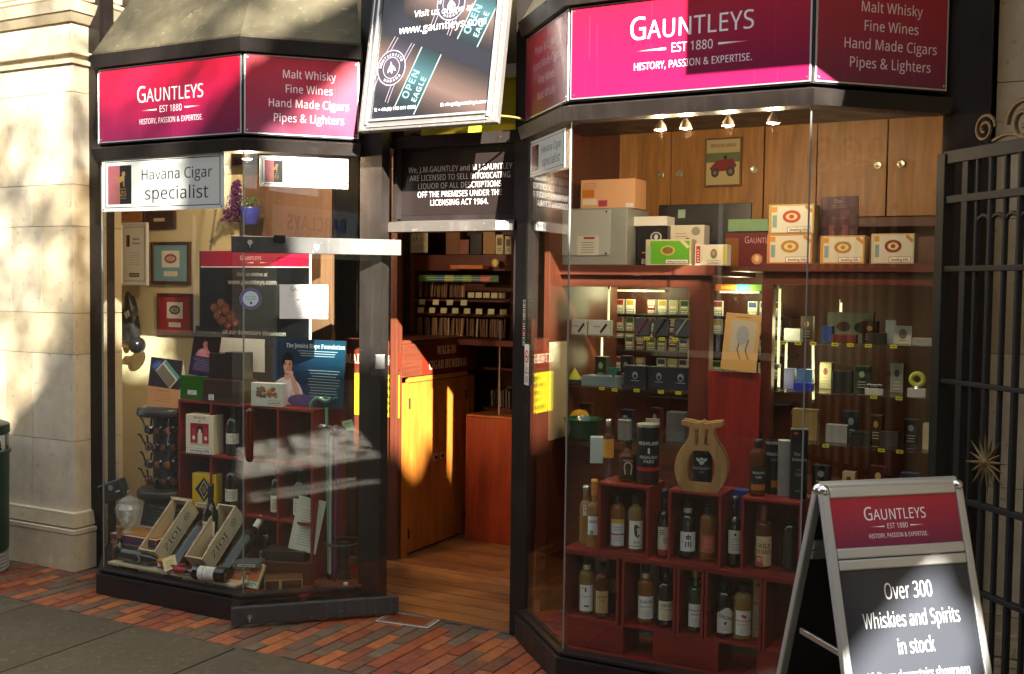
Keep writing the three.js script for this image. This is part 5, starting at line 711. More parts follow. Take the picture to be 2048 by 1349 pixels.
  const rs = thing('round_badge', 'small round gold badge on the cabinet pelmet', 'badge', [-3.41, 1.905, -6.18]); part(rs, 'disc', cyl(0.026, 0.026, 0.006, 24).rotateX(PI / 2), flat(lin(0.6, 0.36, 0.08), 0.5)); part(rs, 'centre', cyl(0.016, 0.016, 0.002, 20).rotateX(PI / 2), M.gold, [0, 0, 0.004]);
  single('long_cigar_box', 'long flat orange cigar box lying on the pelmet shelf', 'cigar box', box(0.25, 0.026, 0.08, 0.002), flat(lin(0.6, 0.17, 0.02), 0.5), [-3.62, 1.975, -6.24]).position.set(-3.6, 1.875, -6.17);
}
{
  const t = thing('counter_flap', 'reddish striped wood counter end panel at the shop floor', 'counter', [-3.333, 0.101, -6.02]); part(t, 'panel', box(0.366, 0.805, 0.03, 0.002), M.panelwood, [0, 0.4025, 0]); part(t, 'top_edge', box(0.366, 0.014, 0.3, 0.002), M.cherryH, [0, 0.813, -0.14]); part(t, 'side_panel', box(0.02, 0.8, 0.28, 0.002), M.panelwood, [-0.17, 0.4, -0.16]);
  const b = thing('book_case', 'dark narrow bookcase behind the counter panel', 'bookcase', [-3.41, 0.1, -6.4]); part(b, 'back', box(0.3, 1.28, 0.02, 0), M.panelling, [0, 0.64, -0.1]); for (const y of [0.4, 0.83, 1.1]) part(b, 'shelf', box(0.3, 0.015, 0.2, 0.001), M.mahoganyH, [0, y, 0]); part(b, 'side', box(0.015, 1.28, 0.2, 0), M.mahogany, [0.158, 0.64, 0]);
  for (let i = 0; i < 7; i++) single('thin_book', 'thin upright book on dark bookcase behind the counter', 'book', box(0.012, 0.11 + (i % 3) * 0.012, 0.09, 0.001), flat(pick([lin(0.05, 0.05, 0.06), lin(0.3, 0.28, 0.22), lin(0.12, 0.1, 0.09)]), 0.5), [-3.50 + i * 0.022, 0.9976, -6.36], [0, 0, 0.02], 'books behind the counter');
  single('cable_conduit', 'thin white conduit running up beside the cigar cabinet', 'conduit', cyl(0.005, 0.005, 0.62, 8), M.white, [-3.325, 1.22, -6.1]);
}
// ------------------------------------------------------------------ second bay: joinery
{
  const t = thing('cupboard_wall', 'oak cupboards with round pulls along the wall above display cabinets', 'cupboard', [0, 2.1, -5.9]);
  const xs = [-2.74, -2.62, -2.11, -1.575, -1.29, -0.93, -0.57, -0.32];
  xs.slice(0, -1).forEach((x, i) => { const w = +(xs[i + 1] - x - 0.006).toFixed(3), d = part(t, 'door', box(w, 0.72, 0.02, 0.002, i + 3), M.oak, [x + w / 2 + 0.003, 0.4, i % 2 ? 0 : 0.006]); });
  for (const [x, y] of [[-2.5, 0.27], [-2.17, 0.30], [-2.06, 0.30], [-1.63, 0.31], [-0.975, 0.305], [-0.86, 0.307]]) { const k = part(t, 'pull', lathe([[0, 0], [0.02, 0.001], [0.021, 0.006], [0.014, 0.005], [0, 0.003]], 20).rotateX(PI / 2), std({ color: lin(0.6, 0.58, 0.42), roughness: 0.3, metalness: 0.7 }), [x, y, 0.017]); }
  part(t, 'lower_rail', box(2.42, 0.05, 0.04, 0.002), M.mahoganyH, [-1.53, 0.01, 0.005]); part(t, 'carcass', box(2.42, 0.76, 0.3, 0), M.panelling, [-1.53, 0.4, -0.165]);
  const cr = print(190, 240, (g, w, h) => { fill(g, '#c9b98a', 0, 0, w, h); fill(g, '#6f7a4a', 0, 70, w, 60); fill(g, '#d8c48a', 0, 120, w, 120); txt(g, 'BROOKLANDS', 95, 40, 24, '#8a5a2a', { bold: 1, sx: 0.9 }); g.fillStyle = '#8f2a2a'; g.beginPath(); g.moveTo(20, 150); g.lineTo(60, 110); g.lineTo(150, 104); g.lineTo(172, 140); g.lineTo(150, 165); g.lineTo(30, 170); g.fill(); oval(g, '#3a3f4a', 50, 175, 22, 24); oval(g, '#3a3f4a', 138, 170, 24, 26); oval(g, '#8a7a5a', 50, 175, 11, 12); oval(g, '#8a7a5a', 138, 170, 12, 13); oval(g, '#2a2a3a', 108, 96, 10, 12); });
  framed('framed vintage red racing car print on the oak cupboard door', 'picture', -1.80, 2.455, -5.87, 0.21, 0.27, wood(lin(0.3, 0.16, 0.05)), cr, 0.01);
}
{
  const t = thing('display_cabinet', 'mahogany display cabinet with glass shelves behind the whisky bottles', 'cabinet', [0, 0.1, -5.1]);
  const P = (n, x0, x1, y0, y1, z0, z1, m) => part(t, n, box(+(x1 - x0).toFixed(3), +(y1 - y0).toFixed(3), +(z1 - z0).toFixed(3), 0.002), m, [(x0 + x1) / 2, (y0 + y1) / 2 - 0.1, (z0 + z1) / 2 + 5.1]);
  P('top_shelf', -2.52, -1.57, 1.815, 1.863, -5.75, -5.02, M.mahoganyH); P('top_shelf', -1.35, -0.34, 1.835, 1.873, -5.75, -5.03, M.mahoganyH); P('top_rail', -1.349, -0.341, 1.775, 1.834, -5.12, -5.06, M.mahoganyH); P('top_rail', -2.51, -1.6, 1.755, 1.814, -5.1, -5.05, M.mahoganyH);
  P('post', -1.70, -1.60, 0.1, 1.754, -5.12, -5.05, M.mahogany); P('post', -1.35, -1.297, 0.1, 1.774, -5.12, -5.06, M.mahogany); P('post', -2.52, -2.47, 0.1, 1.754, -5.1, -5.04, M.mahogany); P('post', -0.40, -0.34, 0.1, 1.774, -5.12, -5.06, M.mahogany);
  P('base_cupboard', -2.5, -1.60, 0.1, 0.92, -5.6, -5.14, M.mahoganyH); P('base_cupboard', -1.296, -0.4, 0.1, 0.80, -5.6, -5.14, M.mahoganyH);
  for (const y of [1.497, 1.232, 0.968]) P('glass_shelf', -2.469, -1.701, y, y + 0.008, -5.45, -5.08, M.glassCase);
  for (const y of [1.497, 1.262, 1.02]) P('glass_shelf', -1.296, -0.401, y, y + 0.008, -5.45, -5.13, M.glassCase);
  P('pack_shelf', -2.60, -1.40, 1.592, 1.6, -6.05, -5.85, M.offblack); for (const y of [1.49, 1.38, 1.255, 1.12]) P('pack_shelf', -2.60, -1.40, y, y + 0.008, -6.05, -5.85, M.offblack);
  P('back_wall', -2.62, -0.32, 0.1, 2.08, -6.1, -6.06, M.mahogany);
}
single('wooden_partition', 'red brown wooden partition between doorway and the bottle display', 'partition', box(0.03, 2.7, 0.9, 0.002), M.mahogany, [-2.405, 1.36, -5.35]);
single('cream_board', 'plain cream card leaning against the partition by narrow pane', 'card', box(0.006, 0.5, 0.2, 0.001), M.cream, [-2.384, 1.22, -5.0], [0, 0, 0]);
// lit tubes and the light they give
function tubeLight(label, x, y0, y1, z, power, tilt = 0) {
  const t = thing('tube_light', label, 'tube light', [x, y0, z], 0, 'cabinet tubes'); t.rotation.z = tilt; const L = y1 - y0;
  part(t, 'glass_tube', cyl(0.006, 0.006, L, 10), std({ color: 0xffffff, emissive: lin(0.9, 0.85, 0.35), emissiveIntensity: 0.17 }), [0, L / 2, 0]); part(t, 'end_cap', cyl(0.008, 0.008, 0.016, 10), M.steel, [0, L + 0.008, 0]); part(t, 'end_cap', cyl(0.008, 0.008, 0.016, 10), M.steel, [0, -0.008, 0]);
  const p = new THREE.PointLight(lin(1, 0.93, 0.5), power); p.position.set(0, L / 2, 0); p.name = 'tube_glow'; p.castShadow = true; p.shadow.radius = 3; t.add(p);
}
tubeLight('lit yellow tube at the cabinet side before cigarette packets', -2.30, 1.515, 1.742, -5.46, 0.005); tubeLight('lower lit yellow tube under glass shelf by the partition', -2.32, 1.255, 1.48, -5.42, 0.004);
tubeLight('bright lit tube on the mahogany post of second cabinet', -1.288, 1.395, 1.755, -5.15, 0.0141); tubeLight('curved pale lit tube standing in the second cabinet', -1.15, 1.22, 1.49, -5.3, 0.0106, 0.03); tubeLight('short lit tube under the shelf end in second cabinet', -1.285, 1.285, 1.375, -5.16, 0.0044); tubeLight('faint lit tube behind the cameras in second cabinet', -1.07, 1.515, 1.69, -5.5, 0.007); tubeLight('faint lit tube near the cabinet back wall', -1.36, 1.28, 1.48, -5.6, 0.007);
tubeLight('horizontal lit tube over the header strip above cigarette packets', -1.56, 1.735, 1.955, -5.80, 0.03, PI / 2); tubeLight('added hidden tube brightening the packets by the partition', -2.1, 1.735, 2.035, -5.80, 0.03, PI / 2);  // the tube by the partition is an added, hidden fill light for the packets
{ const q = print(60, 260, (g, w, h) => { fill(g, '#d8d67a', 0, 0, w, h); for (let i = 0; i < 10; i++) { fill(g, '#7a7a3a', 0, 14 + i * 26, w, 2); fill(g, '#4a4a2a', 40, 18 + i * 26, 12, 4); } }); const s = single('painted_lit_strip', 'marked lit panel, its glow printed pale yellow, behind the mahogany post', 'price strip', box(0.09, 0.4, 0.006, 0.001), M.paper, [-1.81, 1.30 + 0.2, -5.49]); part(s, 'strip_print', sheet(0.088, 0.398, q), q.pg.paper, [0, 0, 0.0035]); }  // lit panel with marks; its glow is put into the yellow print
// cigarette packets on the back shelves
{
  const pk = [['#cfc9a0', '#a8262a'], ['#d8d2b0', '#2a4a8a'], ['#c9c090', '#c9c090'], ['#d6d0a8', '#8a2a2a'], ['#b9b48a', '#3a5a3a'], ['#d9d4b8', '#c8a03a'], ['#8a2f2a', '#d8d0a8'], ['#dcd8c0', '#22406a']].map(([a, b]) => print(44, 66, (g, w, h) => { fill(g, a, 0, 0, w, h); fill(g, b, 4, 4, w - 8, 22); fill(g, '#fff', 8, 30, w - 16, 6); warn(g, 'Smoking', 2, 46, 40, 18); }));
  const body = box(0.054, 0.084, 0.022, 0.001), face = pk.map((p) => sheet(0.052, 0.082, p)), body_m = M.paper;
  for (const [y, l] of [[1.6, 'top'], [1.498, 'second'], [1.388, 'third'], [1.263, 'fourth']]) for (let i = 0; i < 17; i++) {
    const x = -2.545 + i * 0.066; if (rnd() < 0.1 || (i === 9 && y < 1.5)) continue; const k = Math.floor(rnd() * 8);
    const t = thing('cigarette_packet', `cigarette packet on the ${l} back shelf behind the glass cabinets`, 'cigarette packet', [x, y, -5.90], rr(-0.1, 0.1), 'packets on the ' + l + ' back shelf'); part(t, 'carton', body, body_m, [0, 0.0423, 0]); part(t, 'front_print', face[k], pk[k].pg.card, [0, 0.0423, 0.0118]);
  }
  const hs = print(200, 26, (g, w, h) => { fill(g, '#c86a2a', 0, 0, 90, h); fill(g, '#2a8a9a', 90, 0, 60, h); fill(g, '#7aa84a', 150, 0, 50, h); txt(g, 'BREEZE', 60, 20, 20, '#f0d060', { bold: 1 }); }); single('shelf_header', 'orange and green lit header strip over the cigarette packets', 'sign strip', sheet(0.26, 0.035, hs), hs.pg.card, [-1.69, 1.76, -5.84]);
}
// ------------------------------------------------------------------ second bay: boxes along the top shelf
const TS = 1.8635, TR = 1.8735;
{
  const t = thing('metal_safe', 'pale grey metal cash safe on the top shelf', 'safe', [-2.235, TS, -5.2]); part(t, 'case', box(0.4, 0.29, 0.3, 0.005), flat(lin(0.36, 0.40, 0.38), 0.45, { metalness: 0.3 }), [0, 0.145, 0]); part(t, 'face_plate', box(0.3, 0.23, 0.006, 0.002), flat(lin(0.42, 0.47, 0.46), 0.4), [-0.04, 0.165, 0.153]); for (const [x, y] of [[-0.18, 0.27], [0.09, 0.27], [0.09, 0.06]]) part(t, 'rivet', cyl(0.005, 0.005, 0.006, 8).rotateX(PI / 2), M.offblack, [x, y, 0.157]);
  const q = print(100, 90, (g, w, h) => { fill(g, '#c9ccc4', 0, 0, w, h); fill(g, '#a03030', 30, 6, 50, 10); lines(g, '#777', 14, 30, 70, 5, 11, 3); }); part(t, 'data_label', sheet(0.12, 0.1, q), q.pg.paper, [-0.01, 0.1, 0.1568]);
  const o = print(220, 120, (g, w, h) => { fill(g, '#e0b088', 0, 0, w, h); fill(g, '#c87a2a', 6, 40, 50, 34); fill(g, '#e8ded0', 8, 80, 60, 24); fill(g, '#b03a6a', 74, 86, 36, 26); lines(g, '#b08a6a', 8, 14, 60, 3, 9, 3); fill(g, '#dfe4e8', 186, 100, 30, 16); }); pbox('orange_carton', 'bright orange carton on top of the grey metal safe', 'carton', [-2.175, TS + 0.291, -5.2], [0.3, 0.15, 0.16], flat(lin(0.72, 0.40, 0.2), 0.5), o);
}
const cig = (main, em, edge) => print(220, 140, (g, w, h) => { fill(g, edge, 0, 0, w, h); fill(g, main, 14, 6, w - 22, h - 12); fill(g, '#c8963a', 14, 10, 26, 26); for (let i = 0; i < 22; i++) { const a = i / 22 * 2 * PI; oval(g, em, 112 + 36 * Math.cos(a), 58 + 24 * Math.sin(a), 8, 7); } oval(g, '#e0c88a', 112, 58, 26, 17); oval(g, em, 112, 58, 12, 10); fill(g, '#7fa0a0', 18, 50, 22, 60); g.save(); g.translate(196, 22); g.rotate(0.7); fill(g, '#b8823a', -22, -8, 44, 16); g.restore(); warn(g, 'Smoking kills', 92, 108, 112, 26); });
[['white cigar box with red rosette, upper one of the stacked pair', -1.235, TR + 0.141, -5.18, 0.214, 0.139, '#d4d6cc', '#b0402a', '#b89a4a'], ['white cigar box with tan rosette, lower one of stacked pair', -1.24, TR, -5.18, 0.214, 0.14, '#d6d2c2', '#a8803a', '#c87a4a'], ['white cigar box with yellow edge and tan rosette beneath purple card', -0.996, TR, -5.18, 0.2, 0.13, '#d2cfc0', '#a07a3a', '#c8922a'], ['white cigar box with brown crest at the shelf end', -0.775, TR, -5.18, 0.187, 0.137, '#cfcdc0', '#7a3020', '#c0b89a']].forEach(([l, x, y, z, w, h, a, b, c]) => pbox('cigar_box', l, 'cigar box', [x, y, z], [w, h, 0.12], flat(lin(0.6, 0.5, 0.3), 0.55), cig(a, b, c)));
{ const q = print(170, 180, (g, w, h) => { fill(g, '#3a1226', 0, 0, w, h); txt(g, 'The', 80, 30, 22, '#a88a9a', { font: 'serif' }); lines(g, '#7a5a6a', 40, 40, 90, 2, 10, 2); oval(g, '#5a2a3a', 110, 80, 22, 20); fill(g, '#6a3a44', 40, 130, 24, 50); fill(g, '#6a3a44', 100, 130, 24, 50); lines(g, '#7a5a6a', 50, 100, 70, 1, 9, 2); }); single('purple_card', 'dark purple whisky card standing on the cigar box', 'card', box(0.175, 0.185, 0.006, 0.001), M.offblack, [-1.03, TR + 0.132 + 0.093, -5.2]).add((() => { const m = new THREE.Mesh(sheet(0.173, 0.183, q), q.pg.card); m.name = 'card_print'; m.position.z = 0.0038; return m; })()); }
{
  const gb = print(260, 150, (g, w, h) => { fill(g, '#c8bfa0', 0, 0, w, h); fill(g, '#5fae2a', 26, 8, w - 34, h - 14); fill(g, '#a9b8a8', 4, 40, 26, 104); oval(g, '#c8a85a', 128, 64, 42, 30); oval(g, '#5a7a2a', 128, 64, 30, 20); oval(g, '#a05a3a', 128, 66, 16, 14); g.save(); g.translate(226, 26); g.rotate(0.8); fill(g, '#d8c9a8', -30, -9, 60, 18); g.restore(); warn(g, 'Smoking seriously harms', 116, 116, 130, 26); });
  pbox('green_cigar_box', 'bright green cigar box with oval crest on the top shelf', 'cigar box', [-1.81, TS, -5.07], [0.235, 0.127, 0.08], flat(lin(0.6, 0.55, 0.36), 0.5), gb);
  const bb = print(120, 170, (g, w, h) => { fill(g, '#181c24', 0, 0, w, h); oval(g, '#c9ccd0', 76, 46, 22, 22); oval(g, '#2a3040', 76, 46, 17, 17); oval(g, '#c9ccd0', 76, 46, 8, 12); lines(g, '#c87a2a', 20, 110, 60, 1, 8, 8); fill(g, '#d8d4c8', 20, 140, 50, 24); }); pbox('black_carton', 'black carton with round silver emblem on the top shelf', 'carton', [-1.94, TS, -5.2], [0.165, 0.2, 0.1], M.offblack, bb);
  pbox('orange_book', 'orange brown upright cigar case behind black carton', 'cigar box', [-2.035, TS, -5.28], [0.07, 0.205, 0.1], M.cherry, null);
  pbox('white_carton', 'flat white carton lying on the black carton', 'carton', [-1.95, TS + 0.2006, -5.2], [0.18, 0.048, 0.12], M.white, null);
  pbox('white_cigar_box', 'white cigar box with pencil sketch behind the green one', 'cigar box', [-1.775, TS, -5.24], [0.185, 0.205, 0.09], M.paper, print(130, 150, (g, w, h) => { fill(g, '#cfcbbc', 0, 0, w, h); oval(g, '#8a8a80', 100, 22, 16, 16); oval(g, '#555', 70, 66, 14, 20); lines(g, '#777', 20, 30, 50, 3, 10, 2); }));
  pbox('small_white_box', 'small white box with oval portrait at top shelf edge', 'cigar box', [-1.582, TS, -5.08], [0.125, 0.1, 0.07], M.white, print(120, 100, (g, w, h) => { fill(g, '#d2cfbe', 0, 0, w, h); oval(g, '#6a6a4a', 58, 44, 16, 24); oval(g, '#b08a6a', 58, 40, 9, 12); fill(g, '#b8b03a', 104, 0, 16, h); warn(g, 'Smoking kills', 30, 76, 60, 18); }));
  pbox('red_white_packet', 'narrow red and white cigar packet on the top shelf', 'cigar packet', [-1.665, TS, -5.07], [0.036, 0.105, 0.03], flat(lin(0.7, 0.68, 0.6), 0.5), print(40, 110, (g, w, h) => { fill(g, '#d8d4c8', 0, 0, w, h); fill(g, '#b0281e', 8, 10, 24, 90); lines(g, '#fff', 14, 30, 12, 5, 14, 5); }));
  const dk = thing('black_folder', 'large black leather folder propped along the top shelf back', 'folder', [-1.77, TS, -5.45]); part(dk, 'cover', box(0.5, 0.33, 0.02, 0.003), M.offblack, [0, 0.165, 0], [-0.1, 0, 0]); part(dk, 'crest_plate', box(0.1, 0.06, 0.004, 0.002), M.brown, [0.0, 0.2, 0.012]); const tg = print(30, 30, (g, w, h) => fill(g, '#a8c4b0', 0, 0, w, h)); part(dk, 'price_label', sheet(0.04, 0.045, tg), tg.pg.paper, [-0.12, 0.28, 0.0], [-0.1, 0, 0]);
  const rp = print(170, 130, (g, w, h) => { fill(g, '#5e1218', 0, 0, w, h); fill(g, '#7a4a12', 0, 20, 50, 110); smallCaps(g, 70, 40, 28, '#c9a0a0', 0.8); oval(g, '#c08a5a', 118, 100, 20, 20); oval(g, '#e0c8a0', 118, 98, 9, 12); }); single('crimson_panel', 'crimson shop display panel between the two cabinets', 'sign', box(0.23, 0.17, 0.01, 0.001), M.brown, [-1.47, 1.945, -5.24]).add((() => { const m = new THREE.Mesh(sheet(0.228, 0.168, rp), rp.pg.card); m.name = 'panel_print'; m.position.z = 0.006; return m; })());
  single('green_carton', 'long pale green carton lying above the crimson panel', 'carton', box(0.2, 0.06, 0.08, 0.002), flat(lin(0.16, 0.3, 0.16), 0.6), [-1.47, 2.065, -5.26]); single('shelf_bridge', 'mahogany shelf joining the two cabinets under the crimson panel', 'shelf', box(0.218, 0.02, 0.5, 0.001), M.mahoganyH, [-1.46, 1.849, -5.4]);
  for (const x of [-0.62, -0.585]) bottle('clear_bottle', x < -0.6 ? 'small clear glass flask at the shelf end' : 'second small clear flask at the shelf end by gate', 'bottle', [x, TR, -5.2], 0, { r: 0.018, H: 0.11, glass: M.clear, group: 'flasks' });
}
// ------------------------------------------------------------------ second bay: things on the glass shelves
const tagPrint = print(30, 16, (g, w, h) => { fill(g, '#c9c62a', 0, 0, w, h); fill(g, '#55551a', 6, 6, 18, 4); });
const tagGeo = sheet(0.03, 0.016, tagPrint);
{
  const S1 = 1.5055, S2 = 1.2405, S3 = 0.9765, R1 = 1.5055, R2 = 1.2705, R3 = 1.0285;
  const wb = (label, x, y, z, s, c, turn = 0, pr = null, cat = 'gift box') => pbox('gift_box', label, cat, [x, y, z], s, flat(c, 0.4), pr, turn);
  const lighterBox = print(120, 60, (g, w, h) => { fill(g, '#b9c0bc', 0, 0, w, h); fill(g, '#555', 30, 26, 40, 3); g.save(); g.translate(88, 34); g.rotate(-0.8); fill(g, '#15181c', -26, -6, 52, 12); g.restore(); });
  wb('pale grey pen gift box beside the partition on upper glass shelf', -2.36, S1, -5.2, [0.11, 0.075, 0.05], lin(0.5, 0.52, 0.5), 0, lighterBox); wb('pale grey pen gift box with black pen on upper glass shelf', -2.235, S1, -5.2, [0.12, 0.075, 0.05], lin(0.45, 0.5, 0.48), 0, lighterBox);
  [['black slanted lighter case with red lighter on upper shelf', -2.0, lin(0.3, 0.02, 0.02)], ['black slanted pen case on the upper glass shelf', -1.9, lin(0.02, 0.02, 0.02)], ['black slanted case with silver pen on upper glass shelf', -1.79, lin(0.4, 0.42, 0.42)]].forEach(([l, x, c]) => { const t = thing('pen_case', l, 'pen case', [x, S1, -5.19]); t.rotation.x = -0.3; part(t, 'case', box(0.085, 0.09, 0.02, 0.003), M.offblack, [0, 0.045, 0]); part(t, 'pen', cyl(0.005, 0.005, 0.09, 8), flat(c, 0.2, { metalness: 0.5 }), [0, 0.05, 0.014], [0, 0, -0.5]); });
  const logoBox = print(110, 90, (g, w, h) => { fill(g, '#1e2a34', 0, 0, w, h); oval(g, '#8fa0a8', 56, 40, 14, 16); oval(g, '#1e2a34', 56, 44, 9, 9); lines(g, '#8fa0a8', 34, 62, 44, 1, 6, 3); });
  [[-2.035, 0.12, 'dark blue crested lighter box at left of its shelf'], [-1.905, 0.11, 'dark blue crested lighter box in the middle of its shelf'], [-1.79, 0.13, 'dark blue crested lighter box against the mahogany post']].forEach(([x, w, l]) => wb(l, x, S2, -5.22, [w, 0.11, 0.06], lin(0.012, 0.024, 0.036), 0, logoBox));
  wb('flat blue grey box under the glass ashtray', -2.215, S2, -5.2, [0.2, 0.05, 0.12], lin(0.16, 0.24, 0.28)); wb('low dark box with yellow green cloth by the partition', -2.37, S2, -5.18, [0.1, 0.025, 0.08], lin(0.03, 0.03, 0.03));
  { const t = thing('folded_cloth', 'yellow green folded cloth on the low dark box', 'cloth', [-2.37, S2 + 0.0255, -5.18]); part(t, 'cloth', new THREE.ConeGeometry(0.04, 0.06, 7).translate(0, 0.03, 0), flat(lin(0.5, 0.55, 0.05), 0.8)); }
  { const t = thing('martini_glass', 'teal cocktail glass standing on the middle glass shelf', 'glass', [-2.125, S2 + 0.0, -5.12]); part(t, 'bowl', lathe([[0.003, 0.05], [0.034, 0.1], [0.036, 0.1]], 20), phy({ color: lin(0.1, 0.5, 0.5), transmission: 0.7, thickness: 0, roughness: 0.05 })); part(t, 'stem', lathe([[0, 0], [0.026, 0.0], [0.026, 0.003], [0.004, 0.008], [0.003, 0.05]], 16), M.clear); }
  { const t = thing('green_bowl', 'dark green glass ashtray bowl by the narrow pane', 'bowl', [-2.235, S3, -5.0]); part(t, 'bowl', lathe([[0, 0], [0.06, 0], [0.07, 0.01], [0.1, 0.1], [0.105, 0.11], [0.095, 0.11], [0.06, 0.02], [0, 0.015]], 24), phy({ color: lin(0.01, 0.09, 0.04), roughness: 0.15, clearcoat: 1 })); }
  { const t = thing('yellow_cloth', 'golden yellow duster behind the dark green bowl', 'cloth', [-2.31, S3, -5.12]); part(t, 'cloth', new THREE.SphereGeometry(0.06, 10, 7).scale(1, 0.8, 0.7).translate(0, 0.09, 0), flat(lin(0.6, 0.35, 0.02), 0.9)); part(t, 'jar', cyl(0.04, 0.04, 0.06, 14), M.clear, [0, 0.03, 0]); }
  const silver = flat(lin(0.5, 0.54, 0.56), 0.18, { metalness: 0.8 });
  { const t = thing('silver_flask', 'polished silver hip flask on the lower glass shelf', 'flask', [-2.03, S3, -5.05], 0.2); part(t, 'flask_body', box(0.075, 0.115, 0.025, 0.01), silver, [0, 0.058, 0]); part(t, 'flask_cap', cyl(0.011, 0.011, 0.016, 12), silver, [0, 0.124, 0]); const u = thing('lighter_case', 'open grey lighter case beside the silver hip flask', 'case', [-1.9, S3, -5.1], 0.3); part(u, 'lid', box(0.07, 0.12, 0.012, 0.003), flat(lin(0.3, 0.32, 0.3), 0.4), [0, 0.06, 0]); part(u, 'tray', box(0.07, 0.02, 0.06, 0.003), flat(lin(0.25, 0.26, 0.25), 0.4), [0, 0.011, 0.038]); }
  wb('grey round topped canister box by the mahogany post', -1.80, S3, -5.2, [0.1, 0.15, 0.08], lin(0.12, 0.13, 0.13)); wb('pale blue tall whisky carton beside the clear bottle', -2.0, 0.93, -4.63, [0.06, 0.122, 0.06], lin(0.42, 0.55, 0.56), 0.4);
  // second cabinet
  const rs = [['silver pen stand with black pens on upper shelf', -1.24, R1, 0.08, 0.06, lin(0.4, 0.42, 0.42)], ['navy blue upright lighter box on upper shelf', -1.075, R1, 0.05, 0.075, lin(0.02, 0.05, 0.22)], ['dark red low cigar case on upper shelf', -0.985, R1, 0.11, 0.04, lin(0.12, 0.02, 0.02)], ['black cigar cutter box on upper shelf', -0.85, R1, 0.08, 0.05, lin(0.02, 0.02, 0.02)], ['pale grey tray at the cabinet end on upper shelf', -0.64, R1, 0.09, 0.035, lin(0.3, 0.32, 0.3)],
    ['violet grey cigarette carton on second shelf', -1.25, R2, 0.05, 0.1, lin(0.12, 0.13, 0.3)], ['bright blue cigarette carton on second shelf', -1.175, R2, 0.07, 0.1, lin(0.03, 0.12, 0.32)], ['royal blue low carton on second shelf front', -1.17, R2, 0.09, 0.04, lin(0.02, 0.04, 0.42)], ['black camera shaped lighter on second shelf', -1.0, R2, 0.09, 0.1, lin(0.015, 0.015, 0.016)], ['white ticketed tray with dark sports car model', -0.845, R2, 0.08, 0.03, lin(0.5, 0.5, 0.42)], ['white ticketed tray under the green glass bulb', -0.66, R2, 0.08, 0.04, lin(0.45, 0.48, 0.45)],
    ['amber spirit poster box on third shelf', -1.17, R3, 0.12, 0.15, lin(0.3, 0.2, 0.08)], ['grey cigarette lighter box on third shelf', -1.02, R3, 0.1, 0.085, lin(0.3, 0.31, 0.3)], ['black ashtray box on third shelf', -0.91, R3, 0.09, 0.06, lin(0.02, 0.02, 0.02)], ['dark pipe stand box on third shelf', -0.78, R3, 0.08, 0.07, lin(0.05, 0.04, 0.04)], ['cream cup shaped carton at cabinet end', -0.60, R3, 0.07, 0.12, lin(0.5, 0.42, 0.28)]];
  rs.forEach(([l, x, y, w, h, c]) => wb(l, x, y, -5.24 + (h < 0.045 ? 0.06 : 0), [w, h, 0.05], c));
  { const q = print(110, 90, (g, w, h) => { fill(g, '#b9bcae', 0, 0, w, h); oval(g, '#7a6a5a', 56, 40, 26, 26); lines(g, '#555', 24, 72, 60, 1, 8, 3); }); pbox('picture_card', 'white card with round motif in the second cabinet', 'card', [-0.74, R1, -5.26], [0.08, 0.085, 0.006], M.paper, q); pbox('white_pack', 'tall white cigarette pack in the second cabinet', 'cigarette packet', [-0.80, R1 + 0.0, -5.3], [0.045, 0.11, 0.02], M.white, null, 0.1); const ca = print(200, 80, (g, w, h) => { fill(g, '#7a7c6c', 0, 0, w, h); oval(g, '#4a2a2a', 70, 40, 30, 14); oval(g, '#2a2a24', 150, 42, 34, 16); }); pbox('wide_carton', 'wide grey printed carton at the cabinet back', 'carton', [-1.0, R1, -5.4], [0.22, 0.14, 0.03], flat(lin(0.25, 0.25, 0.2), 0.5), ca); }
  { const t = thing('green_bulb', 'yellow green glass bulb ornament on white tray', 'ornament', [-0.66, R2 + 0.041, -5.18]); part(t, 'bulb', new THREE.TorusGeometry(0.026, 0.012, 10, 20), phy({ color: lin(0.45, 0.5, 0.05), roughness: 0.15, clearcoat: 1 }), [0, 0.04, 0]); part(t, 'stand', cyl(0.01, 0.018, 0.02, 12), M.chrome, [0, 0.005, 0]); }
  { const t = thing('toy_car', 'small chrome sports car lighter on white ticketed tray', 'model car', [-0.845, R2 + 0.0305, -5.18]); part(t, 'body', box(0.07, 0.014, 0.03, 0.005), silver, [0, 0.014, 0]); part(t, 'cabin', box(0.035, 0.012, 0.026, 0.005), M.blackgloss, [-0.004, 0.026, 0]); for (const x of [-0.022, 0.022]) for (const z of [-0.014, 0.014]) part(t, 'wheel', cyl(0.007, 0.007, 0.006, 10).rotateX(PI / 2), M.offblack, [x, 0.007, z]); }
  const tags = [[-2.17, S2], [-2.1, S2 - 0.003], [-1.98, S2], [-1.85, S2], [-1.76, S2], [-2.3, S3], [-2.2, S3], [-2.05, S3], [-1.26, R1], [-1.19, R1], [-1.12, R1], [-1.02, R1], [-0.95, R1], [-0.87, R1], [-0.76, R1], [-0.84, R2], [-0.73, R2], [-0.55, R2], [-1.05, R3], [-0.8, R3], [-0.72, R3], [-1.93, S1], [-1.85, S1], [-1.78, S1]];
  tags.forEach(([x, y]) => { const r = x > -1.4; single('price_ticket', r ? 'yellow price ticket on a second cabinet glass shelf edge' : 'yellow price ticket on a first cabinet glass shelf edge', 'price ticket', tagGeo, tagPrint.pg.paper, [x, y - 0.006, r ? -5.1265 : -5.0765], undefined, r ? 'tickets in the second cabinet' : 'tickets in the first cabinet'); });
  single('red_board', 'tall plain red board standing between the cabinets', 'board', box(0.25, 1.25, 0.02, 0.002), M.redstainV, [-1.455, 0.735, -5.0]);
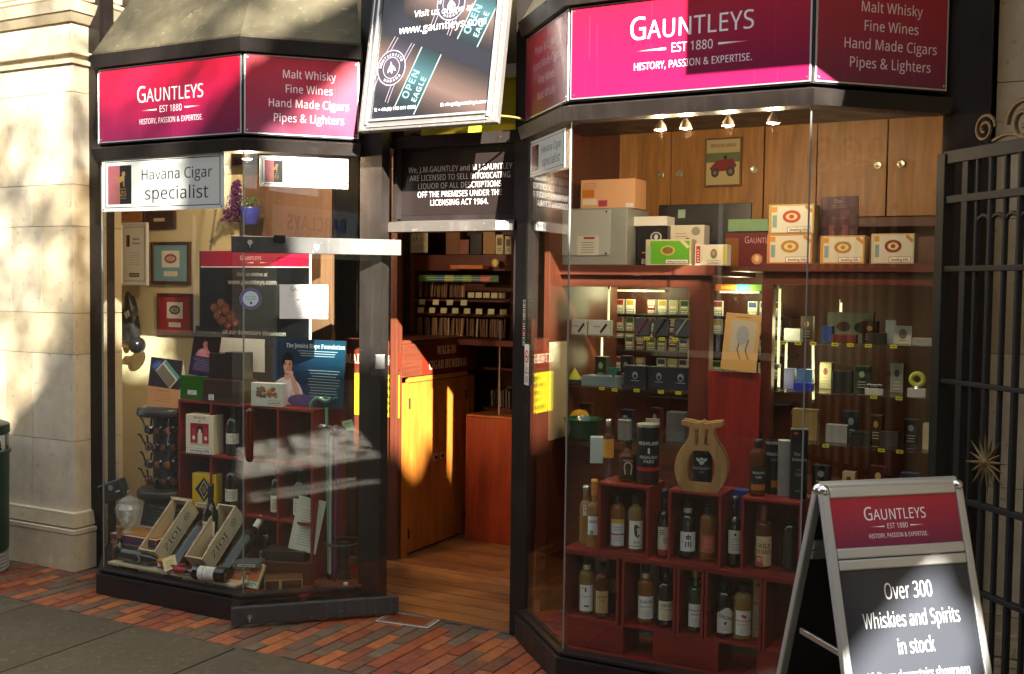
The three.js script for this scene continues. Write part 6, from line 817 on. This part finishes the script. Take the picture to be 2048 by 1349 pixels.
  const fg = print(170, 270, (g, w, h) => { fill(g, '#c8a060', 0, 0, w, h); fill(g, '#b8b098', 30, 30, 120, 150); g.strokeStyle = '#6a4a2a'; g.lineWidth = 6; for (const x of [80, 120]) { g.beginPath(); g.moveTo(x, 120); g.lineTo(x - 10, 170); g.lineTo(x + 8, 215); g.stroke(); } oval(g, '#9aa0a0', 90, 100, 30, 46); lines(g, '#8a6a3a', 40, 14, 90, 1, 6, 4); }); const fp = single('figure_poster', 'tan vintage poster with dancing legs above the red board', 'poster', box(0.17, 0.27, 0.005, 0.001), M.paper, [-1.425, 1.50, -4.99], [-0.1, 0, -0.06]); part(fp, 'poster_print', sheet(0.168, 0.268, fg), fg.pg.card, [0, 0, 0.0032]);
}
{
  const cols = [lin(0.03, 0.03, 0.035), lin(0.3, 0.3, 0.26), lin(0.12, 0.03, 0.03), lin(0.05, 0.07, 0.13), lin(0.42, 0.38, 0.26), lin(0.16, 0.09, 0.04), lin(0.08, 0.12, 0.1)].map((c) => flat(c, 0.4)), names = ['black', 'pale grey', 'dark red', 'navy', 'cream', 'brown', 'dark green'];
  const faces = names.map((_, i) => print(70, 90, (g, w, h) => { fill(g, ['#15151a', '#8d8d84', '#4a1614', '#1f2a44', '#b3a982', '#4a3018', '#22332b'][i], 0, 0, w, h); oval(g, ['#8a8a90', '#4a4a44', '#c8a85a', '#9aa8c0', '#7a2a22', '#c8a060', '#a8b8a0'][i], w / 2, 30, 14, 12); lines(g, '#c8c4b8', 14, 56, 42, 3, 10, 3); }));
  const row = (y, z, xs, place) => xs.forEach(([x, k, w, h]) => { const t = pbox('stock_carton', `${names[k]} smoker's carton ${place}`, 'carton', [x, y, z], [w, h, 0.045], cols[k], faces[k], rr(-0.15, 0.15)); });
  row(1.5055, -5.36, [[-1.2, 5, 0.06, 0.12], [-0.9, 2, 0.07, 0.1], [-0.52, 3, 0.07, 0.13]], 'at the rear of upper shelf in second cabinet');
  row(1.2705, -5.36, [[-1.1, 4, 0.06, 0.13], [-0.93, 6, 0.07, 0.12], [-0.77, 1, 0.06, 0.14], [-0.56, 0, 0.08, 0.12]], 'at the rear of second shelf in second cabinet');
  row(1.0285, -5.36, [[-1.24, 2, 0.06, 0.12], [-0.98, 3, 0.07, 0.14], [-0.86, 5, 0.06, 0.13], [-0.7, 0, 0.07, 0.12], [-0.5, 6, 0.06, 0.1]], 'at the rear of third shelf in second cabinet');
  row(0.8005, -5.2, [[-1.2, 1, 0.07, 0.13], [-1.08, 0, 0.08, 0.12], [-0.95, 4, 0.06, 0.1], [-0.82, 2, 0.07, 0.14], [-0.68, 3, 0.08, 0.12], [-0.55, 5, 0.06, 0.13]], 'on the base of second cabinet');
  row(0.9765, -5.32, [[-2.12, 3, 0.07, 0.13], [-1.96, 2, 0.06, 0.15], [-2.36, 5, 0.07, 0.15]], 'at the rear of lower shelf in first cabinet');
  row(1.2405, -5.34, [[-2.28, 6, 0.07, 0.14], [-2.14, 0, 0.06, 0.15]], 'at the rear of middle shelf in first cabinet');
}
// ------------------------------------------------------------------ second bay: red crates and bottles
{
  const zc = -4.50, D = 0.2;
  const crate = (label, x0, x1, y, h) => { const w = x1 - x0, t = thing('red_crate', label, 'crate', [(x0 + x1) / 2, y, zc]); for (const s of [-1, 1]) { part(t, 'side_board', box(0.012, h, D, 0.001), M.redstainV, [s * (w / 2 - 0.006), h / 2, 0]); part(t, 'end_board', box(+(w - 0.026).toFixed(3), 0.012, D, 0.001), M.redstain, [0, s > 0 ? h - 0.006 : 0.006, 0]); } part(t, 'back_board', box(+(w - 0.026).toFixed(3), +(h - 0.026).toFixed(3), 0.006, 0), M.redstainV, [0, h / 2, -D / 2 + 0.004]); };
  const block = (label, x0, x1) => { const t = thing('red_block', label, 'crate', [(x0 + x1) / 2, 0.1255, zc]); part(t, 'front_board', box(+(x1 - x0).toFixed(3), 0.124, 0.012, 0.001), M.redstain, [0, 0.062, D / 2 - 0.006]); for (const s of [-1, 1]) part(t, 'side_board', box(0.012, 0.124, D - 0.013, 0.001), M.redstainV, [s * ((x1 - x0) / 2 - 0.006), 0.062, -0.007]); part(t, 'lid_board', box(+(x1 - x0 - 0.026).toFixed(3), 0.01, D - 0.014, 0.001), M.redstain, [0, 0.118, -0.007]); };
  block('upturned red box at the bay corner under the lowest crates', -2.03, -1.76); block('upturned red box under the middle lowest crates', -1.62, -1.325); block('upturned red box under the end crates', -1.16, -0.93);
  const y1 = 0.2505, y2 = 0.5745;
  crate('lowest red crate at bay corner holding two whiskies', -2.055, -1.785, y1, 0.305); crate('lowest red crate second from bay corner with white label bottle', -1.77, -1.52, y1, 0.305); crate('narrow lowest red crate with green shouldered bottle', -1.515, -1.395, y1, 0.305); crate('lowest red crate with cream shield label bottle and carton', -1.39, -1.145, y1, 0.305); crate('lowest red crate at the far end behind the A-board', -1.14, -0.93, y1, 0.305);
  single('crate_board', 'thin red board laid across the lowest crates', 'board', box(1.13, 0.012, 0.21, 0.001), M.redstain, [-1.49, 0.5625, zc]);
  const y2b = 0.569; crate('upper red crate beneath the black whisky tube', -1.89, -1.65, y2b, 0.315); crate('upper red crate beneath the wooden lyre bottle holder', -1.56, -1.325, y2b, 0.315); crate('upper red crate holding the cream and red label bourbon', -1.24, -0.99, y2b, 0.315);
  const top = y2b + 0.3155;
  const L = (bg, draw) => print(120, 140, (g, w, h) => { fill(g, bg, 0, 0, w, h); draw(g, w, h); });
  const Lw = (title, sub, bg = '#dcdccf', ink = '#333') => L(bg, (g) => { txt(g, title, 60, 44, Math.min(30, 170 / title.length), ink, { font: 'serif', bold: 1 }); txt(g, sub, 60, 70, Math.min(22, 170 / Math.max(1, sub.length)), ink, { font: 'serif' }); lines(g, '#8a8a80', 26, 88, 68, 4, 12, 3); });
  const W = (label, x, y, o, z = -4.475) => bottle('whisky_bottle', label, 'bottle', [x, y, z], 0.42, { r: 0.037, H: 0.27, body: 0.165, sh: 0.035, rn: 0.0145, glass: M.amber, cap: M.offblack, capH: 0.04, labH: 0.1, labY: 0.075, ang: 1.9, ...o });
  const yb = y1 + 0.0125, yu = y2b + 0.0125;
  // lowest row
  W('pale whisky with tall white oriental label in corner crate', -1.972, yb, { glass: M.pale, lab: L('#e4e4da', (g) => { txt(g, '駒', 34, 36, 26, '#222'); fill(g, '#333', 22, 16, 14, 4); fill(g, '#333', 46, 14, 12, 22); lines(g, '#777', 24, 60, 72, 1, 6, 3); fill(g, '#333', 40, 108, 40, 8); }), labH: 0.12, nlab: plainLab });
  W('brown malt whisky with tan label in corner crate', -1.885, yb, { r: 0.034, H: 0.245, glass: M.brownglass, lab: Lw('Balvenie', 'Malt', '#b89a68', '#4a2a12') }, -4.45);
  W('pale malt with large white label in second crate', -1.685, yb, { glass: M.amber, lab: Lw('Yoichi', 'Single Malt', '#dfe0d8'), ang: 2.1, nlab: plainLab });
  W('dark green bottle with cream square label in second crate', -1.592, yb, { glass: M.wine, H: 0.275, lab: Lw('OPUS', '10 years', '#d9d2ae'), labH: 0.085 });
  W('green shouldered bottle with white label in narrow crate', -1.455, yb, { glass: phy({ color: lin(0.02, 0.05, 0.012), roughness: 0.08, clearcoat: 1 }), H: 0.285, lab: Lw('Connemara', 'peated', '#dfe2dc'), cap: M.gold, capH: 0.05 });
  W('dark bottle with cut corner cream label in fourth crate', -1.325, yb, { glass: M.wine, r: 0.04, H: 0.24, lab: L('#d6d2c2', (g) => { g.fillStyle = '#0c0c0a'; g.beginPath(); g.moveTo(0, 0); g.lineTo(60, 0); g.lineTo(0, 34); g.moveTo(120, 0); g.lineTo(120, 30); g.lineTo(80, 0); g.fill(); txt(g, 'TEELING', 60, 62, 24, '#222', { bold: 1, rot: 0.2 }); g.fillStyle = '#333'; g.beginPath(); g.moveTo(60, 100); g.lineTo(48, 78); g.lineTo(72, 78); g.fill(); lines(g, '#888', 30, 108, 60, 2, 12, 3); }), labH: 0.11 });
  W('clear whisky bottle with red crested white label in fourth crate', -1.245, yb, { glass: M.pale, r: 0.038, H: 0.24, lab: L('#ddd9cc', (g) => { oval(g, '#a83a30', 60, 32, 20, 9, 0.3); fill(g, '#a83a30', 40, 26, 34, 5); txt(g, 'The ENGLISH', 60, 64, 18, '#7a2a22', { font: 'serif', bold: 1 }); txt(g, 'Whisky Co.', 60, 84, 17, '#7a2a22', { font: 'serif' }); lines(g, '#999', 28, 98, 64, 3, 12, 3); }), labH: 0.105 });
  pbox('whisky_carton', 'tall cream whisky carton with red crest in the fourth crate', 'carton', [-1.187, yb, -4.54], [0.06, 0.27, 0.06], flat(lin(0.62, 0.54, 0.36), 0.5), print(80, 300, (g, w, h) => { fill(g, '#cdbd92', 0, 0, w, h); oval(g, '#9a3226', 40, 50, 24, 10, 0.5); oval(g, '#9a3226', 52, 74, 16, 7, -0.5); txt(g, 'The', 40, 118, 18, '#5a2a1a', { font: 'serif' }); txt(g, 'ENGLISH', 40, 140, 18, '#7a2a1a', { font: 'serif', bold: 1 }); fill(g, '#8a7a4a', 6, 170, 68, 3); fill(g, '#a8b0a0', 10, 182, 60, 60); fill(g, '#8a7a4a', 6, 254, 68, 3); }), 0.2);
  pbox('dark_tube', 'pale grey whisky tube at the back of the second crate', 'tube', [-1.70, yb, -4.56], [0.075, 0.26, 0.05], flat(lin(0.4, 0.42, 0.42), 0.5), null); pbox('dark_tube', 'white whisky carton behind the corner crate bottles', 'carton', [-1.93, yb, -4.565], [0.06, 0.275, 0.05], flat(lin(0.55, 0.56, 0.55), 0.5), null); pbox('dark_tube', 'purple and orange carton behind brown malt whisky', 'carton', [-1.845, yb, -4.55], [0.075, 0.24, 0.06], flat(lin(0.04, 0.03, 0.09), 0.5), print(60, 150, (g, w, h) => { fill(g, '#251c3a', 0, 0, w, h); fill(g, '#8a5a1a', 10, 50, 40, 40); fill(g, '#c8c02a', 30, 16, 24, 10); }));
  pbox('dark_tube', 'dark old malt carton behind the green shouldered bottle', 'carton', [-1.43, yb, -4.56], [0.07, 0.275, 0.05], M.offblack, print(80, 280, (g, w, h) => { fill(g, '#141612', 0, 0, w, h); txt(g, 'OLD', 40, 60, 34, '#c9ccc0', { bold: 1, sx: 0.8 }); txt(g, 'MALT', 40, 98, 34, '#c9ccc0', { bold: 1, sx: 0.8 }); txt(g, 'CASK', 40, 136, 34, '#c9ccc0', { bold: 1, sx: 0.8 }); oval(g, '#c8c02a', 50, 20, 8, 8); }));
  // upper row
  W('clear bottle with orange capsule and green seal standing on the crates', -1.94, y2b, { glass: M.pale, r: 0.034, H: 0.31, body: 0.18, sh: 0.03, rn: 0.013, cap: flat(lin(0.55, 0.22, 0.04), 0.4), capH: 0.075, lab: L('#e2e4dc', (g) => { txt(g, 'BARLEY', 60, 50, 26, '#222', { bold: 1 }); oval(g, '#8a9a3a', 40, 122, 18, 18); }), labH: 0.085, labY: 0.105 });
  W('clear bottle with small cream label behind the orange capsule bottle', -2.0, y2b, { glass: M.pale, r: 0.03, H: 0.27, lab: L('#d8d0c0', (g) => { fill(g, '#7a3a3a', 20, 20, 80, 60); fill(g, '#d8d0c0', 30, 30, 60, 40); }), labH: 0.05, labY: 0.16, ang: 1.0, cap: M.steel, capH: 0.03 }, -4.52);
  W('amber bottle with red banded white label in first upper crate', -1.825, yu, { r: 0.035, H: 0.245, lab: L('#d2d4d6', (g, w) => { fill(g, '#d8a03a', 0, 0, w, 22); fill(g, '#a82a24', 0, 76, w, 7); lines(g, '#667', 24, 40, 72, 2, 14, 3); lines(g, '#889', 24, 96, 72, 2, 14, 3); }), labH: 0.12 }); W('pale bottle with stag beetle drawing label in first upper crate', -1.737, yu, { glass: M.pale, r: 0.036, H: 0.25, lab: L('#dcdccb', (g) => { oval(g, '#2a3226', 56, 50, 12, 30, -0.2); oval(g, '#2a3226', 66, 28, 20, 6, 0.4); oval(g, '#2a3226', 76, 76, 14, 5, -0.6); txt(g, 'Mezcal', 66, 112, 16, '#333', { font: 'serif' }); fill(g, '#333', 10, 124, 100, 3); }), labH: 0.125 });
  W('dark bottle with cream label and red band between upper crates', -1.605, y2b, { glass: M.wine, r: 0.033, H: 0.3, body: 0.17, lab: L('#cdc9b0', (g, w) => { lines(g, '#5a5a50', 14, 16, 50, 3, 9, 4); oval(g, '#a8a48c', 70, 66, 22, 18); fill(g, '#b8222a', 0, 112, w, 28); }), labH: 0.125 });
  W('dark bottle with white neck seal and brush letters in middle upper crate', -1.497, yu, { glass: M.wine, r: 0.039, H: 0.245, body: 0.16, lab: L('#dfe2de', (g) => { g.strokeStyle = '#111'; g.lineWidth = 7; for (const [a, b, c, d] of [[60, 20, 60, 50], [44, 32, 78, 32], [48, 32, 48, 52], [76, 32, 74, 52], [48, 50, 76, 50], [46, 70, 42, 108], [62, 68, 62, 106], [78, 66, 78, 112]]) { g.beginPath(); g.moveTo(a, b); g.lineTo(c, d); g.stroke(); } lines(g, '#888', 10, 30, 22, 6, 10, 2); }), labH: 0.085, nlab: plainLab });
  W('pink labelled amber bottle in middle upper crate', -1.405, yu, { r: 0.036, H: 0.235, lab: L('#b8584a', (g) => { lines(g, '#e0b0a0', 24, 30, 72, 5, 16, 3); }), labH: 0.075 });
  W('dark bottle with cream star label beside the blue carton', -1.288, y2b, { glass: M.wine, r: 0.034, H: 0.3, body: 0.18, lab: L('#cfd0bc', (g) => { oval(g, '#222', 56, 26, 9, 8); lines(g, '#666', 26, 50, 68, 5, 16, 3); }), labH: 0.1, labY: 0.11 });
  W('bourbon bottle with cream and red label in end upper crate', -1.165, yu, { glass: M.brownglass, r: 0.039, H: 0.27, lab: L('#d0b88a', (g) => { txt(g, 'WILD', 60, 56, 30, '#3a1a10', { font: 'serif', bold: 1 }); txt(g, 'TURKEY', 60, 82, 26, '#3a1a10', { font: 'serif', bold: 1 }); fill(g, '#a8301c', 6, 94, 44, 28); txt(g, '101', 28, 118, 24, '#f0e0c0', { bold: 1 }); fill(g, '#b8301c', 4, 124, 50, 14); }), labH: 0.125, cap: flat(lin(0.3, 0.1, 0.08), 0.5), capH: 0.075 });
  pbox('blue_carton', 'bright blue carton behind the star labelled bottle', 'carton', [-1.30, y2b + 0.0, -4.60], [0.075, 0.31, 0.06], flat(lin(0.012, 0.05, 0.3), 0.5), null); pbox('dark_tube', 'black whisky box at the back of middle upper crate', 'carton', [-1.53, yu, -4.57], [0.06, 0.22, 0.04], M.offblack, print(60, 180, (g, w, h) => { fill(g, '#121416', 0, 0, w, h); fill(g, '#c8ccc4', 6, 70, 44, 90); lines(g, '#444', 12, 84, 30, 5, 12, 3); })); W('small dark bottle in the shadow of the end upper crate', -1.05, yu, { glass: M.wine, r: 0.034, H: 0.2, lab: null });
  // on top of the crates
  W('slim gold labelled bottle with swing stopper atop the crates', -1.886, top, { glass: M.clear, r: 0.024, H: 0.27, body: 0.17, sh: 0.04, rn: 0.011, lab: L('#c9932a', (g) => lines(g, '#a8741a', 24, 20, 72, 4, 24, 3)), labH: 0.085, labY: 0.14, ang: 3.2, cap: M.steel, capH: 0.03 }, -4.5);
  bottle('tequila_bottle', 'squat brown tequila flask with horseshoe emblem atop the crates', 'bottle', [-1.79, top, -4.5], 0.4, { r: 0.042, H: 0.19, body: 0.11, soft: 1, sh: 0.04, rn: 0.015, glass: M.brownglass, cap: M.offblack, capH: 0.025, lab: L('#2a1a10', (g) => { g.strokeStyle = '#c8b48a'; g.lineWidth = 11; g.beginPath(); g.arc(60, 56, 30, PI * 0.85, PI * 2.15); g.lineTo(84, 110); g.moveTo(34, 72); g.lineTo(38, 110); g.stroke(); txt(g, 'HERRADURA', 60, 20, 18, '#c8b48a', { bold: 1, sx: 0.8 }); }), labH: 0.09, labY: 0.06, ang: 1.6 });
  const tubeT = (label, x, h, r, pr, z = -4.49) => { const t = thing('whisky_tube', label, 'whisky tube', [x, top, z], 0.45); part(t, 'tube_body', cyl(r, r, h, 30), M.offblack, [0, h / 2, 0]); part(t, 'lid_rim', cyl(r + 0.0012, r + 0.0012, 0.012, 30), M.steel, [0, h - 0.006, 0]); if (pr) part(t, 'wrap_print', wrap(r + 0.0006, h - 0.014, 2.6, pr), pr.pg.card, [0, (h - 0.014) / 2, 0]); };
  tubeT('tall black whisky tube with red band atop the crates', -1.692, 0.265, 0.05, print(200, 400, (g, w, h) => { fill(g, '#0e0f11', 0, 0, w, h); txt(g, 'HIGHLAND', 100, 120, 34, '#c9ccd0', { bold: 1, sx: 0.9 }); fill(g, '#c9ccd0', 92, 140, 14, 40); txt(g, 'HIGHLAND', 100, 216, 30, '#b9bcc0', { bold: 1, sx: 0.85 }); txt(g, 'PARK', 100, 246, 30, '#b9bcc0', { bold: 1 }); fill(g, '#a8121e', 0, 276, w, 26); fill(g, '#2a060a', 0, 302, w, 98); }));
  tubeT('black whisky tube beside the orange labelled bottle', -1.15, 0.225, 0.032, print(140, 320, (g, w, h) => { fill(g, '#15171a', 0, 0, w, h); txt(g, 'HIGHLAND', 70, 70, 26, '#c0c4c8', { bold: 1, sx: 0.9 }); txt(g, 'PARK', 70, 104, 20, '#a0a4a8'); fill(g, '#b8641a', 50, 230, 42, 44); }), -4.55);
  pbox('silver_carton', 'brushed silver whisky carton near the pane joint', 'carton', [-1.096, top, -4.52], [0.05, 0.235, 0.05], flat(lin(0.36, 0.35, 0.33), 0.4, { metalness: 0.5, bumpMap: grit, bumpScale: 0.003 }), null, 0.3);
  pbox('black_whisky_carton', 'tall black whisky carton with script lettering by pane joint', 'carton', [-1.03, top, -4.50], [0.07, 0.29, 0.06], M.offblack, print(110, 400, (g, w, h) => { fill(g, '#101214', 0, 0, w, h); txt(g, 'The', 40, 150, 26, '#c8ccc8', { font: 'serif' }); txt(g, 'Dalmore', 56, 180, 24, '#c8ccc8', { font: 'serif' }); lines(g, '#8a8a88', 26, 230, 58, 1, 8, 3); txt(g, '1974', 55, 270, 26, '#a8aaa8'); fill(g, '#3a8a5a', 34, 350, 30, 8); oval(g, '#b84a3a', 30, 20, 14, 8); }), 0.3);
  W('whisky bottle with black and orange label atop end crate', -1.195, top, { glass: M.brownglass, r: 0.034, H: 0.235, lab: L('#1a1814', (g, w) => { txt(g, 'HIGHLAND', 60, 44, 20, '#c9ccc8', { bold: 1 }); txt(g, 'PARK', 60, 70, 20, '#c9ccc8', { bold: 1 }); fill(g, '#b8661a', 0, 104, w, 36); }), labH: 0.1 });
  { // wooden lyre shaped holder
    const t = thing('lyre_bottle_holder', 'pale wooden lyre shaped holder around a black labelled bottle', 'bottle holder', [-1.435, top, -4.47], 0.2), m = wood(lin(0.62, 0.34, 0.12), false, 0.55);
    const sh = new THREE.Shape(); sh.moveTo(-0.07, 0); sh.bezierCurveTo(-0.125, 0.06, -0.12, 0.14, -0.07, 0.2); sh.bezierCurveTo(-0.045, 0.235, -0.05, 0.255, -0.052, 0.275); sh.lineTo(-0.085, 0.283); sh.lineTo(-0.083, 0.3); sh.bezierCurveTo(-0.03, 0.3, -0.02, 0.28, 0, 0.3); sh.bezierCurveTo(0.02, 0.28, 0.03, 0.3, 0.083, 0.3); sh.lineTo(0.085, 0.283); sh.lineTo(0.052, 0.275); sh.bezierCurveTo(0.05, 0.255, 0.045, 0.235, 0.07, 0.2); sh.bezierCurveTo(0.12, 0.14, 0.125, 0.06, 0.07, 0); sh.closePath();
    const h1 = new THREE.Path(); h1.moveTo(-0.045, 0.04); h1.bezierCurveTo(-0.07, 0.09, -0.06, 0.15, -0.03, 0.175); h1.lineTo(0.03, 0.175); h1.bezierCurveTo(0.06, 0.15, 0.07, 0.09, 0.045, 0.04); h1.closePath(); sh.holes.push(h1);
    for (const x of [-1, 1]) { const h2 = new THREE.Path(); h2.moveTo(x * 0.012, 0.2); h2.lineTo(x * 0.034, 0.195); h2.bezierCurveTo(x * 0.02, 0.24, x * 0.034, 0.26, x * 0.03, 0.27); h2.lineTo(x * 0.014, 0.268); h2.closePath(); sh.holes.push(h2); }
    const g = uvm(new THREE.ExtrudeGeometry(sh, { depth: 0.016, bevelEnabled: true, bevelSize: 0.002, bevelThickness: 0.002, bevelSegments: 1, curveSegments: 16 }));
    part(t, 'front_lyre', g, m, [0, 0, 0.047], [-0.06, 0, 0]); part(t, 'rear_lyre', g, m, [0, 0, -0.062], [0.06, 0, 0]); part(t, 'base_bar', box(0.13, 0.014, 0.1, 0.002), m, [0, 0.01, 0]);
    bottle('lyre_bottle', 'black whisky bottle with silver ram crest inside the wooden lyre', 'bottle', [-1.435, top + 0.018, -4.475], 0.2, { r: 0.044, H: 0.21, body: 0.15, sh: 0.03, rn: 0.013, cap: M.offblack, capH: 0.03, lab: L('#0c0d0e', (g) => { oval(g, '#b8c0c0', 60, 36, 14, 18); oval(g, '#b8c0c0', 42, 30, 14, 8, 0.5); oval(g, '#b8c0c0', 78, 30, 14, 8, -0.5); oval(g, '#0c0d0e', 56, 32, 3, 3); oval(g, '#0c0d0e', 66, 32, 3, 3); txt(g, 'Bruichladdich', 60, 76, 16, '#c0c4c4', { font: 'serif' }); txt(g, 'LOKI', 60, 92, 12, '#a0a4a4'); }), labH: 0.125, labY: 0.08, ang: 2.2 });
  }
}
// halogens in the second bay
[['first halogen spot from the doorway under second bay soffit', -1.665, -4.5], ['second halogen spot from the doorway under second bay soffit', -1.55, -4.5], ['third halogen spot from the doorway under second bay soffit', -1.362, -4.5], ['fourth halogen spot, nearest the iron gate, under bay soffit', -1.17, -4.5]].forEach(([l, x, z], i) => halogen('halogen_spot', l, x, 2.475, z, 0.1));
renderer.render(scene, camera);
